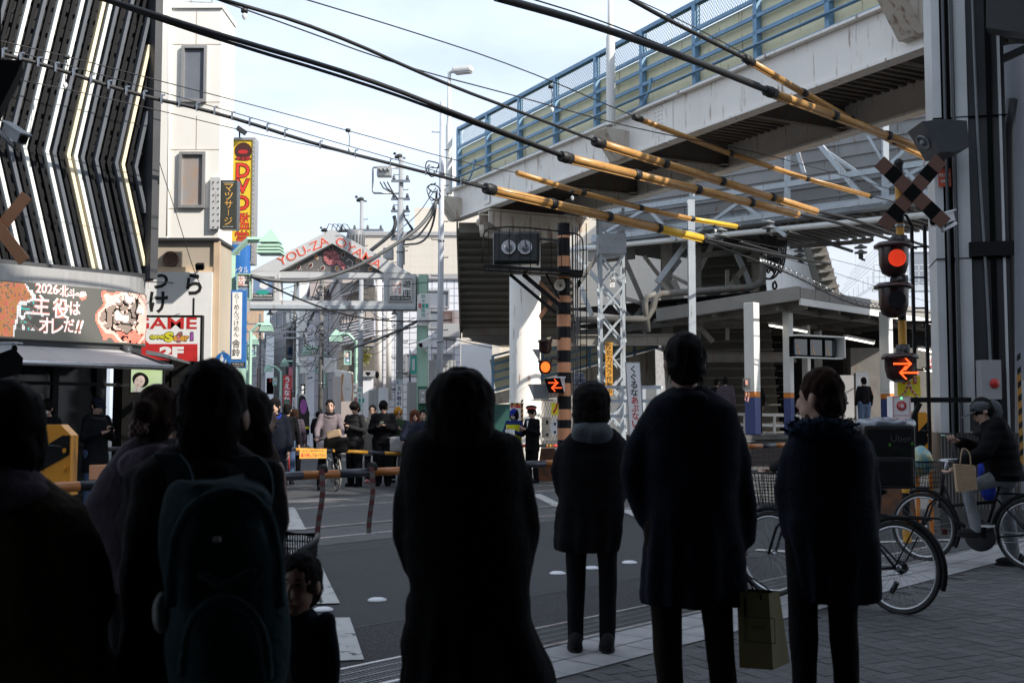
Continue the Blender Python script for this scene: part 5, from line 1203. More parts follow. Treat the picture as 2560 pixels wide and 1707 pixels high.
def bird(u, v, Y, label, s_=1.0):
    m = MB(); c = P(u, v, Y); m.ell(c, (.14 * s_, .07 * s_, .075 * s_), 0, 10, 8, Matrix.Rotation(-.35, 3, 'Y')); m.ell(c + V((-.12 * s_, 0, .09 * s_)), .05 * s_, 0, 8, 6); m.prism([c + V((-.17, 0, .1)) * s_ if False else c + V((-.16 * s_, 0, .1 * s_)), c + V((-.2 * s_, 0, .085 * s_)), c + V((-.16 * s_, 0, .075 * s_))], V((0, .01, 0)))
    m.prism([c + V((.08 * s_, -.02, .0)), c + V((.24 * s_, -.02, -.05 * s_)), c + V((.22 * s_, -.02, -.09 * s_)), c + V((.06 * s_, -.02, -.05 * s_))], V((0, .04, 0))); m.tube([c, c - V((0, 0, .12 * s_))], .01, 4); m.build('bird', 'iron_dark', label=label, cat='bird', group='birds resting on poles')
bird(900, 499, 38, 'dark bird perched on the pole behind the gate peak'); bird(996, 391, 33, 'grey pigeon on top of the pole with switch gear', .9); bird(810, 575, 37.5, 'pigeon sitting at the left end of the wire rack by the gate peak', .8)
t, a, r, zt = pole('dark utility pole wrapped in cables in the middle of the street', 800, 44, 640, 12, 'concrete_dark2'); 
for v in (805, 832, 890): xarm(t, a, P(800, v, 44).z, .9, ins=2)
t, a, r, zt = pole('dark pole left of the street centre, seen through the gate opening', 733, 48, 709, 8, 'concrete_dark2'); xarm(t, a, P(733, 830, 48).z, 1.2); xarm(t, a, P(733, 845, 48).z, 1.0)
t, a, r, zt = pole('far dark pole near the left side of the street under the gate', 646, 58, 785, 7, 'concrete_dark2'); xarm(t, a, P(646, 810, 58).z, 1.6); xarm(t, a, P(646, 830, 58).z, 1.6)
t, a, r, zt = pole('tall slim concrete pole left of the tiled building with white clinic strip', 899.5, 36.5, 690, 12.5)
t = thing('clinic_strip', 'white vertical strip with green clinic characters on the slim concrete pole', 'sign', P(900, 1000, 36.2)); fr, w_, h_ = FP(892, 906, 967, 1040, 36.2); mb = MB(); fr.box(mb, 0, w_, 0, h_, 0, .02); mb.build('board', 'sign_white', t); mb = clinic(fr, w_, h_, h_ - .02, t, .024, 1.25); mb.build('lettering', ['teal', 'red_sign', 'sign_white', 'cable_grey'], t)
t, a, r, zt = pole('thick concrete pole carrying the blue lettered eye clinic strip', 997, 32.2, 500, 18)
t = thing('eye_clinic_strip', 'white vertical strip with navy characters of an eye clinic on the thick pole', 'sign', P(998, 985, 31.9)); fr, w_, h_ = FP(990, 1006, 948, 1040, 31.9); mb = MB(); fr.box(mb, 0, w_, 0, h_, 0, .02); fr.box(mb, 0, w_, h_ * .84, h_, .02, .023, 1); mb.build('board', ['sign_white', 'wall_blueish'], t)
mb = MB(); mb.text('K', fr, w_ * .35, h_ * .92, None, .09, 0, d=.025); mb.vtext('北村眼科', fr, w_ / 2, h_ * .82, .125, .13, 0, gap=1.12, d=.025, bold=.02); mb.text('カメ', fr, w_ / 2, h_ * .14, w_ * .8, .07, 0, d=.025, bold=.02); mb.build('lettering', 'navy_ink', t)
# ================= buildings of the street
def bld(label, uL, uR, vT, Y, mat, depth=8, name='street_building', skew=SD, win=(), side=(), gm='glass_grey', par=.12, roof=True):
    a = U(uL, Y, 0); b = U(uR, Y, 0); zt = P((uL + uR) / 2, vT, Y).z; t = thing(name, label, 'building', (a + b) / 2, 'buildings along the shopping street')
    a.z = b.z = 0; c = b + skew * depth; d = a + skew * depth; up = V((0, 0, zt)); mb = MB()
    mb.add([a, b, c, d, a + up, b + up, c + up, d + up], [(0, 1, 5, 4), (1, 2, 6, 5), (2, 3, 7, 6), (3, 0, 4, 7), (4, 5, 6, 7)]); mb.build('wall', mat, t)
    if roof: mb = MB(); mb.beam(a + up + V((-.05, -.05, -.06)), b + up + V((.05, -.05, -.06)), .12, .2); mb.beam(d + up + V((-.05, 0, -.06)), a + up + V((-.05, 0, -.06)), .12, .2); mb.build('parapet', 'wall_grey', t)
    fr = Fr(V((0, Y, 0)), (1, 0, 0)); rects = []
    for (u0, v0, u1, v1) in win:
        p = P(u0, v0, Y); q = P(u1, v1, Y); rects.append((p.x, q.x, q.z, p.z))
    wins(fr, rects, t, gm)
    fs = Fr(d, a - d)          # wall facing the street on the left side
    for (u0, v0, u1, v1) in side:
        p = onplane(u0, v0, a, skew); q = onplane(u1, v1, a, skew); x0, x1 = sorted(((p - d).dot(fs.r), (q - d).dot(fs.r))); wins(fs, [(x0, x1, min(p.z, q.z), max(p.z, q.z))], t, gm, 'aluminium', 0, .05)
    return t, fr, fs
t, fr, fs = bld('pale tiled apartment building with two white drain pipes right of the gate opening', 930, 1150, 688, 46, 'wall_tile', 10, win=((1018, 887, 1045, 935), (1068, 728, 1120, 766), (1085, 886, 1130, 905), (1076, 780, 1130, 818)))
for u in (948, 972): mb = MB(); mb.tube([P(u, 700, 45.7), P(u, 1000, 45.7)], .11, 10); mb.build('pipe', 'white_paint', t)
mb = MB(); mb.prism([P(1104, 812, 45.9), P(1150, 812, 45.9), P(1150, 845, 45.9), P(1104, 845, 45.9)], V((0, -.8, 0)), 1)
for i in range(18): mb.beam(P(1106 + i * 3, 772 + 5, 45.3), P(1106 + i * 3, 818, 45.3), .03, .03, 0, V((0, 1, 0)))
mb.build('balcony', ['cross_brown', 'wall_grey'], t)
t, fr, fs = bld('plain beige panelled building rising behind the gate and the tiled building', 905, 1250, 582, 62, 'wall_panel_beige', 10, skew=V((0, 1, 0)))
t, fr, fs = bld('white tower with pointed arches behind the single pale pole', 1108, 1190, 470, 80, 'wall_white', 6, skew=V((0, 1, 0)))
mb = MB(); mb.prism([P(1100, 470, 79), P(1122, 350, 79), P(1150, 470, 79), P(1138, 470, 79), P(1124, 400, 79), P(1112, 470, 79)], V((0, .5, 0))); mb.build('arch', 'wall_white', t)
# tiled block with balconies
t, fr, fs = bld('tan building with striped balconies and painted dark recesses above the concrete pole', 852, 932, 672, 44, 'wall_tan', 12, win=((905, 716, 935, 750), (908, 866, 932, 905)), side=((780, 930, 800, 980),))
for (v0, v1) in ((800, 848), (700, 722)):
    mb = MB(); p = [P(850, v0 + 12, 43.4), P(935, v0 - 6, 43.4), P(935, v1 - 10, 43.4), P(850, v1 + 18, 43.4)]; mb.prism(p, V((0, .5, 0)))
    for i in range(7): f = i / 7; mb.beam(p[0].lerp(p[3], f) - V((0, .02, 0)), p[1].lerp(p[2], f) - V((0, .02, 0)), .02, .03, 1)
    mb.build('balcony', ['wall_tile_plain', 'cable_grey'], t)
mb = MB()
for i in range(9): mb.beam(P(850 + i * 8, 795 - i * 2.5, 43.3), P(850 + i * 8, 812 - i * 2.5, 43.3), .03, .03, 0, V((0, 1, 0)))
mb.beam(P(850, 795, 43.3), P(915, 775, 43.3), .03, .03); mb.build('rail', 'iron_dark', t)
mb = MB()
for (u, v, w_, h_) in ((918, 735, 40, 32), (918, 900, 38, 60), (868, 905, 40, 44)): mb.box(P(u, v, 43.6), (w_ * 44 / F, .3, h_ * 44 / F))
mb.build('recess_shade', 'stair_dark', t)  # solid dark boxes imitate the shade of balcony recesses
random.seed(5); mb = MB()
for i in range(240):
    c = P(905 + random.gauss(6, 6), 890 + random.gauss(0, 8), 43.2); d = V((random.uniform(-1, 1), random.uniform(-1, 1), random.uniform(-1, 1))).normalized() * .07; e = d.orthogonal() * .5; mb.add([c - d, c + e, c + d, c - e], [(0, 1, 2, 3)])
mb.build('balcony_plants', 'leaf', label='yellowing pot plants on the dark balcony beside the concrete pole', cat='plant', kind='stuff')
t, fr, fs = bld('tan corner building with stone base, mansard edge and small triangle pennants', 783, 853, 688, 52, 'wall_tan', 10, side=((750, 850, 760, 880),), win=((800, 900, 812, 960), (829, 900, 846, 985)))
mb = MB(); mb.prism([P(775, 690, 51.5), P(850, 670, 51.5), P(900, 672, 51.5), P(880, 700, 51.5), P(800, 745, 51.5), P(775, 740, 51.5)], V((0, 3, 0)))
for i in range(6): mb.prism([P(800 + i * 16, 722 - i * 7, 51.2), P(812 + i * 16, 715 - i * 7, 51.2), P(800 + i * 16, 742 - i * 7, 51.2)], V((0, .3, 0)), 1)
mb.build('canopy', ['wall_tan', 'concrete_dark'], t)
mb = MB(); random.seed(9)
for r_ in range(5):
    for i in range(3): c = P(768 + i * 4.5, 800 + r_ * 36 + i * -1, 51.2); mb.prism([c, c + V((.09, 0, .01)), c + V((.04, 0, -.1))], V((0, .02, 0)))
mb.build('pennants', 'concrete_dark', t)
t, fr, fs = bld('greyish violet stone clad building in the centre right of the street', 784, 850, 770, 50, 'wall_greyviolet', 8)
t, fr, fs = bld('white walled building with arched windows left of the street centre', 744, 768, 690, 60, 'wall_white', 22, win=((749, 847, 758, 885), (749, 935, 757, 975)))
t, fr, fs = bld('low white building far down the street with a blue vertical banner', 700, 746, 775, 78, 'wall_white', 20, win=((708, 830, 716, 850), (724, 820, 734, 850)))
mb = MB(); mb.beam(P(727, 868, 76), P(727, 920, 76), .25, .25, 0, V((0, 1, 0))); mb.build('banner', 'sign_blue', label='blue vertical banner hanging far down the shopping street', cat='banner')
t, fr, fs = bld('grey glass building with balconies and external units on the left, far behind', 676, 712, 775, 70, 'wall_grey', 14, win=((680, 785, 690, 815), (694, 785, 706, 815)))
t, fr, fs = bld('white slab building far left under the gate', 662, 682, 830, 66, 'wall_bright2', 14)
t, fr, fs = bld('beige brick block rising far left beyond the gate', 612, 655, 752, 120, 'wall_brick', 14)
t, fr, fs = bld('grey low building at the left edge of the street', 600, 662, 850, 84, 'wall_grey', 20, win=((612, 905, 622, 935), (628, 905, 640, 935), (645, 900, 655, 940)))
t, fr, fs = bld('far white apartment at the very end of the street', 640, 700, 860, 140, 'wall_white', 14, win=((662, 880, 668, 890), (672, 880, 678, 890), (662, 900, 668, 910), (672, 900, 678, 910)))
t, fr, fs = bld('small white kiosk building beside the concrete pole on the right', 905, 932, 930, 40, 'wall_bright2', 3)
# left shops behind the white building
t, fr, fs = bld('grey block of shops hidden behind the noodle shop on the left', 400, 584, 800, 33, 'wall_grey', 12, name='shop_block')
# fences, hoardings near the right gate column
for (u0, u1, v0, v1, Y, m_, lb) in ((1017, 1048, 955, 1045, 34, 'hoarding', 'grey corrugated hoarding left of the mint gate column'), (1071, 1137, 900, 1045, 34.5, 'hoarding', 'tall pale hoarding right of the mint gate column, against the footbridge stairs'), (946, 970, 969, 1040, 33, 'wall_bright2', 'plain white panel board beside the eye clinic pole'), (921, 946, 975, 1040, 33.5, 'hoarding', 'narrow grey corrugated panel beside the white panel board'), (1152, 1230, 860, 1000, 45, 'wall_bright2', 'white site hoarding behind the footbridge stairs')):
    fr, w_, h_ = FP(u0, u1, v0, v1, Y); mb = MB(); fr.box(mb, 0, w_, -1, h_, -.05, 0); x = .06
    while x < w_ and m_ == 'hoarding': fr.box(mb, x, x + .04, -1, h_, 0, .02); x += .12
    mb.build('hoarding', m_, label=lb, cat='hoarding')
t = thing('green_banner', 'green and grey vertical banner on a thin pole beside the mint column', 'banner', P(1033, 890, 36)); fr, w_, h_ = FP(1026, 1042, 890, 935, 36); mb = MB(); fr.box(mb, 0, w_, 0, h_, 0, .02); fr.box(mb, w_ * .25, w_ * .7, h_ * .2, h_ * .85, .02, .025, 1); mb.build('cloth', ['teal', 'gate_grey'], t); mb = MB(); mb.tube([P(1025, 875, 36), P(1025, 960, 36)], .03, 6); mb.build('pole', 'steel', t)
# signs in the street
def vsign(name, label, u0, u1, v0, v1, Y, bm, txt, tm, ch, bold=.02, frame=None):
    t = thing(name, label, 'sign', P((u0 + u1) / 2, v1, Y)); fr, w_, h_ = FP(u0, u1, v0, v1, Y); mb = MB(); fr.box(mb, 0, w_, 0, h_, -.1, 0); mb.build('board', bm, t)
    if txt: mb = MB(); mb.vtext(txt, fr, w_ / 2, h_ - ch * .2, ch, w_ * .8, 0, gap=1.1, d=.004, bold=bold); mb.build('lettering', tm, t)
    return t, fr, w_, h_
t, fr, w_, h_ = vsign('noodle_banner', 'red vertical banner with white brush kana ending in a dark green square', 707, 727, 938, 1013, 54, 'red_sign', 'うえなか卯', 'sign_white', .28, .03)
mb = MB(); fr.box(mb, .05, w_ - .05, .02, .26, 0, .01); mb.text('うどん', fr, w_ / 2, .14, w_ * .6, .09, 1, d=.014); mb.build('lower_square', ['mint_dark', 'sign_white'], t)
vsign('pink_banner', 'faded pink vertical banner right of the red noodle banner', 721, 731, 917, 972, 56, 'salmon2', '', 'ink', .2)
vsign('gold_shop_sign', 'black sign with two glowing white characters above the pedestrians', 752, 762, 960, 985, 50, 'black_matte', '金本', 'led_white', .19, .05)
vsign('clinic_plate', 'small pale clinic strip low on the dark pole in the street', 730, 738, 993, 1040, 47, 'sign_white', 'いなり歯科医院', 'navy_ink', .1, .01)
vsign('shop_board', 'white and orange shop board hanging right of the street', 853, 882, 935, 1003, 38, 'sign_white', '', 'ink', .1)
fr, w_, h_ = FP(853, 882, 935, 1003, 37.9); mb = MB(); fr.poly(mb, [(0, .0), (w_ * .2, 0), (w_ * .08, h_ * .5), (w_ * .22, h_), (0, h_)], .0, .01); fr.poly(mb, [(w_, .0), (w_ * .86, 0), (w_ * .94, h_ * .5), (w_ * .84, h_), (w_, h_)], .0, .01); mb.text('くすりの店', fr, w_ / 2, h_ * .45, w_ * .5, .1, 1, d=.012); mb.build('shop_board_edges', ['bean_light', 'cable_grey'], label='orange curved edges and small grey writing on the white shop board', cat='sign')
vsign('round_face_sign', 'pale oval shop sign with a red border above the grey shop board', 666, 683, 905, 943, 68, 'red_sign', '', 'ink', .1)
vsign('brown_tree_trunk_sign', 'speckled brown column sign at the far left of the street', 641, 651, 920, 1010, 62, 'bean', '', 'ink', .1)
vsign('grey_shop_sign', 'grey shop sign with thin red script below the oval sign', 666, 684, 945, 985, 66, 'wall_grey', 'う', 'red_sign', .2)
mb = MB(); c = P(759, 1010, 46); fr = Fr(c, (1, 0, 0)); fr.poly(mb, [(-.22, -.9), (.25, -.9), (.2, -.2), (.06, .3), (-.08, .38), (-.2, .25)], 0, .02); fr.disc(mb, 0, -.1, .14, .3, .02, .025, 1); mb.build('feather_flag', ['ink', 'purple_ink'], label='black feather flag with purple print beside the cyclist', cat='flag')
# mirror ball like box, loudspeakers, dome camera
mb = MB(); mb.box(P(826, 914, 42), (.45, .3, .55), None, 0, .03); mb.build('unit_box', 'glass_grey', label='shiny boxed unit hung on wires at the right of the dark pole', cat='unit')
mb = MB(); c = P(920, 934, 39.5); mb.lathe(c, [(.09, .05), (.09, 0), (0, -.09)], 14); mb.build('dome_camera', 'black_matte', label='black dome camera under the white kiosk roof', cat='camera')
mb = MB(); mb.ell(P(943, 937, 40), (.07, .05, .13)); mb.build('horn_speaker', 'black_matte', label='small black horn beside the drain pipe of the tiled building', cat='speaker')
# awning frame at right
mb = MB()
for i in range(7): mb.tube([P(838, 925 + i * 2.5, 40), P(882, 932 + i * 1.5, 39)], .02, 5)
for i in range(5): mb.tube([P(838 + i * 9, 924 + i, 40), P(838 + i * 9, 943, 40)], .015, 5)
mb.build('folded_awning', 'white_paint', label='white folded awning frame over the right shop front', cat='awning')
# ---- overhead cables of the street
def sag(p, q, s_, n=14): return [p.lerp(q, i / n) - V((0, 0, s_ * 4 * (i / n) * (1 - i / n))) for i in range(n + 1)]
random.seed(12)
def cab(pts, r, mat='cable', label=None, name='overhead_cable', cat='cable', group='overhead cables of the street', kind=None):
    mb = MB(); mb.tube(pts, r, 6); kw = dict(label=label, cat=cat)
    if group: kw['group'] = group
    return mb.build(name, mat, **kw)
def pxs(l, Y0, Y1): n = len(l) - 1; return smooth([P(u, v, Y0 + (Y1 - Y0) * i / n) for i, (u, v) in enumerate(l)])
def smooth(p, it=2):
    for _ in range(it):
        q = [p[0]]
        for i in range(len(p) - 1): q += [p[i].lerp(p[i + 1], .25), p[i].lerp(p[i + 1], .75)]
        p = q + [p[-1]]
    return p
cab(pxs([(627, 690), (700, 705), (800, 700), (900, 665), (1000, 605), (1060, 560), (1093, 500)], 25.8, 28), .05, 'cable_grey', 'thick grey cable sweeping in front of the gate up to the pale pole')
cab(pxs([(627, 692), (740, 745), (830, 778), (900, 795), (1000, 805), (1130, 800)], 25.8, 30), .022, 'cable', 'black cable crossing the mascot panel down to the lower gate beam')
cab(pxs([(925, 628), (980, 585), (990, 560), (985, 540)], 33, 33), .06, 'cable_grey', 'short thick grey cable looping to the pole with switch gear')
cab(pxs([(1008, 600), (1040, 598), (1070, 560), (1090, 520)], 32.8, 28.5), .03, 'cable_grey', 'upper looping cable between the two right poles')
cab(pxs([(1010, 612), (1060, 608), (1085, 560), (1092, 480)], 32.8, 28.5), .03, 'cable_grey', 'lower looping cable between the two right poles')
cab(pxs([(903, 560 + 90), (960, 600), (1040, 545), (1090, 470)], 38, 28), .012, 'cable', 'thin wire rising from the gate roof to the pale pole')
cab(pxs([(670, 735), (780, 700), (960, 720), (1110, 700)], 29, 29), .01, 'cable', 'thin wire drooping across the open gate frame')
cab(pxs([(880, 870), (940, 850), (1000, 825), (1045, 802)], 36, 30), .04, 'cable', 'thick black cable rising to the clinic sign from the slim pole')
cab(pxs([(1022, 860), (1100, 840), (1230, 870)], 30, 33), .012, 'cable', 'thin cable behind the mint column running to the stairs')
cab(pxs([(375, 705), (470, 708), (570, 700)], 23, 26), .012, 'cable', 'thin cable crossing the white noodle sign')
cab(pxs([(378, 305), (395, 400), (440, 530), (485, 680), (505, 720)], 22, 23.5), .008, 'cable', 'thin drooping wire down the front of the white building')
mb = MB()
anch = [(800, 700, 44), (800, 740, 44), (733, 810, 48), (646, 830, 58), (899, 700, 38), (733, 850, 48), (800, 830, 44), (1000, 800, 33), (888, 850, 40), (620, 880, 50), (760, 900, 60), (899, 760, 38), (800, 880, 44), (646, 880, 58), (1040, 790, 30)]
for i in range(44):
    a, b = random.sample(anch, 2); p = P(a[0] + random.uniform(-3, 3), a[1] + random.uniform(-22, 40), a[2]); q = P(b[0] + random.uniform(-3, 3), b[1] + random.uniform(-22, 40), b[2])
    if (p - q).length > 30 or abs(a[0] - b[0]) < 20: continue
    mb.tube(sag(p, q, random.uniform(.1, .7), 10), random.choice((.008, .010, .010, .018)), 4)
for (u, v, Y) in ((800, 830, 44), (800, 730, 44), (733, 800, 48), (790, 690, 44), (1085, 480, 28), (1080, 430, 28), (903, 690, 38), (840, 850, 44), (775, 860, 44)):
    for i in range(3):
        c = P(u, v + random.uniform(-14, 14), Y - .3); R_ = random.uniform(.08, .22); pts = [c + V((cos(a_ / 9 * 6.3 + i) * R_ * random.uniform(.7, 1.2), random.uniform(-.1, .1), sin(a_ / 9 * 6.3 + i) * R_ * random.uniform(.7, 1.2))) for a_ in range(8)]; mb.tube(smooth(pts, 1), .016, 4)
mb.build('cable_tangle', 'cable', label='tangle of thin black wires strung between the poles of the street', cat='cables', kind='stuff')
# ================= cables along the tracks and their yellow sleeves
def DP(u, v, d): return P(u, v, Yd(u, d))
def wire(pts, d, r, label, mat='cable', extra=None, name='overhead_cable', group='cables over the tracks'):
    mb = MB(); l = smooth([DP(u, v, d) for u, v in pts], 2); mb.tube(l, r * .76, 8)
    return mb.build(name, mat, label=label, cat='cable', group=group), l
def sleeve(u0, v0, u1, v1, d, r, cols, label, taper=1.0, caps=(1, 1), bend=0):
    r *= .84; a = DP(u0, v0, d); b = DP(u1, v1, d); t = thing('cable_sleeve', label, 'cable sleeve', a, 'yellow cable sleeves under the footbridge'); n = len(cols)
    for i in range(n):
        p = a.lerp(b, i / n); q = a.lerp(b, (i + 1) / n); sg = V((0, 0, -bend * 4 * (i / n) * (1 - i / n))); sg2 = V((0, 0, -bend * 4 * ((i + 1) / n) * (1 - (i + 1) / n)))
        rr = r * (1 + (taper - 1) * i / n); mb = MB(); P0 = p + sg; P1 = q + sg2
        mb.tube([P0, P0.lerp(P1, .5), P1], rr, 14); mb.tube([P0.lerp(P1, .49), P0.lerp(P1, .505)], rr * 1.05, 14)
        mb.beam(P0 - V((0, 0, rr * .95)), P1 - V((0, 0, rr * .95)), rr * .5, rr * .55); mb.build('sleeve', cols[i], t)
    for i in range(n + 1):
        if i == 0 and not caps[0]: continue
        if i == n and not caps[1]: continue
        p = a.lerp(b, i / n) - V((0, 0, bend * 4 * (i / n) * (1 - i / n))); dd = (b - a).normalized(); mb = MB(); k = .13 if i in (0,) else .08
        mb.tube([p - dd * k, p - dd * k * .9, p + dd * k * .9, p + dd * k], [r * 1.0, r * 1.22, r * 1.22, r * 1.0], 14); mb.tube([p - dd * .02, p + dd * .02], r * 1.3, 14); mb.build('collar', 'rubber', t)
    return t
Y_, B_ = 'tube_yellow', 'tube_sunlit'
sleeve(1224, 473, 1758, 596, 15, .105, [Y_, Y_, Y_, B_], 'lowest long yellow cable sleeve left of the lattice mast, ending at the pale post')
sleeve(1292, 432, 1845, 566, 15.6, .065, [Y_, Y_, Y_, B_], 'thin yellow sleeve just above the lowest one', bend=.12, caps=(0, 1))
sleeve(1415, 394, 1994, 535, 11.3, .085, [Y_, Y_, Y_, Y_], 'thick yellow sleeve starting below the middle lamp bracket, lower of the middle pair', caps=(1, 0))
sleeve(1497, 357, 2041, 528, 11.9, .085, [Y_, Y_, Y_, Y_], 'thick yellow sleeve directly above the lower of the middle pair', caps=(1, 0))
sleeve(1594, 296, 2175, 490, 12.6, .06, [Y_, Y_, Y_], 'thin upper yellow sleeve starting at the middle lamp bracket', bend=.1)
sleeve(1926, 231, 2335, 382, 8.1, .075, [Y_, Y_, Y_], 'nearest thick yellow sleeve ending behind the grey loudspeaker box')
sleeve(1872, 152, 2326, 400, 8.9, .062, [Y_, Y_, Y_, Y_], 'uppermost yellow sleeve crossing over the nearest thick one', bend=.05)
wire([(240, -10), (520, 80), (900, 190), (1160, 292), (1415, 392)], 11.3, .045, 'thick black cable from the upper left into the lower middle sleeve')
wire([(230, -10), (520, 92), (900, 205), (1160, 300), (1415, 396)], 11.35, .03, 'second black cable running just under the thick one at upper left')
wire([(540, -5), (800, 70), (1100, 205), (1300, 280), (1497, 356)], 11.9, .035, 'black cable from the top left into the upper middle sleeve')
wire([(520, -8), (700, 55), (1000, 165), (1290, 240), (1594, 325), (1900, 380), (2250, 480)], 12.3, .014, 'thin black wire crossing below the lone hanging insulator')
wire([(750, -5), (1000, 70), (1290, 165), (1594, 295)], 12.6, .014, 'thin wire from the top edge to the upper thin sleeve')
wire([(1240, -6), (1450, 52), (1700, 138), (1926, 230)], 8.1, .062, 'heavy black cable from the top centre into the nearest sleeve')
wire([(1320, -5), (1500, 50), (1720, 140), (1900, 210)], 8.1, .012, 'thin wire running above the heavy black cable at the top centre')
wire([(1570, -5), (1660, 45), (1760, 95), (1872, 152)], 8.9, .04, 'twisted black cable at the top right above the bridge railing')
wire([(1565, -12), (1700, 50), (1872, 140)], 8.95, .01, 'suspension wire over the twisted cable at the top right')
wire([(-10, 132), (120, 165), (330, 235), (545, 282), (800, 365), (1000, 415), (1224, 473)], 15, .04, 'bundled black cable with clips crossing the louvred facade')
wire([(-10, 120), (120, 150), (330, 210), (545, 270), (800, 345), (1000, 402), (1224, 468)], 15.02, .01, 'carrier wire of the clipped bundle crossing the louvred facade')
wire([(-10, 100), (170, 142), (370, 195), (640, 265), (900, 335), (1150, 405), (1292, 432)], 15.6, .011, 'thin contact wire above the clipped bundle, running into the thin sleeve')
wire([(20, 195), (160, 222), (370, 270), (640, 335), (900, 390), (1224, 470), (1500, 530), (1800, 590), (2100, 650), (2380, 730)], 14.4, .009, 'long thin wire from the left facade past the stair tower to the ladder')
mb = MB()
for i in range(28):   # spiral lashing and clips on the bundle
    u = 8 + i * 44; pts = [(-10, 132), (120, 165), (330, 235), (545, 282), (800, 365), (1000, 415), (1224, 473)]
    for j in range(len(pts) - 1):
        if pts[j][0] <= u <= pts[j + 1][0]: f = (u - pts[j][0]) / (pts[j + 1][0] - pts[j][0]); v = pts[j][1] + f * (pts[j + 1][1] - pts[j][1]); break
    if i % 2 == 0 or u < 700:
        c = DP(u, v, 14.95); mb.beam(c + V((0, 0, .075)), c + V((0, 0, -.045)), .018, .05, 0, V((0, 1, 0))); mb.beam(c + V((.0, 0, .08)), c + V((.05, 0, .08)), .02, .02)
mb.build('cable_clips', 'steel', label='row of small steel clips hanging the cable bundle over the left facade', cat='clips')
def insul(u0, v0, u1, v1, d, label):
    t = thing('wire_insulator', label, 'insulator', DP(u0, v0, d), 'insulators hanging on the wires'); a, b = DP(u0, v0, d), DP(u1, v1, d); m = MB(); m.tube([a, a.lerp(b, .3) + V((.02, 0, 0)), a.lerp(b, .7), b], .007, 5); m.build('hanger', 'iron_dark', t)
    m = MB(); m.lathe(a - V((0, 0, .03)), [(0, 0), (.045, .01), (.045, .06), (0, .07)], 10); m.build('clamp', 'iron_dark', t); m = MB(); m.lathe(b, [(.01, -.04), (.035, 0), (.03, .03), (.012, .05)], 10); m.build('bell', 'sign_white', t)
insul(1377, 218, 1380, 276, 12.5, 'small insulator hanging from a thin wire in front of the bridge railing'); insul(870, 327, 874, 375, 15.5, 'small insulator hanging between wires in the open sky'); insul(166, 144, 163, 215, 15.5, 'small insulator hanging in front of the louvres'); insul(611, 28, 611, 42, 12.3, 'tiny insulator hanging at the top edge above the white building')
insul(1430, 480, 1431, 496, 14, 'small insulator under the thin yellow sleeve by the signal cage'); insul(1787, 566, 1788, 578, 14, 'small insulator left of the big disc insulator')
# dark catenary fittings to the right of the sleeves
for (p, d, r, lb) in (([(1758, 596), (1950, 640), (2075, 660)], 15, .05, 'dark catenary wire leaving the lowest sleeve'), ([(1994, 535), (2080, 552), (2200, 590), (2290, 620)], 11.3, .05, 'dark catenary wire leaving the lower middle sleeve'),
                      ([(2041, 528), (2150, 552), (2260, 598), (2380, 636)], 11.9, .05, 'dark catenary wire leaving the upper middle sleeve'), ([(2175, 490), (2230, 503), (2290, 520), (2380, 545)], 12.6, .02, 'thin dark wire leaving the upper thin sleeve'),
                      ([(1970, 580), (2060, 605), (2130, 628)], 16, .07, 'short thick dark bar hanging under the concourse'), ([(1850, 605), (1950, 635), (2020, 652)], 16.5, .06, 'dark bar behind the lowest sleeve end'), ([(1760, 602), (1860, 640), (1990, 690), (2120, 760), (2220, 775), (2380, 785)], 14.6, .03, 'dark bundled cable falling over the platform roof'),
                      ([(1480, 548), (1700, 590), (1990, 650), (2230, 730), (2380, 770)], 15.9, .01, 'thin wire sloping down over the platform roof')):
    wire(p, d, r, lb)
mb = MB(); l = smooth([DP(u, v, 14.6) for u, v in [(1900, 655), (1990, 688), (2120, 755), (2220, 772)]], 3)
for i in range(len(l) - 1): mb.tube([l[i] + V((0, 0, .1)), l[i].lerp(l[i + 1], .5) - V((0, 0, .03)), l[i + 1] + V((0, 0, .1))], .012, 4)
mb.tube([p + V((0, 0, .1)) for p in l], .015, 5); mb.build('messenger_wire', 'steel', label='wavy steel messenger wire over the platform roof coping', cat='wire')
def disc_ins(u, v, Y, label, s_=1.0):
    t = thing('disc_insulator', label, 'insulator', P(u, v, Y), 'grey disc insulators under the concourse'); c = P(u, v, Y)
    for k in range(2): m = MB(); m.lathe(c + V((0, 0, .17 * k * s_)), [(.05 * s_, -.04), (.2 * s_, -.02), (.21 * s_, .015), (.1 * s_, .05), (.05 * s_, .09)], 18); m.build('disc', 'cable_grey2', t)
    m = MB(); m.box(c - V((0, 0, .12 * s_)), (.12 * s_, .1, .16 * s_)); m.beam(c - V((0, 0, .18)), c + V((.12, 0, -.22)), .05, .05); m.build('fitting', 'iron_dark', t)
for (u, v, Y, lb) in ((1802, 590, 33, 'disc insulator just right of the pale post'), (1921, 570, 33, 'disc insulator below the end of the upper middle sleeve'), (2000, 640, 35, 'disc insulator hanging lowest left of the white wall'), (2152, 632, 33, 'disc insulator hanging left of the lit red signal'), (2140, 555, 33, 'disc insulator under the arm of the crossing sign'), (2200, 535, 33, 'disc insulator at the right under the concourse edge'), (2345, 610, 31, 'disc insulator behind the black ladder')): disc_ins(u, v, Y, lb, .9)
mb = MB(); mb.beam(P(1975, 617, 35), P(2175, 603, 35), .16, .12); mb.beam(P(2128, 605, 34), P(2180, 600, 34), .3, .12); mb.beam(P(2128, 500, 34), P(2128, 584, 34), .16, .16, 0, V((0, 1, 0)), 'I'); mb.build('catenary_bracket', 'steel_shade', label='dark horizontal catenary bracket in front of the bright wall', cat='bracket')
mb = MB()
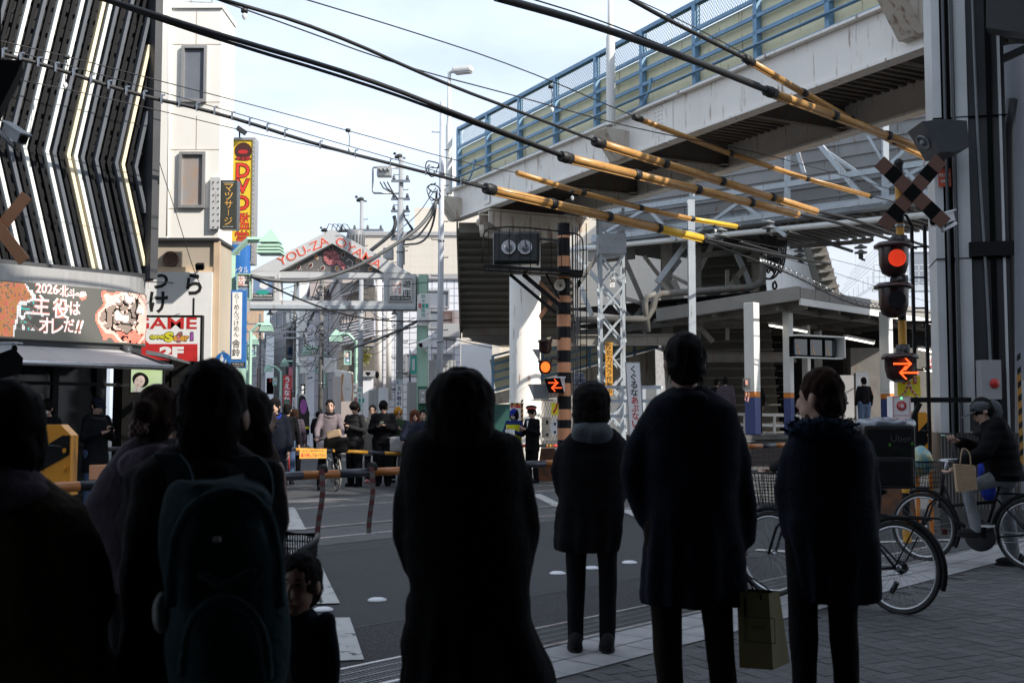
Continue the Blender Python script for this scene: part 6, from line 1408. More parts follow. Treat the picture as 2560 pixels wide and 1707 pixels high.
for i in range(9):
    u = 1900 + i * 5; mb.tube(smooth([P(u, 590, 36), P(u + 2, 640, 36), P(u + 8, 670 + (i % 3) * 8, 36), P(u + 16, 676, 36), P(u + 24, 640, 36), P(u + 26, 600, 36)]), .03, 6)
for (q) in ([(1908, 693), (1925, 700), (1940, 680), (1945, 640)], [(1915, 697), (1935, 697), (1950, 675), (1952, 640)], [(1933, 705), (1932, 720), (1937, 724), (1943, 715), (1936, 702)]): mb.tube(smooth([P(u, v, 35.8) for u, v in q]), .035, 6)
mb.build('hanging_cables', 'cable', label='loops of black cable hanging beside the bright white wall', cat='cables')
# ================= right pillar
c = U(2440, 14.6, 0); c.z = 0
t = thing('station_pillar', 'grey steel clad pillar with dark grooves and ribbed base at the right edge', 'pillar', c)
RP_ = Matrix.Rotation(radians(-14), 3, 'Z')
mb = MB(); 
def pb(mb, x0, x1, y0, y1, z0, z1, mi=0): mb.box(c + RP_ @ V(((x0 + x1) / 2, (y0 + y1) / 2, (z0 + z1) / 2)), (x1 - x0, y1 - y0, z1 - z0), RP_, mi)
pb(mb, -.44, -.34, -.42, .4, 1.22, 8, 0); pb(mb, -.22, -.03, -.44, .4, 1.22, 8, 0); pb(mb, -.345, -.225, -.36, .4, 1.22, 8, 1); pb(mb, -.028, .42, -.4, .4, 1.22, 8, 2); pb(mb, .2, .26, -.44, -.4, 1.22, 8, 1); pb(mb, .34, .37, -.44, -.4, 1.22, 8, 0)
for z in (5.2, 3.4): pb(mb, -.445, .43, -.448, .402, z, z + .012, 1)
mb.build('cladding', ['pillar_light', 'black_matte', 'iron_dark'], t)
mb = MB(); pb(mb, -.46, .47, -.43, .42, 0.03, 1.22, 0)
for i in range(24): pb(mb, -.45 + i * .039, -.433 + i * .039, -.445, -.43, .28, 1.2, 1)
pb(mb, -.48, .49, -.46, .44, 0, .28, 2); mb.build('ribbed_base', ['base_bronze', 'steel_shade', 'concrete_dark'], t)
mb = MB()
for x in (-.3, -.2): mb.tube([c + RP_ @ V((x, -.47, 8)), c + RP_ @ V((x, -.47, 1.0)), c + RP_ @ V((x + .06, -.5, .75))], .022, 8)
mb.build('conduits', 'frame_grey', t)
mb = MB(); mb.tube(smooth([c + RP_ @ V((.05, -.46, 8)), c + RP_ @ V((.07, -.46, 5)), c + RP_ @ V((.14, -.46, 3)), c + RP_ @ V((.16, -.46, 1.6)), c + RP_ @ V((.28, -.46, 1.2)), c + RP_ @ V((.2, -.46, .8))]), .018, 6); mb.build('hose', 'cable_grey2', t)
mb = MB(); pb(mb, -.06, .46, -.5, -.41, 3.42, 3.6, 0); mb.build('bracket_box', 'black_paint', t)
t = thing('speaker_box', 'grey angular loudspeaker box fixed to the pillar, round speaker facing down', 'speaker', P(2350, 350, 13.9)); o = P(2343, 350, 13.7)
mb = MB(); pr = [(-.26, .17), (.0, .2), (.28, .18), (.3, -.14), (.12, -.2), (-.05, -.2)]
mb.prism([o + V((x, -.22, z)) for x, z in pr], V((0, .5, 0))); mb.build('case', 'frame_grey', t)
nf = V((-.72, -.2, -.66)).normalized(); mb = MB(); q = o + V((-.17, -.02, -.03)); mb.lathe(q, [(.0, .0), (.1, 0), (.1, .02), (.085, .02), (.08, .005), (.0, .02)], 20, nf); mb.ell(q + nf * .02, .04); mb.build('speaker_cone', 'cable_grey2', t)
mb = MB(); fr = Fr(c + RP_ @ V((-.40, -.45, 0)) + V((0, 0, P(2380, 438, 14.1).z - .12)), RP_ @ V((1, 0, 0))); fr.box(mb, 0, .15, 0, .23, 0, .012); mb.text('防犯カメラ', fr, .075, .15, .13, .045, 1, d=.014, bold=.01); mb.text('作動中', fr, .075, .07, .1, .045, 1, d=.014, bold=.01)
mb.build('camera_notice', ['red_notice', 'sign_white'], label='small red camera notice on the pillar below the loudspeaker box', cat='sign')
cctv('security_camera', 'white security camera beside the lower right arm of the crossing sign', P(2355, 548, 13.2), (-.9, -.35, -.3), 1.0, arm=(.22, .15, -.02))
# beam and second column upper right
mb = MB(); mb.prism([P(2465, -300, 12.5), P(2800, -300, 12.5), P(2800, 115, 12.5), P(2465, 70, 12.5)], V((.5, 1.1, .3))); mb.beam(P(2480, 160, 14.8), P(2570, 120, 14.8), .1, .1); mb.tube([P(2530, 250, 15), P(2520, 330, 15), P(2522, 1100, 15)], .08, 8)
mb.build('ceiling_beam', 'iron_dark', label='dark beam and pipe at the top right corner above the pillar', cat='beam')
t = thing('white_column', 'smooth white column at the far right edge with a black ribbed plate', 'column', U(2555, 15.5, 0)); mb = MB(); mb.lathe(U(2562, 15.5, 0), [(.26, 0), (.25, 6.5)], 24); mb.build('shaft', 'wall_greyblue', t)
mb = MB(); mb.lathe(U(2562, 15.5, P(2560, 780, 15.5).z), [(.262, 0), (.27, 0), (.27, .2), (.262, .2)], 24); mb.build('plate', 'black_paint', t)
mb = MB(); fr, w_, h_ = FP(2546, 2580, 935, 1085, 15.1); fr.box(mb, 0, .05, -.4, h_, 0, .02)
for i in range(8): fr.poly(mb, [(0, i * .18 - .3), (.05, i * .18 - .26), (.05, i * .18 - .18), (0, i * .18 - .22)], .02, .023, 1)
fr.box(mb, .05, w_, -.4, h_ * .9, .0, .02, 2); mb.build('hazard_notice', ['orange_sign', 'ink', 'sign_white'], label='black and yellow edged notice on the white column at the right edge', cat='sign')
t = thing('fire_cabinet', 'white fire alarm cabinet with a round red lamp beside the ribbed pillar base', 'cabinet', P(2480, 960, 14.4)); fr, w_, h_ = FP(2450, 2500, 900, 998, 14.0); mb = MB(); fr.box(mb, 0, w_, 0, h_, -.1, .06); mb.build('case', 'wall_grey', t)
mb = MB(); mb.lathe(fr.pt(w_ * .64, h_ * .4, .06), [(.06, 0), (.055, .02), (.03, .035), (0, .04)], 18, fr.n); mb.build('red_lamp', 'red_sign', t)
mb = MB(); fr, w_, h_ = FP(2434, 2500, 1010, 1078, 14.0); fr.box(mb, 0, w_, 0, h_, -.1, .05, 0); fr.box(mb, .1, w_ * .8, h_ * .1, h_ * .5, .05, .055, 1); mb.text('防犯カメラ作動中', fr, w_ * .45, h_ * .3, w_ * .6, .04, 2, d=.057); mb.build('notice_board', ['ink', 'red_sign', 'sign_white'], label='dark notice board with a red panel behind the capped cyclist', cat='sign')
# ================= crossing signal pole (right)
def stripes(mb, a, z0, z1, r, zs, n=16):
    prev = z0; mi = 0
    for z, m_ in zs: mb.lathe(a, [(r, prev), (r, z)], n, mi=m_); prev = z
a = U(2268, 13.0, 0); a.z = 0
t = thing('crossing_signal', 'black and yellow crossing signal post with X sign, lit red lamp and arrows', 'crossing signal', a)
mb = MB(); zt = P(2268, 412, 13).z; z = 0; i = 0
while z < zt: mb.lathe(a, [(.046, z), (.046, min(z + .28, zt))], 16, mi=i % 2); z += .28; i += 1
mb.lathe(a, [(.056, zt), (.05, zt + .04), (.02, zt + .07), (0, zt + .07)], 16, mi=1)
for z in (3.6, 2.9, 2.2): mb.lathe(a, [(.056, z), (.056, z + .03)], 16, mi=2)
mb.build('pole', ['pole_amber', 'black_paint', 'steel'], t)
def xsign(c, r1, r2, L_, w_, t, segs=7, first=0, plain=None, fwd=V((0, -1, 0)), mats=('cross_brown', 'black_matte')):
    fr = Fr(c, fwd.cross(V((0, 0, 1))) * -1)
    for k, ang in enumerate((r1, r2)):
        mb = MB(); ca, sa = cos(ang), sin(ang)
        for i in range(segs):
            x0 = -L_ / 2 + L_ * i / segs; x1 = x0 + L_ / segs; pts = [(x0, -w_ / 2), (x1, -w_ / 2), (x1, w_ / 2), (x0, w_ / 2)]
            fr.poly(mb, [(p * ca - q * sa, p * sa + q * ca) for p, q in pts], .01 + k * .012, .02 + k * .012, 0 if plain else (i + first) % 2)
        mb.build('sign_board', list(mats), t)
xsign(P(2279, 483, 12.9), radians(49), radians(-44), 1.04, .165, t)
def round_lamp(c, lit, t, r=.098, body=.165, nm='signal_lamp'):
    m = MB(); up = V((0, 0, 1)); ax = V((-.1, -1, 0)).normalized()
    m.lathe(c + V((0, 0, .17)), [(0, .03), (.17, .03), (.215, .0), (.215, -.03), (.17, -.03)], 24)
    m.lathe(c, [(.165, .15), (.16, -.05), (.13, -.15), (.06, -.19), (0, -.195)], 24); m.build(nm + '_hood' if False else 'lamp_body', 'lamp_shell', t)
    m = MB(); o_ = c + ax * .165; fr = Fr(o_, V((0, 0, 1)).cross(ax) * -1 if False else ax.cross(V((0, 0, 1))) * -1)
    fr = Fr(o_, V((1, -.1, 0)))
    fr.disc(m, 0, -.0, r * .98, r * .98, -.0, .006, 1, 28)
    if lit:
        rr = .012
        while rr < r * .93:
            n = max(1, int(2 * pi * rr / .019))
            for i in range(n): an = 2 * pi * i / n; fr.disc(m, rr * cos(an), rr * sin(an), .0062, .0062, .006, .012, 0, 6)
            rr += .0195
    m.build('lens', ['lamp_red', 'lamp_core'] if lit else ['cable_grey', 'black_paint'], t)
def arm(a, c, t):
    m = MB(); z = c.z + .26; m.tube([V((a.x + .02, a.y, z)), V(((a.x + c.x) / 2, (a.y + c.y) / 2, z + .01)), V((c.x + .03, c.y, z)), V((c.x, c.y, z - .02)), V((c.x, c.y, z - .08))], .04, 8); m.lathe(V((a.x, a.y, z)), [(.075, -.05), (.08, 0), (.075, .05)], 12); m.lathe(V((c.x, c.y, z - .1)), [(.06, 0), (.05, .05), (.03, .06)], 10); m.build('lamp_arm', 'iron_dark', t)
for (u, v, lit) in ((2234, 650, 1), (2234, 752, 0)): c = P(u, v, 12.8); round_lamp(c, lit, t); arm(a, c, t)
c = P(2250, 922, 12.7); m = MB(); m.lathe(c, [(0, .17), (.17, .17), (.2, .14), (.2, .11), (.165, .11), (.165, 0), (.14, -.1), (.06, -.15), (0, -.155)], 24); m.build('arrow_lamp', 'lamp_shell', t); arm(a, c + V((0, 0, -.02)), t)
def arrows(fr, t, s_, m_):
    for (x, y, dr) in ((-.03 * s_, .045 * s_, 1), (.035 * s_, -.045 * s_, -1)):
        mb = MB(); L_ = .085 * s_
        for k in range(-7, 8): fr.box(mb, x + k * L_ / 7 - .0045 * s_, x + k * L_ / 7 + .0045 * s_, y - .009 * s_, y + .009 * s_, 0, .006)
        for k in range(6):
            for q in (-1, 1): cx_ = x + dr * (L_ - k * .011 * s_); cy_ = y + q * k * .012 * s_; fr.box(mb, cx_ - .012 * s_, cx_ + .004 * s_, cy_ - .006 * s_, cy_ + .006 * s_, 0, .007)
        mb.build('lit_arrow', m_, t)
arrows(Fr(c + V((-.0, -.18, .0)), (1, -.05, 0)), t, 1.1, 'lamp_orange')
# yellow wing sign & emergency button
t = thing('emergency_button', 'white emergency button box with a red button under a yellow wing sign', 'button box', P(2260, 1015, 12.9))
fr, w_, h_ = FP(2232, 2278, 990, 1062, 12.7); mb = MB(); fr.box(mb, 0, w_, 0, h_, -.18, 0); mb.build('case', 'sign_white', t); mb = MB(); fr.disc(mb, w_ / 2, h_ * .66, w_ * .27, w_ * .27, 0, .004, 0, 24); fr.disc(mb, w_ / 2, h_ * .66, w_ * .14, w_ * .14, .004, .02, 0, 20); ring(mb, fr, .012, w_ - .012, .012, h_ - .012, .004, 0, .003); mb.text('Emergency button', fr, w_ / 2, h_ * .33, w_ * .8, .022, 0, d=.003); mb.text('非常ボタン', fr, w_ / 2, h_ * .15, w_ * .85, .045, 0, d=.003, bold=.03); mb.build('button', 'red_sign', t)
mb = MB(); fr.disc(mb, w_ / 2, h_ * .66, w_ * .17, w_ * .17, .004, .006, 0, 20); fr.disc(mb, w_ / 2, h_ * .66, w_ * .09, w_ * .09, .02, .024, 0); mb.build('button_ring', 'sign_white', t)
mb = MB(); fr.disc(mb, w_ / 2, h_ * .93, .009, .009, 0, .006, 0, 8); mb.build('green_light', 'green_led', t)
def wing(c, sgn, w_, h_, rot):
    fr = Fr(c, V((cos(rot), sin(rot), 0))); mb = MB(); fr.box(mb, 0, w_, 0, h_, 0, .006); pts = []
    for i in range(9): an = radians(8 + 74 * i / 8); pts.append((w_ * (1 - cos(an) * .92) if sgn > 0 else w_ * cos(an) * .92, h_ * (1 - sin(an) * .95)))
    q = [((x - w_ * .2 if sgn > 0 else x + w_ * .2), y) for x, y in pts][::-1]; fr.poly(mb, [(max(0, min(w_, x)), y) for x, y in pts + q], .006, .009, 1); fr.box(mb, w_ * .4, w_ * .7, h_ * .62, h_ * .95, .006, .01, 1); mb.text('STOP', fr, w_ * .55, h_ * .9, w_ * .22, .02, 2, d=.012); mb.text('押', fr, w_ * .55, h_ * .76, w_ * .2, .04, 2, d=.012)
    for i, ch in enumerate('非常ボタン'): an = radians(14 + 62 * i / 4); x = (w_ * (1 - cos(an) * .92) - w_ * .1) if sgn > 0 else (w_ * cos(an) * .92 + w_ * .1); mb.text(ch, fr, max(.02, min(w_ - .02, x)), h_ * (1 - sin(an) * .95), .03, .03, 2, d=.0125, bold=.02)
    return mb
cc = P(2271, 992, 12.85); wing(P(2244, 992, 12.95), -1, .125, .24, radians(-12)).build('wing', ['yellow_pure', 'red_sign', 'sign_white'], t); wing(P(2271, 992, 12.85), 1, .15, .24, radians(12)).build('wing', ['yellow_pure', 'red_sign', 'sign_white'], t)
# black ladder and its amber machine
t = thing('ladder', 'tall black ladder mast with orange feet between signal post and pillar', 'ladder', U(2315, 13.6, 0))
a0, a1 = U(2297, 13.6, 0), U(2330, 13.6, 0); z = 3.72; mb = MB()
for p in (a0, a1): mb.beam(p + V((0, 0, .85)), p + V((0, 0, z)), .035, .035, 0, V((0, 1, 0))); mb.beam(p, p + V((0, 0, .85)), .04, .04, 1, V((0, 1, 0)))
mb.tube([a0 + V((0, 0, z)), a0 + V((-.06, 0, z + .12)), a0 + V((-.2, 0, z + .14))], .018, 6); mb.build('rails', ['black_paint', 'orange'], t)
for i in range(9): m = MB(); m.beam(a0 + V((0, 0, .5 + i * .37)), a1 + V((0, 0, .5 + i * .37)), .02, .02); m.build('rung', 'black_paint', t)
mb = MB(); mb.beam(a0 + V((-.2, 0, 1.62)), a1 + V((.5, 0, 1.62)), .06, .06); mb.beam(U(2262, 13.5, 1.22), U(2300, 13.5, 1.58), .05, .05); mb.beam(a0 + V((-.15, 0, 2.55)), a1 + V((.05, 0, 2.55)), .04, .03); mb.build('brace', 'black_paint', t)
def gate_machine(name, label, uL, uR, vT, vB, Y, depth=.16, marks=True):
    fr, w_, h_ = FP(uL, uR, vT, vB, Y); t = thing(name, label, 'barrier machine', fr.pt(w_ / 2, 0, -.2)); mb = MB()
    fr.poly(mb, [(0, 0), (w_, 0), (w_, h_ * .84), (w_ * .72, h_), (0, h_)], -depth, 0); mb.build('case', 'orange_machine', t)
    mb = MB(); fr.poly(mb, [(.03, h_ * .28), (w_ - .01, h_ * .56), (w_ - .01, h_ * .84), (w_ * .78, h_ * .84), (.03, h_ * .6)], 0, .005); mb.build('black_stripe', 'black_paint', t)
    mb = MB(); fr.box(mb, -.01, w_ + .01, -.02, .01, -depth, .012); fr.box(mb, .0, .03, 0, h_ * .85, .0, .012)
    for (x, y) in ((.06, .08), (w_ - .05, .08), (.06, h_ * .62), (w_ - .05, h_ * .62), (w_ - .05, h_ * .36)): fr.disc(mb, x, y, .016, .022, .0, .02, 0, 10)
    mb.build('hinges', 'orange_machine', t); mb = MB(); mb.tube([fr.pt(w_ * .45, h_ * .66, 0), fr.pt(w_ * .45, h_ * .7, .05), fr.pt(w_ * .75, h_ * .68, .05), fr.pt(w_ * .78, h_ * .67, 0)], .008, 6); mb.build('handle', 'iron_dark', t)
    return t, fr, w_, h_
t, fr, w_, h_ = gate_machine('barrier_machine', 'orange barrier machine with a broad black stripe at the left', 78, 174, 1061, 1232, 9.75)
mb = MB(); fr.poly(mb, [(w_ * .6, 0), (w_ * .93, 0), (w_ * .8, -.42), (w_ * .66, -.42)], -.14, -.02); fr.box(mb, .0, w_ * .7, -.42, 0, -.15, -.06, 1); mb.text('M4', fr, w_ * .5, -.13, .09, .05, 2, d=-.055, bold=.03); fr.box(mb, w_ * .4, w_ * .7, -.2, -.185, -.056, -.05, 2); mb.build('leg', ['orange_machine', 'black_paint', 'sign_white'], t)
gate_machine('barrier_machine', 'orange barrier machine behind the black ladder at the right', 2282, 2332, 1030, 1180, 14.6)
# barriers
def bar(name, label, uv0, uv1, d, r, segs, t=None, bow=0, cols=('orange', 'bar_black'), dash=.5, pts=None):
    a = DP(*uv0, d); b = DP(*uv1, d); t = t or thing(name, label, 'barrier', a, 'lowered crossing barriers'); n = max(2, int((b - a).length / dash))
    for i in range(n):
        def q(f): return a.lerp(b, f) + V((0, 0, bow * 4 * f * (1 - f)))
        mb = MB(); mb.tube([q(i / n), q((i + 1) / n)], r, 14, 0); mb.build('bar_segment', segs[i % len(segs)], t)
    return t, a, b
t, a, b = bar('crossing_barrier', 'nearest lowered black and orange barrier with two red white ropes', (60, 1222), (1420, 1156), 8.8, .042, ['bar_orange', 'bar_black'], dash=.42)
for (u, v0, v1, du) in ((806, 1172, 1343, -6), (930, 1166, 1331, -2)):
    p = DP(u, v0, 8.78); q = DP(u + du, v1, 8.78); mb = MB(); n = 12
    for i in range(n):
        f0, f1 = i / n, (i + 1) / n; w2 = V((.022, .02, 0))
        def cpt2(f): return p.lerp(q, f) + V((.018 * sin(f * 5), -.05, 0))
        mb.prism([cpt2(f0) - w2, cpt2(f0) + w2, cpt2(f1) + w2, cpt2(f1) - w2], V((0, .006, 0)), i % 2)
    mb.build('rope', ['rope_red', 'rope_grey'], t)
    mb = MB(); c = DP(u, v0 + 1, 8.8); mb.tube([c - TD * .03, c + TD * .03], .05, 12); mb.build('clamp', 'black_paint', t)
t, a, b = bar('crossing_barrier', 'far barrier of orange and black bands with a yellow notice, crossing before the cyclist', (172, 1124), (1040, 1137), 17.0, .034, ['orange_lit', 'bar_black', 'orange_lit', 'orange_lit', 'bar_black'], bow=.07, dash=.42)
for (u, v0, v1) in ((653, 1118, 1165), (722, 1120, 1175)): mb = MB(); p = DP(u, v0, 16.95); q = DP(u, v1, 16.95); mb.tube([p, q], .02, 6); mb.build('rope', 'rope_red2', t)
fr = Fr(DP(748, 1146, 16.9), TD); w_ = .62; mb = MB(); fr.poly(mb, [(0, 0), (w_, -.01), (w_, .17), (0, .17)], 0, .01); mb.text('とじこめられたら', fr, w_ * .5, .135, w_ * .75, .035, 1, d=.012, bold=.01); mb.text('車で押して', fr, w_ * .3, .055, w_ * .5, .075, 2, d=.012, bold=.02); mb.text('出て下さい', fr, w_ * .76, .05, w_ * .4, .05, 1, d=.012, bold=.01); mb.build('notice', ['orange_sign', 'ink', 'red_sign'], t)
bar('crossing_barrier', 'short sunlit end of the far right barrier beside the station staff', (1285, 1114), (1400, 1114), 17.0, .034, ['orange_lit', 'red_bright', 'orange_lit', 'bar_black'], dash=.26)
mb = MB()
for (u, v0, v1, b_) in ((1314, 1116, 1172, 6), (1334, 1116, 1170, -2), (1368, 1116, 1138, 0)): mb.tube(smooth([DP(u, v0, 16.9), DP(u + b_, (v0 + v1) / 2, 16.9), DP(u + b_ * .6, v1, 16.9)]), .014, 6)
mb.build('barrier_ropes', 'pink_rope_glow', label='pink ropes with an added glow hanging from the far right barrier end', cat='ropes')  # emission adds a glow to plain ropes
t, a, b = bar('crossing_barrier', 'right barrier arm with a hanging net, seen between tall man and woman with fur collar', (1868, 1116), (2290, 1096), 8.8, .036, ['bar_orange', 'bar_black', 'bar_orange', 'rope_red'], dash=.4)
mb = MB()
for i in range(24):
    f = i / 24; p = a.lerp(b, f * .6); mb.beam(p, p - V((0, 0, .55)), .006, .006, 0, V((0, 1, 0)))
for j in range(7): mb.beam(a - V((0, 0, .08 * j + .05)), a.lerp(b, .6) - V((0, 0, .08 * j + .05)), .005, .005)
mb.build('net', 'rope_red', t)
mb = MB(); c = DP(182, 1128, 17.2); mb.box(c, (.5, .4, .3), None, 0, .06); mb.box(c + V((-.1, 0, -.45)), (.35, .4, .8)); mb.beam(c + V((-.2, -.1, .02)), c + V((.5, .3, .02)), .05, .05); mb.build('barrier_motor', 'iron_dark', label='dark motor housing of the far barrier behind the orange machine', cat='motor')
mb = MB(); mb.prism([G(170, 1250), G(380, 1250), G(380, 1225), G(170, 1225)], V((0, 0, .55))); mb.build('low_wall', 'concrete_dark', label='low dark concrete wall below the man in the cap', cat='wall')
mb = MB(); mb.box(P(247, 1180, 16.5), (.22, .2, .22), None, 0, .02); mb.build('small_block', 'pole_orange', label='small worn orange block on the low concrete wall', cat='block')
# X sign on the left edge, dark corner, cctv
t = thing('crossing_sign', 'plain brown back of a crossing X sign at the left edge', 'crossing sign', P(5, 570, 8)); xsign(P(2, 572, 8), radians(52), radians(-52), .6, .085, t, 1, 0, True, mats=['pole_orange', 'black_matte']); mb = MB(); mb.tube([U(-40, 8.1, 0), U(-40, 8.1, 3.4)], .05, 8); mb.beam(U(-40, 8.05, P(0, 572, 8.05).z), P(4, 572, 8.05), .04, .04); mb.build('pole', 'black_paint', t)  # orange board colour imitates sun on the brown back
mb = MB(); mb.prism([P(-30, 150, 7), P(57, 150, 7), P(40, 190, 7), P(0, 270, 7), P(-30, 280, 7)], V((-.13, .3, 0))); mb.beam(P(-20, 300, 7.1), P(-20, -200, 7.1), .08, .08, 0, V((0, 1, 0))); mb.build('loudspeaker', 'black_matte', label='black angular loudspeaker silhouette at the upper left edge', cat='speaker')
cctv('security_camera', 'grey security camera pointing down in front of the louvres at the left edge', P(38, 335, 9), (.55, -.3, -.35), .8, 'cable_grey2', arm=(-.3, 0, .16))
cctv('security_camera', 'white camera with curled cable at the left edge below the LED display', P(8, 872, 9), (.9, -.2, .0), .7, arm=(-.2, 0, -.1))
mb = MB(); mb.prism([P(-20, 890, 8.5), P(35, 870, 8.5), P(58, 895, 8.5), P(55, 925, 8.5), P(-20, 960, 8.5)], V((-.09, .2, 0))); mb.build('signal_hood', 'black_matte', label='black signal hood at the left edge in front of the awning', cat='signal')
# ================= orange and black signal tower on the far side
Yt = 25.0; a = U(1411, Yt, 0); a.z = 0
t = thing('signal_tower', 'thick orange and black banded post carrying a black cage with two signal lamps', 'signal post', a)
mb = MB(); zs = [(1700, 1), (1195, 0)]; ev = [1145, 1110, 1078, 1048, 1030, 1000, 982, 957, 932, 905, 875, 845, 817, 787, 757, 738, 715, 697, 667, 640, 597, 580, 558]
z0 = 0
for i, v in enumerate([1146, 1099, 1070, 1049, 1023, 990, 958, 931, 906, 876, 845, 817, 787, 757, 740, 697, 683, 667, 641, 596, 590, 559]):
    z1 = P(1411, v, Yt).z; mb.lathe(a, [(.155 if v > 700 else .14, z0), (.155 if v > 700 else .14, z1)], 20, mi=(i % 2)); z0 = z1
mb.lathe(a, [(.14, z0), (0, z0)], 20, mi=1); mb.build('post', ['pole_orange', 'black_paint'], t)
mb = MB(); R_ = .17
for x in (.2, .26, .3): mb.tube([a + V((x, -.05, 0)), a + V((x, -.05, z0 - .3 * x))], .016, 6)
mb.build('conduits', 'cable_grey', t)
mb = MB()
for x in (.36, .5): mb.beam(a + V((x, 0, .5)), a + V((x, 0, z0)), .02, .02, 0, V((0, 1, 0)))
for i in range(16): mb.beam(a + V((.36, 0, .6 + i * .3)), a + V((.5, 0, .6 + i * .3)), .015, .015)
mb.build('ladder', 'black_paint', t)
def C(u, v, dy=0): return P(u, v, Yt - .3 - dy)
mb = MB(); zf = C(1330, 680).z
mb.beam(C(1212, 672), C(1455, 686), .9, .07)
for (u0, v0) in [(1208, 655)]: pass
for dy in (-.4, .5):
    top = smooth([C(1206, 658, dy), C(1207, 590, dy), C(1216, 571, dy), C(1290, 566, dy), C(1430, 582, dy), C(1453, 590, dy), C(1458, 610, dy), C(1457, 680, dy)], 1); mb.tube(top, .018, 6)
    for i in range(9): u = 1222 + i * 26; vt = 567 + (u - 1222) * .075; mb.beam(C(u, vt, dy), C(u, 676 + (u - 1222) * .05, dy), .015, .015, 0, V((0, 1, 0)))
    mb.tube([C(1206, 655, dy), C(1212, 676, dy), C(1457, 690, dy)], .018, 6)
mb.build('cage', 'black_paint', t)
mb = MB(); mb.box(C(1291, 622, -.05), (1.02, .5, .72), None, 0, .07); mb.beam(C(1340, 598), C(1400, 602), .06, .06); mb.build('signal_case', 'signal_black', t)
for u in (1272, 1313): mb = MB(); c = C(u, 619, .25); mb.lathe(c, [(.0, .0), (.1, .0), (.15, .02), (.155, .05), (.15, .05), (.12, .02), (0, .01)], 24, V((-.1, -1, .05)), 0); m = mb.build('signal_lamp', 'plastic_white', t); mb = MB(); mb.ell(c + V((0, -.07, -.01)), (.085, .07, .085)); mb.tube([c + V((0, -.13, .15)), c + V((0, -.14, .07)), c + V((.03, -.15, .0))], .014, 5, 1); mb.build('bulb', ['glass_grey', 'iron_dark'], m)
mb = MB(); mb.beam(C(1275, 686), C(1390, 783), .07, .07); mb.beam(C(1308, 686), C(1422, 783), .09, .09); mb.beam(C(1365, 685), C(1398, 747), .04, .04); mb.build('strut', 'black_paint', t)
xs = P(1372, 760, Yt - .1); mb = MB(); mb.prism([P(1350, 700, 24.8), P(1392, 745, 24.8), P(1350, 800, 24.8), P(1347, 788, 24.8), P(1372, 750, 24.8), P(1347, 712, 24.8)], V((0, .03, 0))); mb.build('cross_board', 'pole_orange', t)
c = P(1402, 715, 24.5); mb = MB(); mb.lathe(c, [(.02, 0), (.04, .05), (.12, .14), (.125, .16), (.11, .15), (.03, .06)], 18, V((-.2, -1, 0))); mb.box(c + V((0, 0, .12)), (.14, .1, .04)); mb.build('horn', 'wall_beige', t)
for (v, lit) in ((905 - 40, 0), (918, 1)):
    c = P(1363, v, 24.8) if lit else P(1363, 868, 24.8)
    mb = MB(); mb.lathe(c + V((0, 0, .0)), [(0, .17), (.15, .16), (.17, .12), (.14, .1), (.14, -.05), (.1, -.13), (0, -.15)], 18); mb.tube([c + V((.1, 0, .14)), c + V((.15, 0, .2)), c + V((.35, .1, .2))], .03, 6); mb.build('lamp_body', 'lamp_shell', t)
    if lit: fr = Fr(c + V((0, -.145, 0)), (1, 0, 0)); mb = MB(); fr.disc(mb, 0, 0, .1, .115, 0, .01, 0, 22); mb.build('lit_lens', 'lamp_orange2', t)
mb = MB(); mb.prism([P(1330, 873, 24.9), P(1350, 873, 24.9), P(1350, 905, 24.9)], V((0, .04, 0))); mb.build('shade_plate', 'aluminium', t)
t = thing('arrow_box', 'black slanted box with two red arrows on the orange and black post', 'arrow sign', P(1388, 962, 24.6)); mb = MB(); pl = [P(1361, 946, 24.6), P(1400, 945, 24.6), P(1411, 982, 24.6), P(1373, 981, 24.6)]; mb.prism(pl, V((0, .3, 0)))
mb.prism([P(1400, 944, 24.58), P(1412, 944, 24.58), P(1412, 978, 24.58), P(1411, 982, 24.58)], V((0, .3, 0)), 1); mb.beam(P(1385, 943, 24.5), P(1414, 943, 24.5), .1, .03, 1); mb.build('case', ['black_matte', 'plastic_white'], t)
arrows(Fr(P(1387, 963, 24.55), (1, 0, 0)), t, 1.2, 'lamp_orange')
mb = MB(); fr, w_, h_ = FP(1334, 1372, 960, 998, 24.8); fr.box(mb, 0, w_, 0, h_, -.2, 0); fr.poly(mb, [(-.12, h_), (0, h_), (0, .02)], -.05, -.02, 1); fr.box(mb, -.05, w_ + .1, -.03, -.01, -.2, .0, 2); mb.build('rear_arrow_box', ['cable_grey2', 'aluminium', 'black_paint'], label='grey back of a second arrow box beside the lit arrow box', cat='box')
t = thing('solar_panel', 'small tilted solar panel right of the orange and black post', 'solar panel', P(1447, 945, 25.2)); mb = MB(); mb.prism([P(1432, 930, 25.2), P(1457, 930, 25.4), P(1467, 960, 25.0), P(1434, 960, 24.9)], V((0, .03, -.02))); mb.build('panel', 'solar', t); mb = MB(); mb.beam(P(1434, 961, 25), P(1467, 962, 25), .03, .03); mb.beam(P(1440, 965, 25.1), P(1420, 990, 25.1), .03, .03); mb.build('frame', 'aluminium', t)
mb = MB(); fr, w_, h_ = FP(1378, 1396, 1007, 1037, 24.4); fr.box(mb, 0, w_, 0, h_, 0, .01); fr.poly(mb, [(w_ * .75, h_), (w_, h_), (w_ * .8, h_ * .5), (w_ * .4, h_ * .12), (w_ * .2, h_ * .25), (w_ * .6, h_ * .6)], .01, .013, 1); mb.build('yellow_plate', ['yellow_pure', 'red_sign'], label='small yellow plate with a curved red arrow on the orange post', cat='sign')
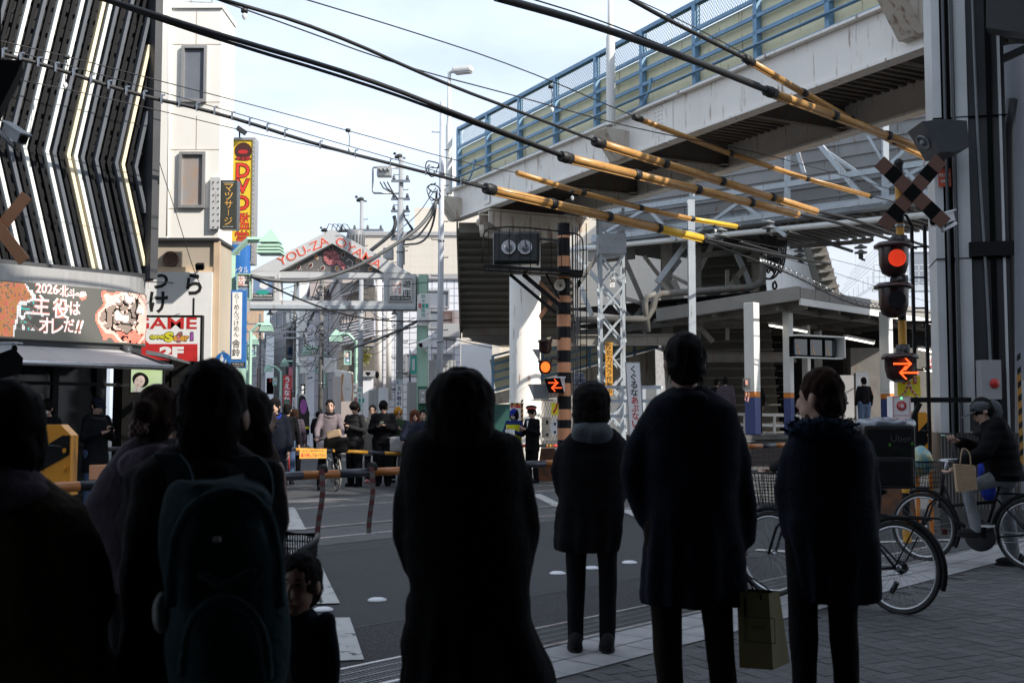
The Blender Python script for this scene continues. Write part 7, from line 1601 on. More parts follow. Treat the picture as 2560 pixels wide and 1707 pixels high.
for (u0, u1, v0, v1, m_, lb) in ((1355, 1375, 1042, 1094, 'wall_beige', 'beige control box with a round seal beside the orange post'), (1377, 1393, 1051, 1085, 'plastic_white', 'small white box with a dark red window on the orange post')):
    mb = MB(); fr, w_, h_ = FP(u0, u1, v0, v1, 24.5); fr.box(mb, 0, w_, 0, h_, -.15, 0); fr.disc(mb, w_ * .65, h_ * .15, .03, .03, 0, .005, 1, 12); fr.box(mb, w_ * .5, w_ * .8, h_ * .65, h_ * .85, 0, .005, 1); mb.build('control_box', [m_, 'ink'], label=lb, cat='box')
mb = MB(); pl = [G(1345, 1213), G(1384, 1213)]; q = U(1365, 25.2, 0); mb.prism([q + V((-.2, 0, 0)), q + V((.25, 0, 0)), q + V((.2, 0, .72)), q + V((-.1, 0, .72))], V((0, .5, 0))); mb.build('concrete_block', 'orange_block', label='worn orange concrete block at the foot of the orange and black post', cat='block')
mb = MB(); q = G(2235, 1290); mb.prism([q + V((-.28, 0, 0)), q + V((.32, 0, 0)), q + V((.26, 0, .62)), q + V((-.18, 0, .66))], V((0, .4, 0))); mb.build('concrete_block', 'orange_block', label='flaking orange concrete block behind the bicycle wheels at the right', cat='block')
mb = MB()
for i in range(10):
    for s_ in (1, -1): p = P(1360 + i * 7, 1000, 26); mb.beam(p, p + V((s_ * .35, 0, -1.0)), .008, .008)
mb.build('wire_fence', 'black_paint', label='wire mesh fence panel behind the control boxes', cat='fence')
mb = MB(); fr, w_, h_ = FP(1228, 1275, 1010, 1060, 29); fr.box(mb, 0, w_, -.6, h_, 0, .03); mb.build('green_fence', 'mesh_green', label='green mesh site fence left of the white column', cat='fence')
t = thing('notice_sign', 'white notice with red heading in a black and yellow striped frame beside the column', 'sign', P(1292, 1040, 27.5)); fr, w_, h_ = FP(1276, 1308, 1007, 1070, 27.5); mb = MB(); fr.box(mb, 0, w_, 0, h_, -.02, 0); mb.build('board', 'orange_sign', t)
mb = MB()
for i in range(6): fr.poly(mb, [(w_ * .82, i * .12), (w_, i * .12 + .04), (w_, i * .12 + .1), (w_ * .82, i * .12 + .06)], 0, .004)
for i in range(3): fr.poly(mb, [(i * .12, h_ * .92), (i * .12 + .06, h_ * .92), (i * .12 + .09, h_), (i * .12 + .03, h_)], 0, .004)
mb.build('stripes', 'ink', t); mb = MB(); fr.box(mb, 0, w_ * .82, 0, h_ * .9, .005, .008, 0); fr.box(mb, 0, w_ * .8, h_ * .8, h_ * .9, .008, .011, 1); mb.text('ご案内', fr, w_ * .25, h_ * .85, None, .035, 0, d=.013); mb.text('ください。', fr, w_ * .35, h_ * .7, None, .03, 1, d=.013); mb.build('paper', ['sign_white', 'red_sign'], t)
# kana sign
t = thing('warning_sign', 'tall leaning white sign with black and red kana warning not to duck under', 'sign', P(1590, 1040, 22)); 
p0, p1, q0, q1 = P(1563, 905, 22), P(1600, 905, 22), P(1573, 1090, 22), P(1612, 1090, 22); mb = MB(); mb.prism([q0, q1, p1, p0], V((0, .06, 0))); mb.build('frame', 'aluminium', t)
up = (p0 - q0); fr = Fr(q0 + V((0, -.005, 0)), (1, 0, 0), up); w_ = (p1 - p0).length; h_ = up.length; mb = MB(); fr.box(mb, .015, w_ - .015, .01, h_ - .02, 0, .006); mb.build('board', 'sign_white', t)
mb = MB(); mb.vtext('くぐるな', fr, w_ / 2, h_ - .06, .14, .15, 0, gap=1.08, d=.01, bold=.02); mb.vtext('あぶない', fr, w_ / 2, h_ - .06 - .14 * 1.08 * 4, .14, .15, 1, gap=1.08, d=.01, bold=.02); mb.build('lettering', ['ink', 'red_sign'], t)
# white railing by the tracks
t = thing('track_railing', 'pale steel railing between the lattice mast and the leaning kana sign', 'railing', P(1560, 1000, 24))
mb = MB()
for v in (968, 1002, 1040): mb.beam(P(1440, v, 26), P(1655, v, 24), .06, .07)
mb.build('rails', 'steel_paint', t)
for u in (1500, 1555, 1610, 1645): m = MB(); m.beam(U(u, 24.8, 0), U(u, 24.8, P(u, 966, 24.8).z), .07, .07, 0, V((0, 1, 0))); m.build('post', 'steel_paint', t)
mb = MB(); mb.prism([P(1638, 872, 30), P(1658, 880, 30), P(1665, 1000, 30), P(1655, 1010, 30), P(1640, 960, 30)], V((0, .1, 0))); mb.build('plastic_sheet', 'plastic_sheet', label='crumpled translucent plastic sheet hanging behind the kana sign', cat='sheet')
# ================= people
def solid(mb, voxel, sm=2, wr=0, wf=6, seed=0, fold=None):
    me = bpy.data.meshes.new('r'); me.from_pydata([tuple(a) for a in mb.v], [], mb.f); o = bpy.data.objects.new('r', me); COL.objects.link(o)
    m = o.modifiers.new('r', 'REMESH'); m.mode = 'VOXEL'; m.voxel_size = voxel; m.adaptivity = 0
    if sm: k = o.modifiers.new('s', 'SMOOTH'); k.iterations = sm; k.factor = .6
    dg = bpy.context.evaluated_depsgraph_get(); r = bpy.data.meshes.new_from_object(o.evaluated_get(dg))
    bpy.data.objects.remove(o); bpy.data.meshes.remove(me); out = MB()
    vs = [v.co.copy() for v in r.vertices]
    if wr:
        for i, v in enumerate(r.vertices):
            p = v.co; n = v.normal; d = noise.noise(V((p.x * wf + seed * 3.1, p.y * wf, p.z * wf * .7))) * wr
            if fold: d += fold[0] * sin(p.z * fold[1] + 3 * noise.noise(V((p.x * 3, p.y * 3, p.z + seed))))
            vs[i] = p + n * d
    out.add(vs, [tuple(p.vertices) for p in r.polygons], 0, True); bpy.data.meshes.remove(r); return out
def xf(mb, s, yaw, loc, base=0):
    R = Matrix.Rotation(yaw, 3, 'Z')
    for i in range(base, len(mb.v)): mb.v[i] = R @ (mb.v[i] * s) + loc
    return mb
def capsule(mb, pts, rs, n=12):
    mb.tube(pts, rs, n)
    for p, r in zip(pts, rs): mb.ell(p, r, 0, 10, 7)
def hand(mb, w, d, pn, side, curl=.5, s=1.0, detail=8):     # w wrist, d direction, pn palm normal
    d = V(d).normalized(); pn = V(pn); pn = (pn - d * pn.dot(d)).normalized(); x = d.cross(pn) * side
    R = Matrix((x, d, pn)).transposed(); mb.ell(w + d * .045 * s, (.04 * s, .052 * s, .016 * s), 0, 10, 7, R); mb.tube([w - d * .03, w + d * .02], [.026 * s, .03 * s], detail)
    for i, (o, L_) in enumerate(((-.03, .066), (-.01, .075), (.011, .07), (.03, .055))):
        p = w + d * .085 * s + x * o * s; pts = [p]; a = 0; q = p
        for k, f in enumerate((.42, .33, .25)):
            a += curl * (.7 + .1 * i) * (1 if k else .6); q = q + (d * cos(a) + pn * sin(a)) * L_ * f * s; pts.append(q)
        mb.tube(pts, [.0095 * s, .009 * s, .008 * s, .006 * s], detail); mb.ell(pts[-1], .0065 * s, 0, 6, 4)
    p = w + d * .025 * s - x * .032 * s; dd = (d * .75 - x * .55 + pn * .35).normalized(); q = p + dd * .032 * s; r_ = q + (dd + pn * curl * .6 + d * .2).normalized() * .03 * s
    mb.tube([p, q, r_], [.012 * s, .0105 * s, .008 * s], detail)
HAIRS = {'short': [((0, -.018, .03), (.083, .098, .105)), ((0, -.045, -.02), (.076, .066, .085))],
         'crop': [((0, -.012, .028), (.083, .102, .102)), ((0, -.04, -.02), (.075, .068, .075))],
         'bob': [((0, -.02, .02), (.104, .11, .108)), ((0, -.04, -.055), (.102, .08, .09)), ((-.07, .0, -.045), (.03, .055, .085)), ((.07, .0, -.045), (.03, .055, .085))],
         'long': [((0, -.02, .02), (.11, .114, .112)), ((0, -.045, -.06), (.108, .085, .14)), ((0, -.05, -.17), (.1, .065, .12)), ((-.08, .01, -.1), (.03, .045, .16)), ((.08, .01, -.1), (.03, .045, .16))],
         'bun': [((0, -.018, .028), (.086, .1, .104)), ((0, -.045, -.02), (.08, .066, .08)), ((.01, -.12, .03), (.045, .042, .045))],
         'fringe': [((0, -.012, .03), (.09, .106, .104)), ((0, .045, .06), (.075, .055, .05)), ((0, -.04, -.04), (.085, .07, .085))],
         'none': []}
def person(label, u, Y, H=1.7, yaw=0, coat='black', hem=.75, pants='black', hair='short', hmat='hair', armL=None, armR=None, head=(0, 0), vox=.02, shoe='cloth_black', group=None, skin='skin', profile=None, legs=None, lean=0,
           x=None, coll=None, hood=None, width=1.0, puffy=0, hands=True, mask=False, gl=1, name='person', z0=0, detail=6, cat='person', prof_ry=.62, shirt=None, sleeves=True, brow=True, headpos=None, bodyw=1.0, folds=None, bare=False, arms_px=None, hs=1.07):
    loc = U(u, Y, z0) if x is None else V((x, Y, z0)); loc.z = z0; s = H / 1.72
    t = thing(name, label, cat, loc, group)
    aL = armL or ((-.235, -.02, 1.13), (-.245, .06, .87)); aR = armR or ((.235, -.02, 1.13), (.245, .06, .87))
    if profile and hands is False: aL, aR = ((-.15, -.02, 1.14), (-.1, .08, .95)), ((.15, -.02, 1.14), (.1, .08, .95))
    elif profile: aL = ((-.15, -.02, 1.14), (-.1, .08, .95))
    q_ = .11 if profile else .16; sh = [(-q_, 0, 1.36 if profile else 1.40), (q_, 0, 1.36 if profile else 1.40)]; ln = V((0, lean, 0))
    HC = V((0, .015, 1.60)) + ln * 1.0 if headpos is None else V(headpos); RH = Matrix.Rotation(head[0], 3, 'Z') @ Matrix.Rotation(head[1], 3, 'X')
    if legs is None: legs = [[(-.095, 0, .92), (-.10, .015, .49), (-.105, -.02, .08)], [(.095, 0, .92), (.10, .015, .49), (.105, -.02, .08)]]
    # body
    b = MB(); rings = [(.84, 0, 0, .15, .1), (.95, 0, 0, .155, .105), (1.08, 0, lean * .3, .13, .09), (1.25, 0, lean * .6, .155, .105), (1.38, 0, lean * .85, .15, .09), (1.44, 0, lean * .95, .07, .06)]
    b.loft(rings, 0, 16); 
    for k, l in enumerate(legs): capsule(b, [V(p) for p in l], [.075, .05, .036])
    for k, (e, h_) in enumerate((aL, aR)): capsule(b, [V(sh[k]) + ln * .9, V(e), V(h_)], [.048, .036, .026])
    capsule(b, [HC + V((0, -.03, -.2)), HC + V((0, -.02, -.07))], [.056, .05])
    def H_(c, r, R=None): b.ell(HC + RH @ V(c) * hs, V(r) * hs, 0, 14, 10, RH)
    H_((0, -.005, .02), (.073, .093, .095)); H_((0, .018, -.045), (.058, .066, .062)); H_((0, .035, -.085), (.035, .042, .03)); H_((0, .09, -.018), (.012, .02, .026)); H_((0, .1, -.033), (.014, .016, .011))
    H_((-.075, -.005, -.01), (.011, .022, .032)); H_((.075, -.005, -.01), (.011, .022, .032)); H_((0, .082, -.062), (.024, .014, .012))
    body = solid(b, min(vox, .013) if gl else vox, 2)
    n0 = len(body.v); mm = [skin, 'hair', 'lip', 'plastic_white']
    for sx in (-1, 1):
        body.ell(HC + RH @ V((sx * .03, .083, .012)) * hs, V((.013, .008, .007)) * hs, 1, 8, 5, RH); 
        if brow: body.ell(HC + RH @ V((sx * .032, .085, .033)) * hs, V((.018, .008, .0045)) * hs, 1, 8, 4, RH)
    body.ell(HC + RH @ V((0, .094, -.062)) * hs, V((.021, .008, .006)) * hs, 2, 8, 4, RH)
    if hands:
        for k, (e, h_) in enumerate((aL, aR)):
            d = V(h_) - V(e); hand(body, V(h_), d, V((-d.y * 0, .3, .6)) if abs(d.normalized().z) < .6 else V(((-1 if k else 1) * 1.0, .2, 0)), -1 if k else 1, .5, 1, detail)
    xf(body, s, yaw, loc); body.build('body', mm, t)
    if hands and not bare: pass
    # trousers
    m = MB(); m.loft([(.80, 0, 0, .15, .115), (.92, 0, 0, .152, .12), (1.02, 0, 0, .14, .105)], 0, 16)
    for l in legs: capsule(m, [V(p) for p in l], [.098 * bodyw, .075 * bodyw, .06 * bodyw])
    m = solid(m, vox, 2, .006, 9, u); xf(m, s, yaw, loc); m.build('trousers', 'cloth_' + pants, t)
    for l in legs:
        m = MB(); a = V(l[2]); m.ell(a + V((0, .05, -.035)), (.05, .135, .045), 0, 14, 8); m.ell(a + V((0, -.03, 0)), (.045, .06, .06), 0, 12, 8); m.loft([(a.z - .08, a.x, a.y + .05, .05, .14), (a.z - .055, a.x, a.y + .05, .052, .142)], 0, 16); xf(m, s, yaw, loc); m.build('shoe', shoe, t)
    # coat
    m = MB()
    if profile:
        rr = []
        for (v, uL, uR) in profile:
            A_ = P(uL, v, Y); B_ = P(uR, v, Y); rx = (B_.x - A_.x) / 2; rr.append((A_.z - z0, (A_.x + B_.x) / 2 - loc.x, 0, rx, min(rx * prof_ry, .19)))
        rr.sort(); m.loft(rr, 0, 28)
        for pl in (arms_px or []):
            pts = []; rs = []
            for (pu, pv, pr_) in pl: q = P(pu, pv, Y); pts.append(V((q.x - loc.x, .02, q.z - z0))); rs.append(pr_ * Y / F)
            capsule(m, smooth(pts, 1), [rs[0]] + [rs[min(len(rs) - 1, int(i * len(rs) / (2 * len(pts) - 2) + .5))] for i in range(1, len(smooth(pts, 1)))], 14)
    else:
        w_ = width; fl_ = .02 if hem < .7 else 0
        m.loft([(hem, 0, 0, .185 * w_ + fl_, .135 * w_ + fl_), (.9, 0, 0, .18 * w_, .13 * w_), (1.05, 0, lean * .3, .17 * w_, .125 * w_), (1.22, 0, lean * .6, .175 * w_, .13 * w_), (1.36, 0, lean * .85, .17 * w_, .115 * w_), (1.44, 0, lean * .95, .11 * w_, .09 * w_), (1.475, 0, lean, .075, .07)], 0, 24)
    if sleeves:
        for k, (e, h_) in enumerate((aL, aR)):
            e_, h2 = V(e), V(h_); q = .007 * puffy; capsule(m, [V(sh[k]) + ln * .9, e_, e_.lerp(h2, .93)], [.066 * width + q, .056 * width + q, .045 * width + q])
    base_unscaled = bool(profile)
    m2 = solid(m, vox, 2, .012 if vox < .018 else .008, 7, u, folds)
    if profile:
        for i, p in enumerate(m2.v):
            th = atan2(p.y, p.x); r_ = V((p.x, p.y, 0)); k_ = max(0, min(1, (1.05 * s - p.z) * 3))
            if r_.length > .05: m2.v[i] = p + r_.normalized() * (k_ * .008 * sin(11 * th + 3 * noise.noise(V((p.z * 2, u, 0)))) + .006 * noise.noise(V((p.x * 5, p.y * 5, p.z * 16 + u))))
        xf(m2, 1, 0, loc)
    else: xf(m2, s, yaw, loc)
    if puffy:
        for i, p in enumerate(m2.v):
            c = V((loc.x, loc.y, p.z)); d_ = (p - c); d_.z = 0
            if d_.length > .02: m2.v[i] = p + d_.normalized() * .009 * abs(sin((p.z - z0) * 34))
    m2.build('coat', 'cloth_' + coat, t)
    if coll:
        c_, zr_, r_ = coll; m = MB(); m.torus(HC + V((0, -.02, -.17 + zr_)), V((0, .2, 1)), .075, r_, 20, 10); m.torus(HC + V((0, -.03, -.2 + zr_)), V((0, .25, 1)), .095, r_, 20, 10); m = solid(m, vox * .8, 2, .012, 14, u); xf(m, s, yaw, loc); m.build('collar', c_, t)
    if hood: m = MB(); m.ell(HC + V((0, -.1, -.19)), (.14, .075, .085)); m.torus(HC + V((0, -.0, -.17)), V((0, .4, 1)), .095, .035, 20, 8); m = solid(m, vox * .8, 2, .012, 12, u); xf(m, s, yaw, loc); m.build('hood', hood, t)
    if HAIRS[hair]:
        m = MB()
        for c, r in HAIRS[hair]: m.ell(HC + RH @ V(c) * hs, V(r) * hs, 0, 16, 10, RH)
        m = solid(m, min(vox, .014) * .8, 1, .008, 30, u); rnd = random.Random(int(u))
        if vox < .018:
            for k in range(70):
                c, r = HAIRS[hair][rnd.randrange(len(HAIRS[hair]))]; an = rnd.uniform(0, 6.28); th = rnd.uniform(.2, 2.4); dv = V((sin(th) * cos(an), -abs(sin(th) * sin(an)), cos(th))); p = HC + RH @ (V(c) + V((dv.x * r[0], dv.y * r[1], dv.z * r[2]))) * hs; tdir = RH @ V((dv.x * .12, dv.y * .1, -1)).normalized()
                m.tube([p, p + tdir * .02 + RH @ dv * .003, p + tdir * .04 + RH @ dv * .002], [.003, .002, .0006], 4)
        xf(m, s, yaw, loc); m.build('hair', hmat, t)
    if mask: m = MB(); m.ell(HC + RH @ V((0, .055, -.05)), (.052, .056, .042), 0, 12, 8, RH); xf(m, s, yaw, loc); m.build('face_mask', 'sign_white', t)
    def W(p): return Matrix.Rotation(yaw, 3, 'Z') @ (V(p) * s) + loc
    return t, W, HC, RH, s
DN = None
def cap(t, W, HC, RH, mat, brim=1, yawx=0, peak=.1, badge=None):
    m = MB(); c = V((0, -.005, .045)); vs = []
    def A(p): return W(HC + RH @ V(p))
    n = 20; rings = []
    for (z, r) in ((0, 1.0), (.035, .99), (.065, .8), (.085, .45), (.09, .02)): rings.append([A((c.x + .085 * r * cos(2 * pi * k / n), c.y + .102 * r * sin(2 * pi * k / n), c.z + z)) for k in range(n)])
    for q in rings: vs += q
    m.add(vs, [(i * n + k, i * n + (k + 1) % n, (i + 1) * n + (k + 1) % n, (i + 1) * n + k) for i in range(4) for k in range(n)], 0, True)
    pts = [(.075 * cos(a), .075 + (peak) * sin(a), .045 - .02 * sin(a)) for a in [pi * i / 8 for i in range(9)]]; m.prism([A(p) for p in pts], V((0, 0, -.008)))
    return m.build('cap', mat, t)
def phone(t_loc, d, lab=None, mat='black_paint', s=1.0, parent=None):
    m = MB(); R = V(d).to_track_quat('Y', 'Z').to_matrix(); m.box(t_loc, (.072 * s, .145 * s, .009), R, 0, .003); m.box(V(t_loc) + R @ V((0, 0, .006)), (.064, .13, .002), R, 1); return m.build('phone', [mat, 'glass_dark'], label=lab, cat='phone')
# ---- waiting crowd in front (backs to the camera)
CR = 'waiting crowd seen from behind'
pk = dict(armL=((-.28, -.03, 1.12), (-.17, .1, .92)), armR=((.28, -.03, 1.12), (.17, .1, .92)), hands=False)
person('woman with straight dark hair in a long wide black coat, alone in the middle foreground', 1148, 3.6, 1.553, 0, 'coatblack', hair='long', hs=1.13, vox=.013, group=CR, sleeves=False, **pk,
       arms_px=[[(1052, 1125, 46), (1012, 1300, 42), (1022, 1400, 36), (1050, 1450, 30)], [(1262, 1125, 46), (1318, 1300, 44), (1312, 1400, 38), (1290, 1450, 30)]],
       profile=[(1060, 1090, 1212), (1078, 1052, 1250), (1105, 1022, 1284), (1150, 1008, 1304), (1250, 1004, 1318), (1350, 1008, 1330), (1425, 1014, 1334), (1478, 1018, 1330), (1536, 1014, 1334), (1603, 1001, 1348), (1664, 1003, 1374), (1710, 994, 1392), (1760, 990, 1396), (1850, 1000, 1380)])
t, W, HC, RH, s = person('short woman with bobbed hair and grey hood, her feet by the drain grating', 1481, 7.0, 1.61, 0, 'black', hs=1.22, pants='black', hair='bob', vox=.015, group=CR, sleeves=False, **pk, shoe='cloth_char', hood='cloth_hood', coll=('cloth_hood', .03, .03), bodyw=.86,
       legs=[[(-.09, 0, .92), (-.105, .015, .49), (-.11, -.0, .08)], [(.085, 0, .92), (.105, .015, .49), (.095, -.02, .08)]],
       arms_px=[[(1424, 1112, 22), (1391, 1160, 23), (1404, 1225, 19)], [(1550, 1112, 22), (1566, 1170, 18), (1555, 1235, 17)]],
       profile=[(1068, 1440, 1535), (1082, 1420, 1552), (1100, 1408, 1562), (1150, 1400, 1564), (1222, 1396, 1562), (1255, 1394, 1562), (1300, 1391, 1560), (1340, 1386, 1558), (1378, 1384, 1550)])
t, W, HC, RH, s = person('tall man with cropped hair in a dark overcoat carrying an olive paper bag', 1722, 5.05, 1.78, 0, 'navy', pants='brownd', hair='crop', vox=.016, group=CR, skin='skin_shaded', sleeves=False,
       armL=((-.30, -.03, 1.12), (-.17, .1, .95)), armR=((.2, .04, 1.1), (.232, .02, .80)), bodyw=.88, coll=('cloth_navy', .03, .022),
       legs=[[(-.1, 0, .92), (-.085, .01, .49), (-.075, -.02, .08)], [(.1, 0, .92), (.13, .01, .49), (.16, -.02, .08)]],
       arms_px=[[(1648, 1035, 36), (1586, 1150, 40), (1590, 1230, 36), (1618, 1295, 28)], [(1808, 1035, 36), (1844, 1120, 34), (1862, 1220, 32), (1868, 1345, 28)]],
       profile=[(962, 1690, 1768), (980, 1660, 1792), (998, 1632, 1815), (1020, 1612, 1838), (1060, 1606, 1848), (1150, 1610, 1846), (1260, 1614, 1848), (1350, 1611, 1858), (1400, 1608, 1868), (1492, 1604, 1871), (1510, 1606, 1870)])
hw = W((.232, .0, .80))
bagc = P(1905, 1575, 4.95); m = MB(); q = [P(1842, 1477, 4.95), P(1922, 1482, 4.88), P(1948, 1476, 5.03), P(1868, 1471, 5.1)]; r_ = [P(1849, 1668, 4.95), P(1933, 1674, 4.88), P(1974, 1655, 5.03), P(1880, 1650, 5.1)]
t = thing('paper_bag', 'olive paper shopping bag with cord handles hanging from the tall man\'s hand', 'paper bag', P(1905, 1670, 4.95)); m.add(r_ + q, [(0, 1, 5, 4), (1, 2, 6, 5), (2, 3, 7, 6), (3, 0, 4, 7), (3, 2, 1, 0)]); m.build('bag', 'paper_yellow', t)
m = MB()
for (a, b) in ((q[0].lerp(q[1], .25), q[0].lerp(q[1], .75)), (q[3].lerp(q[2], .25), q[3].lerp(q[2], .75))): m.tube(smooth([a - V((0, 0, .1)), a, hw + V((-.01, 0, -.08)), b, b - V((0, 0, .03))], 1), .004, 5)
m.build('handle', 'cloth_black', t); m = MB(); fr = Fr(P(1862, 1600, 4.93), (q[1] - q[0])); ring(m, fr, 0, .13, 0, .1, .003, 0, .002); m.text('MAISON', fr, .06, .06, None, .012, 0, d=.002); m.build('print', 'ink', t)
t, W, HC, RH, s = person('woman with short brown hair and a blue fluffy fur collar, looking left', 2064, 5.45, 1.625, 0, 'navy', hs=1.17, pants='coatblack', hair='short', hmat='hair_brown', vox=.016, group=CR, skin='skin', head=(.9, -.05), sleeves=False, **pk, bodyw=1.0,
       arms_px=[[(1986, 1125, 28), (1964, 1210, 28), (1962, 1270, 26), (1978, 1330, 22)], [(2164, 1120, 28), (2180, 1210, 28), (2182, 1270, 26), (2178, 1330, 22)]],
       profile=[(1062, 2030, 2118), (1076, 1994, 2146), (1093, 1972, 2166), (1133, 1964, 2180), (1220, 1960, 2184), (1320, 1962, 2194), (1350, 1968, 2200), (1400, 1975, 2204), (1450, 1982, 2206), (1504, 1995, 2203)])
m = MB(); rnd = random.Random(3); m.torus(W(HC + V((0, -.03, -.17))), V((0, .15, 1)), .105, .05, 22, 10); m = solid(m, .012, 1, .014, 26, 5)
for k in range(1800):
    p = m.v[rnd.randrange(len(m.v))]; d = (p - W(HC + V((0, -.03, -.19)))).normalized(); j = V((rnd.uniform(-.5, .5), rnd.uniform(-.5, .5), rnd.uniform(-.5, .5))); m.tube([p, p + (d + j) * .007, p + (d * .4 + j * 1.3) * .012], [.003, .0025, .0008], 3)
m.build('fur_collar', 'cloth_furdark', t)
# backpack man and neighbours
t, W, HC, RH, s = person('man with a big dark teal backpack in the left foreground, seen from behind', 506, 2.85, 1.53, 0, 'black', hs=1.2, hair='short', vox=.014, group=CR, skin='skin_shaded', sleeves=False, **pk, shoe='cloth_black', coll=('cloth_black', .02, .03),
       arms_px=[[(352, 1205, 46), (322, 1310, 42), (330, 1420, 38), (350, 1480, 30)], [(662, 1190, 46), (684, 1290, 38), (688, 1390, 34), (680, 1450, 28)]],
       profile=[(1105, 425, 590), (1125, 395, 625), (1150, 365, 652), (1183, 340, 676), (1250, 322, 690), (1345, 310, 700), (1440, 300, 710), (1500, 303, 714), (1545, 308, 714), (1600, 300, 716), (1655, 286, 718), (1720, 280, 722), (1850, 280, 724)])
bp = thing('backpack', 'large slumped dark teal backpack with pale straps worn by the man at left', 'backpack', P(540, 1500, 2.60))
m = MB(); pr = [(1200, 455, 640), (1225, 430, 668), (1290, 415, 682), (1360, 412, 690), (1440, 420, 700), (1530, 425, 708), (1610, 420, 712), (1690, 425, 715), (1760, 430, 715)]; rr = []
for (v, uL, uR) in pr: A_ = P(uL, v, 2.58); B_ = P(uR, v, 2.58); rr.append((A_.z, (A_.x + B_.x) / 2, 2.58, (B_.x - A_.x) / 2, .1))
rr.sort(); m.loft(rr, 0, 28); m.ell(P(565, 1250, 2.55), (.12, .09, .06)); m = solid(m, .012, 2, .022, 8, 2); m.build('sack', 'cloth_teal', bp)
m = MB(); m.tube(smooth([P(425, 1520, 2.47), P(432, 1370, 2.46), P(470, 1270, 2.45), P(560, 1225, 2.45), P(650, 1250, 2.46), P(690, 1340, 2.47), P(700, 1520, 2.48)]), .016, 8); m.tube(smooth([P(500, 1430, 2.45), P(560, 1470, 2.44), P(640, 1420, 2.46)]), .012, 6); m.tube(smooth([P(455, 1690, 2.46), P(470, 1560, 2.44), P(520, 1500, 2.44), P(600, 1500, 2.44), P(660, 1570, 2.45), P(672, 1700, 2.46)]), .014, 6); m = solid(m, .009, 1); m.build('seams', 'cloth_teal', bp)
m = MB(); m.box(P(542, 1348, 2.44), (.016, .012, .012), None, 0, .003); m.build('toggle', 'cloth_lightgrey', bp)
for pts in ([(415, 1135), (440, 1165), (452, 1215), (455, 1260)], [(612, 1140), (640, 1165), (650, 1215), (645, 1260)]):
    m = MB(); l = smooth([P(u, v, 2.62 + .0 * i) for i, (u, v) in enumerate(pts)]); 
    for i in range(len(l) - 1): m.prism([l[i] + V((-.03, 0, .0)), l[i] + V((.03, 0, 0)), l[i + 1] + V((.03, 0, 0)), l[i + 1] + V((-.03, 0, 0))], V((0, .016, 0)))
    m.build('strap', 'cloth_tealstrap', bp)
m = MB(); m.ell(P(405, 1530, 2.55), (.02, .03, .045)); m.build('bottle_top', 'cloth_lightgrey', bp)
t, W, HC, RH, s = person('woman with hair in a bun and a mauve hood, left of the backpack man', 377, 4.1, 1.52, 0, 'purple', hair='bun', hmat='hair_brown', vox=.016, group=CR, skin='skin', hood='cloth_purple2', head=(-.25, 0), sleeves=False, **pk,
       profile=[(1090, 340, 440), (1112, 312, 470), (1140, 288, 500), (1173, 264, 520), (1215, 235, 530), (1260, 215, 535), (1330, 230, 535), (1450, 262, 530), (1500, 300, 520), (1560, 320, 500)])
m = MB()
for k in range(16): m.ell(W(HC + RH @ V((-.035 + .012 * (k % 5), -.125 - .02 * (k % 2), -.02 - .014 * (k // 5)))), (.012, .014, .014), 0, 6, 5)
m.build('scrunchie', 'scrunchie', t)
person('woman with long dark hair in profile behind the right shoulder of the backpack man', 612, 4.5, 1.53, 0, 'brownc', hair='long', vox=.016, group=CR, skin='skin_shaded', head=(-1.1, .15), **pk, sleeves=False,
       profile=[(1085, 580, 660), (1110, 560, 685), (1150, 540, 700), (1200, 535, 712), (1300, 535, 716), (1400, 540, 712), (1600, 550, 705)])
t, W, HC, RH, s = person('person in an olive coat and mauve scarf at the far left edge, very close', -32, 2.75, 1.50, 0, 'olive', hair='bob', vox=.014, group=CR, skin='skin_shaded', coll=('cloth_purple2', .0, .05), **pk, sleeves=False,
       arms_px=[[(150, 1300, 60), (225, 1400, 56), (236, 1520, 48)]],
       profile=[(1190, -60, 110), (1215, -90, 135), (1237, -110, 160), (1273, -140, 205), (1326, -160, 225), (1387, -175, 240), (1496, -180, 260), (1560, -175, 262), (1622, -170, 262), (1665, -170, 285), (1710, -170, 318), (1800, -170, 330)])
# child
t, W, HC, RH, s = person('small child with dark hair beside the shopping bicycle basket, facing the camera', 744, 3.75, .93, pi - .15, 'navy', hem=.7, hair='short', vox=.012, group=CR, skin='skin_shaded', shirt=1, head=(-.1, 0), gl=1, width=.95, hs=1.5, headpos=(0, .02, 1.62), armL=((-.2, .0, 1.13), (-.2, .06, .87)), armR=((.22, .05, 1.2), (.15, .12, 1.45)), coll=('cloth_lightgrey', -.03, .012))
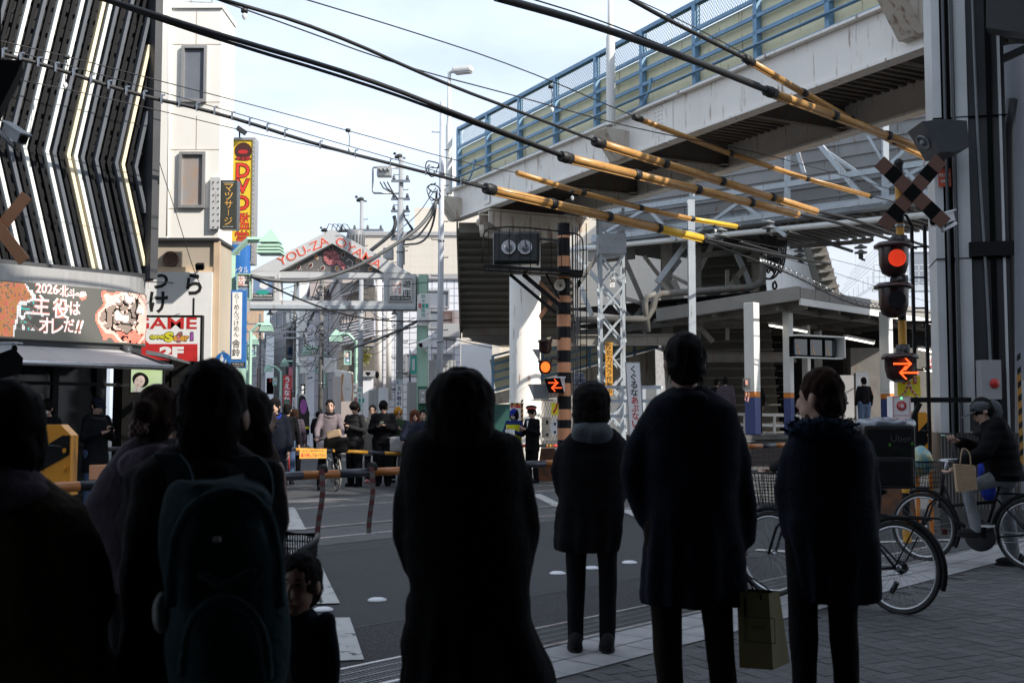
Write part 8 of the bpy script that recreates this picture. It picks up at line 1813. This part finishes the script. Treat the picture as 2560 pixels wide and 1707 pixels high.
# ---- bicycles
def bicycle(label, rear, front, r=.335, frame='black_paint', basket=None, z=0, steer=0, mud=True, saddle=True, rim='silver', tyre='rubber_tyre', group='bicycles', hb=1.0, step=True, light=False, bask_y=.1, chain=True, wheels=(1, 1)):
    A_ = V((rear[0], rear[1], r)); B_ = V((front[0], front[1], r)); d = (B_ - A_); L_ = d.length; d.normalize(); sx = V((d.y, -d.x, 0)); t = thing('bicycle', label, 'bicycle', (A_.x, A_.y, 0), group); up = V((0, 0, 1))
    def Q(a, zz, o=0): return V((A_.x, A_.y, 0)) + d * a + sx * o + up * zz
    for k, (c, ax) in enumerate(((A_, sx), (B_, (Matrix.Rotation(steer, 3, 'Z') @ sx)))):
        if not wheels[k]: continue
        m = MB(); m.torus(c, ax, r - .018, .018, 48, 8); w = m.build('rear_wheel' if k == 0 else 'front_wheel', tyre, t)
        m = MB(); m.torus(c, ax, r - .042, .011, 48, 6, sx=1.0); m.lathe(c - ax * .035, [(.0, 0), (.022, 0), (.022, .07), (0, .07)], 10, ax); m.build('rim', rim, w)
        m = MB(); x = ax.cross(up).normalized()
        for i in range(28): a = 2 * pi * i / 28; o = .028 if i % 2 else -.028; a2 = a + (.5 if (i // 2) % 2 else -.5); m.tube([c + ax * o + (x * cos(a2) + up * sin(a2)) * .02, c + (x * cos(a) + up * sin(a)) * (r - .045)], .0016, 3)
        m.build('spokes', 'steel', w)
        if mud: m = MB(); m.torus(c, ax, r + .022, .022, 30, 5, 0, -pi * .62 if k else -pi * .95, .5 if k else .35); m.build('mudguard', frame if not step else 'black_paint', t)
    m = MB(); bb = Q(.45, .27); st = Q(.30, .72); hd = Q(L_ - .22, .78 if not step else .74); hb_ = Q(L_ - .17, .58)
    m.tube([bb, Q(.26, .84)], .015, 8); m.tube([bb, Q(L_ - .32, .42 if step else .5), hb_], .02, 8) if step else m.tube([bb, hb_], .02, 8)
    m.tube([Q(.33, .62 if step else .72), Q(L_ - .3, .56 if step else .72), hd], .016, 8); m.tube([hb_ - up * .05, hd + up * .12], .018, 8)
    for o in (-.045, .045):
        m.tube([Q(0, r, o), bb], .009, 6); m.tube([Q(0, r, o), Q(.33, .66)], .008, 6); m.tube([Q(L_, r, o), Q(L_ - .08, .55, o), Q(L_ - .15, .62, o * .7)], .011, 6)
    m.build('frame', frame, t)
    m = MB(); m.tube([hd + up * .1, Q(L_ - .25, .98)], .013, 8); m.tube(smooth([Q(L_ - .5, .98, -.28), Q(L_ - .32, 1.0, -.27), Q(L_ - .22, 1.0, -.1), Q(L_ - .22, 1.0, .1), Q(L_ - .32, 1.0, .27), Q(L_ - .5, .98, .28)]), .011, 8); m.build('handlebar', 'silver', t)
    for o in (-.28, .28): m = MB(); m.tube([Q(L_ - .52, .98, o), Q(L_ - .4, .985, o * .98)], .017, 8); m.build('grip', 'rubber', t)
    if saddle: m = MB(); m.ell(Q(.22, .87), (.1, .13, .035), 0, 12, 8, Matrix((sx, d, up)).transposed()); m.ell(Q(.36, .87), (.035, .1, .025), 0, 10, 8, Matrix((sx, d, up)).transposed()); m.build('saddle', 'black_matte', t)
    m = MB(); m.lathe(bb + sx * .05, [(.0, 0), (.09, 0), (.09, .012), (0, .012)], 20, sx); m.tube([bb + sx * .08, bb + sx * .08 + d * .1 - up * .13], .011, 6); m.tube([bb - sx * .08, bb - sx * .08 - d * .1 + up * .13], .011, 6); m.box(bb + sx * .13 + d * .1 - up * .13, (.1, .09, .02), Matrix((sx, d, up)).transposed()); m.box(bb - sx * .13 - d * .1 + up * .13, (.1, .09, .02), Matrix((sx, d, up)).transposed())
    m.tube([Q(0, r, .06), Q(.45, .33, .06)], .005, 4); m.tube([Q(0, r - .05, .06), Q(.45, .2, .06)], .005, 4); m.build('crank', 'silver', t)
    m = MB(); 
    for o in (-.06, .06): m.tube([Q(-.3, .7, o), Q(.28, .7, o)], .008, 5); m.tube([Q(-.2, .7, o), Q(0, r, o)], .006, 5)
    m.build('rack', frame, t)
    if basket:
        m = MB(); w0, w1, z0_, z1_ = .14, .19, .72, .98; a0_, a1_ = L_ - .12, L_ + .16
        def ring_(zz): f = (zz - z0_) / (z1_ - z0_); w_ = w0 + (w1 - w0) * f; e = .05 * f; return [Q(a0_ - e * .3, zz, -w_), Q(a1_ + e, zz, -w_), Q(a1_ + e, zz, w_), Q(a0_ - e * .3, zz, w_)]
        for zz in (z0_, .77, .82, .87, .92, z1_): q = ring_(zz); m.tube(q + [q[0]], .004 if zz < z1_ else .009, 5)
        lo, hi = ring_(z0_), ring_(z1_)
        for i in range(4):
            for f in [k / 9 for k in range(9)]: m.tube([lo[i].lerp(lo[(i + 1) % 4], f), hi[i].lerp(hi[(i + 1) % 4], f)], .0035, 4)
        for f in [k / 8 for k in range(1, 8)]: m.tube([lo[0].lerp(lo[1], f), lo[3].lerp(lo[2], f)], .0035, 4)
        m.build('basket', basket, t)
    return t, Q, d, sx, L_
def gxy(u, Y): p = U(u, Y, .3); return (p.x, p.y)
tb, Q, d, sx, L_ = bicycle('delivery bicycle with big black tyres behind the woman with the fur collar', gxy(2247, 8.3), gxy(1930, 9.15), frame='black_paint', step=False, basket='iron_dark', mud=True)
m = MB(); m.lathe(Q(0, .335, .03), [(0, 0), (.05, 0), (.045, .03), (.02, .04)], 16, sx); m.tube([Q(.05, .22, .06), Q(.1, .14, .06)], .02, 6); m.build('gears', 'iron_dark', tb)
m = MB(); m.box(Q(-.36, .62), (.03, .03, .04)); m.build('reflector', 'rope_red', tb)
rc = Q(.28, 0); t, W, HC, RH, s = person('delivery rider in dark jacket and helmet, mostly hidden behind the woman with the fur collar', 2110, 8.75, 1.62, radians(38), 'char', hem=.85, vox=.018, hair='crop', armL=((-.3, .2, 1.2), (-.25, .5, 1.08)), armR=((.3, .2, 1.2), (.25, .48, 1.08)), legs=[[(-.095, 0, .92), (-.1, .2, .52), (-.105, .1, .1)], [(.095, 0, .92), (.1, .05, .49), (.105, -.05, .08)]], lean=.06)
m = MB(); m.ell(W(HC + V((0, -.01, .055))), (.105, .125, .085)); m.torus(W(HC + V((0, 0, .02))), V((0, 0, 1)), .11, .012, 24, 6); m.build('helmet', 'black_paint', t)
bx = thing('delivery_box', 'big black insulated delivery box with grey and green lettering above the rear wheel', 'delivery box', Q(.0, .78))
fr, w_, h_ = FP(2162, 2292, 1062, 1222, 8.05, 8.0); m = MB(); m.box(fr.pt(w_ / 2, h_ / 2, -.2), (w_, .4, h_), Matrix((fr.r, -fr.n, fr.up)).transposed(), 0, .03); m.build('box', 'box_black', bx)
m = MB(); m.box(fr.pt(w_ / 2 - .01, h_ * .27, .03), (w_ * .92, .08, h_ * .46), Matrix((fr.r, -fr.n, fr.up)).transposed(), 0, .03); m.build('front_pocket', 'box_black', bx)
m = MB(); m.text('Uber', fr, w_ * .72, h_ * .79, None, .048, 0, d=.004, bold=.0); m.text('Eats', fr, w_ * .72, h_ * .62, None, .045, 1, d=.004, bold=.0); fr.disc(m, w_ * .5, h_ * .69, .009, .011, .003, .005, 2, 10); fr.disc(m, w_ * .93, h_ * .71, .009, .011, .003, .005, 2, 10); m.build('lettering', ['cloth_grey', 'cloth_green', 'leaf_green'], bx)
m = MB(); m.loft([(fr.pt(0, h_ - .02, 0).z, 0, 0, .2, .2), (fr.pt(0, h_ + .03, 0).z, 0, 0, .19, .19), (fr.pt(0, h_ + .045, 0).z, 0, 0, .1, .1)], 0, 20); c_ = fr.pt(w_ / 2, 0, -.2); m.v = [V((p.x + c_.x, p.y + c_.y, p.z)) for p in m.v]; m = solid(m, .015, 1, .02, 14, 3); m.build('plastic_cover', 'glass_grey', bx)
tb, Q, d, sx, L_ = bicycle('city bicycle with a front basket held by the man in the grey cap', gxy(2580, 10.6), gxy(2309, 11.35), frame='black_paint', basket='black_paint', step=True)
m = MB(); m.ell(Q(L_ + .02, .98), (.13, .13, .15)); m = solid(m, .02, 0, .03, 14, 6); m.build('snack_bag', 'blue_pack', label='crumpled blue and yellow snack bag standing in the bicycle basket', cat='bag')
m = MB(); m.lathe(Q(.45, .3, -.06), [(0, 0), (.15, 0), (.15, -.03), (0, -.03)], 24, sx); m.build('chain_case', 'iron_dark', tb)
t, W, HC, RH, s = person('man in a grey neck flap cap and grey sweatpants, holding a phone over his bicycle', 2520, 10.9, 1.63, radians(75), 'coatblack', hem=.86, pants='sweat', hair='crop', vox=.016, head=(.1, -.5), lean=.1, puffy=1, shoe='cloth_char', coll=('cloth_char', .0, .03), width=1.35,
     armL=((-.28, .22, 1.15), (-.26, .48, 1.0)), armR=((.24, .15, 1.15), (.02, .42, 1.24)), legs=[[(-.095, 0, .92), (-.12, .38, .78), (-.14, .3, .38)], [(.095, 0, .92), (.1, -.02, .49), (.105, -.08, .08)]], headpos=(0, .2, 1.56))
m = MB(); A = lambda p: W(HC + RH @ V(p)); m.ell(A((0, -.01, .04)), (.1, .1, .075)); m.ell(A((0, -.09, -.06)), (.085, .045, .12)); m = solid(m, .014, 1, .008, 12, 1); m.prism([A((.08 * cos(a), .07 + .15 * sin(a), .035)) for a in [pi * i / 8 for i in range(9)]], V((0, 0, -.008))); m.build('cap', 'cloth_cap', t)
phone(W((.02, .52, 1.29)), V((-1, -.2, .3)), 'pale phone held up by the man in the grey cap', 'mint')
m = MB(); c = W((-.28, .56, .72)); q = [P(2388, 1160, 10.6), P(2437, 1163, 10.6), P(2444, 1224, 10.6), P(2395, 1230, 10.6)]; m.prism(q, V((.03, .14, 0))); t2 = thing('paper_bag', 'brown paper bag with twisted handles hanging from the handlebar at the right', 'paper bag', q[3]); m.build('bag', 'paper', t2)
m = MB(); m.tube(smooth([q[0].lerp(q[1], .25), P(2403, 1130, 10.6), P(2408, 1118, 10.62), P(2425, 1130, 10.6), q[0].lerp(q[1], .8)]), .006, 5); m.build('handle', 'paper', t2)
m = MB(); m.ell(P(2478, 1195, 11.6), (.14, .1, .24)); m = solid(m, .02, 0, .03, 9, 2); m.build('blue_bag', 'cloth_royal', label='bright blue bag behind the legs of the man in the grey cap', cat='bag')
m = MB(); m.tube([P(2436, 1170, 11.5), P(2428, 1330, 11.5)], .012, 8); m.tube([P(2429, 1300, 11.5), P(2427, 1346, 11.5)], .018, 8, 1); m.build('umbrella', ['plastic_white', 'black_paint'], label='closed white umbrella with a dark tip beside the ribbed pillar base', cat='umbrella')
# shopping bicycle at the left with basket
tb, Q, d, sx, L_ = bicycle('shopping bicycle with a wide black plastic basket beside the small child', gxy(380, 4.35), (U(640, 4.35, .3).x, 4.35), frame='black_paint', basket=None, r=.25, step=True)
m = MB(); w0 = [P(700, 1448, 4.0), P(775, 1440, 4.0), P(772, 1440, 4.35), P(705, 1440, 4.35)]; hi = [P(690, 1404, 3.95), P(772, 1345, 3.95), P(793, 1338, 4.45), P(700, 1333, 4.45)]
hi = [P(708, 1407, 3.8), P(790, 1352, 4.0), P(794, 1337, 4.4), P(706, 1332, 4.4)]; lo = [h - V((0, 0, .22)) + (sum(hi, V()) / 4 - h) * .18 for h in hi]
m.tube(hi + [hi[0]], .011, 8)
for zf in (.12, .25, .38, .5, .62, .75, .88, 1): l = [hi[i].lerp(lo[i], zf) for i in range(4)]; m.tube(l + [l[0]], .004, 4)
for i in range(4):
    for f in [k / 14 for k in range(14)]: m.tube([hi[i].lerp(hi[(i + 1) % 4], f), lo[i].lerp(lo[(i + 1) % 4], f)], .0035, 4)
m.build('basket', 'black_paint', tb); m = MB(); m.tube(smooth([P(774, 1675, 3.9), P(800, 1645, 3.9), P(826, 1618, 3.9), P(833, 1640, 3.9), P(826, 1642, 3.9), P(774, 1643, 3.9)], 1), .007, 6); m.build('stand', 'iron_dark', tb)
# ---- people on the far side
FG = 'people waiting beyond the far barrier'
ph = dict(armL=((-.24, .04, 1.12), (-.06, .26, 1.22)), armR=((.24, .04, 1.12), (.07, .26, 1.2)))
bars = dict(armL=((-.27, .14, 1.14), (-.26, .4, 1.04)), armR=((.27, .14, 1.14), (.26, .4, 1.04)))
t, W, HC, RH, s = person('man squinting in a long navy bench coat with white script on the chest', 684, 18.4, 1.71, pi, 'navy', hem=.3, hair='fringe', group=FG, head=(.1, .12), width=1.08, hood='cloth_royal')
m = MB(); fr = Fr(W((.16, .17, 1.24)), (1, 0, 0)); m.text('Reebok', fr, .03, .02, None, .025, 0, d=.005, bold=.02); m.tube([fr.pt(0, -.01, .005), fr.pt(.05, -.015, .005)], .004, 4); m.build('script', 'sign_white', t)
m = MB(); m.prism([W((-.04, .13, 1.4)), W((.04, .13, 1.4)), W((0, .155, 1.3))], V((0, -.01, 0))); m.build('shirt', 'cloth_yellow', t)
person('man in black seen from behind with bare calves, walking away beside the bench coat man', 716, 24, 1.68, 0, 'black', hem=.8, pants='jeans', hair='short', group=FG)
person('person with brown hair in a grey puffer coat walking away behind the barrier', 735, 27, 1.6, 0, 'purple', hem=.55, hair='bob', hmat='hair_brown', group=FG, shoe='cloth_red', puffy=1)
yc = 21.9; tb, Q, d, sx, L_ = bicycle('white framed shopping bicycle of the man in the mauve hooded jacket', gxy(806, 22.9), gxy(841, 21.9), frame='silver', basket=None, step=True, tyre='cream_tyre', group='bicycles beyond the barrier')
t, W, HC, RH, s = person('cyclist in a mauve hooded jacket and black neck warmer sitting on a white bicycle', 823, 22.2, 1.74, pi + .12, 'mauve', hem=.86, hair='short', group=FG, head=(0, .05), width=1.05, coll=('cloth_black', .035, .035), hood='cloth_mauve', legs=[[(-.1, 0, .92), (-.16, .22, .55), (-.15, .1, .2)], [(.1, 0, .92), (.15, .12, .5), (.18, .05, .1)]], armL=((-.235, .15, 1.15), (-.22, .40, 1.0)), armR=((.235, .15, 1.15), (.22, .40, 1.0)), hands=True, puffy=0, shoe='cloth_char')
m = MB(); m.box(P(841, 1112, 21.7), (.44, .36, .3), None, 0, .06); m = solid(m, .025, 1, .02, 8, 2); m.build('basket_cover', 'black_matte', tb)
m = MB(); m.box(P(835, 1084, 21.6), (.26, .16, .14), Matrix.Rotation(-.2, 3, 'Y'), 0, .02); m.build('paper_bag', 'paper', label='folded brown paper bag lying on the black basket of the cyclist', cat='paper bag')
m = MB(); m.ell(P(805, 1118, 21.8), (.09, .07, .14)); m = solid(m, .02, 0, .02, 14, 3); m.build('plastic_bag', 'plastic_bag', label='pinkish plastic bag hanging from the handlebar of the cyclist', cat='plastic bag')
t, W, HC, RH, s = person('young man in a black padded jacket reading his phone right of the cyclist', 886, 23.4, 1.72, pi - .5, 'char', hem=.8, hair='fringe', group=FG, head=(0, -.5), **ph, puffy=1, bodyw=1.2); phone(W((.0, .36, 1.24)), V((.3, -.5, .5)), 'phone held by the young man right of the cyclist')
t, W, HC, RH, s = person('young man in a bulky black puffer jacket and wide trousers looking at his phone', 957, 23.6, 1.74, pi, 'black', hem=.84, hair='fringe', group=FG, head=(0, -.55), **ph, puffy=2, width=1.15, bodyw=1.45, coll=('cloth_black', .02, .035)); phone(W((.0, .36, 1.26)), V((.3, -.5, .5)), 'green tinted phone held by the man in the bulky puffer jacket', 'mint')
person('person in a grey beige coat and pink shoes standing behind the bulky puffer jacket', 930, 24.6, 1.66, pi, 'grey2', hem=.6, pants='char', hair='short', group=FG, shoe='pink')
t, W, HC, RH, s = person('person in a mustard beanie and dark green coat right of the bulky puffer jacket', 994, 24.8, 1.6, pi + .2, 'green', hem=.6, hair='none', group=FG, head=(0, -.4), **ph)
m = MB(); m.ell(W(HC + V((0, -.02, .03))), (.105, .115, .11)); m.ell(W(HC + V((0, -.03, .13))), (.05, .05, .04)); m = solid(m, .02, 1, .006, 20, 1); m.build('beanie', 'cloth_mustard', t)
t, W, HC, RH, s = person('woman with long reddish hair in a navy puffer leaning on bicycle bars', 1036, 22.8, 1.55, pi + .15, 'navy2', hem=.8, hair='long', hmat='hair_red', group=FG, head=(0, .08), **bars, puffy=1, width=1.25)
person('dark haired person half hidden behind the red haired woman', 1056, 24.5, 1.56, pi, 'black', hem=.8, hair='short', group=FG)
for (u0, Y0, lb, bg) in ((1000, 23, 'bicycle with a white cloth basket bag beside the red haired woman', 'cloth_lightgrey'), (1040, 22.6, 'bicycle with a mauve basket bag held by the red haired woman', 'cloth_purple3')):
    tb, Q, d, sx, L_ = bicycle(lb, gxy(u0 + 6, Y0 + 1), gxy(u0 - 2, Y0 - .1), frame='silver', basket=None, group='bicycles beyond the barrier'); m = MB(); m.box(Q(L_ + .03, .87), (.36, .32, .3), None, 0, .04); m = solid(m, .025, 1, .015, 8, 2); m.build('basket_bag', bg, tb)
PG = 'pedestrians far down the street'
for (u, Y, H, yaw, coat, hair, hem, lb) in ((770, 55, 1.66, .3, 'yellow', 'short', .85, 'person in a yellow and grey jacket far down the street'), (699, 48, 1.6, pi, 'black', 'bob', .6, 'masked woman in black left of the yellow jacket'), (709, 50, 1.58, pi, 'brownc', 'bob', .5, 'person in a brown coat beside the masked woman'),
        (793, 42, 1.6, 0, 'black', 'short', .7, 'dark figure behind the left arm of the cyclist'), (655, 40, 1.7, 0, 'char', 'short', .8, 'person in dark grey walking away at the left of the street'), (780, 62, 1.6, pi, 'red', 'bob', .6, 'tiny figure in red farthest down the street'), (752, 58, 1.68, 0, 'navy2', 'short', .8, 'tiny figure in navy walking away down the street')):
    person(lb, u, Y, H, yaw, coat, hem=hem, hair=hair, group=PG, vox=.035, gl=0, detail=4, hands=False)
t, W, HC, RH, s = person('man in a black cap and hooded coat reading his phone by the shop window', 236, 16.6, 1.70, pi + .9, 'black', hem=.62, pants='jeans', hair='crop', head=(0, -.4), vox=.018, **ph, hood='cloth_char', coll=('cloth_char', .02, .02)); cap(t, W, HC, RH, 'cloth_navy2'); phone(W((.0, .37, 1.24)), V((.3, -.5, .5)), 'phone of the man in the black cap by the shop window')
t, W, HC, RH, s = person('masked person with dark fringe behind the orange barrier machine', 113, 16.2, 1.66, pi - .3, 'black', hem=.7, hair='fringe', vox=.018, mask=True, head=(0, -.2))
t, W, HC, RH, s = person('masked station helper in blue with a yellow vest and blue cap holding a paper', 1285, 24.8, 1.58, pi - .4, 'royal2', hem=.8, pants='royal2', hair='bob', mask=True, head=(0, -.2), **ph, group='station staff beyond the barrier'); cap(t, W, HC, RH, 'cloth_royal')
m = MB(); m.loft([(.95, 0, 0, .185, .14), (1.36, 0, 0, .195, .14)], 0, 20); xf(m, s, pi - .4, U(1285, 24.8, 0)); m.build('vest', 'cloth_yellow2', t)
m = MB(); m.box(P(1275, 1092, 24.3), (.2, .01, .32)); m.build('paper_sheet', 'sign_white', label='white paper sheet held by the masked station helper', cat='paper')
t, W, HC, RH, s = person('railway man in a black uniform and red banded cap writing on a pad', 1331, 24.5, 1.62, pi - .8, 'coatblack', hem=.72, pants='coatblack', hair='crop', head=(0, -.35), **ph, group='station staff beyond the barrier')
m = MB(); A = lambda p: W(HC + RH @ V(p)); m.lathe(A((0, 0, .05)), [(.085, 0), (.09, .035), (.125, .07), (.11, .085), (0, .09)], 20, RH @ V((0, 0, 1))); m.prism([A((.07 * cos(a), .07 + .06 * sin(a), .05)) for a in [pi * i / 6 for i in range(7)]], V((0, 0, -.01))); m.build('uniform_cap', 'black_paint', t); m = MB(); m.lathe(A((0, 0, .065)), [(.092, 0), (.095, .02)], 20, RH @ V((0, 0, 1))); m.build('cap_band', 'red_bright', t)
m = MB(); m.prism([W((-.02, .14, 1.42)), W((.04, .14, 1.42)), W((.01, .16, 1.25))], V((0, -.01, 0))); m.build('shirt', 'sign_white', t)
PF = 'passengers on the platform'; pz = .9
person('passenger in a black jacket with white print on the platform, leftmost', 1793, 35.5, 1.7, -.6, 'black', hem=.85, hair='short', group=PF, z0=pz, vox=.025, gl=0)
person('passenger in a dark purple puffer on the platform carrying something white', 1815, 35, 1.72, -.3, 'purple', hem=.8, hair='short', group=PF, z0=pz, vox=.025, gl=0, puffy=2, width=1.15)
person('passenger half hidden behind the leftmost blue footed column', 1893, 35.6, 1.7, .2, 'black', hem=.85, pants='char', hair='short', group=PF, z0=pz, vox=.025, gl=0)
person('man in a black top and blue jeans standing by the kiosk on the platform', 2162, 35, 1.72, .1, 'black', hem=.9, pants='jeans2', hair='crop', group=PF, z0=pz, vox=.02, gl=0, bodyw=1.2)
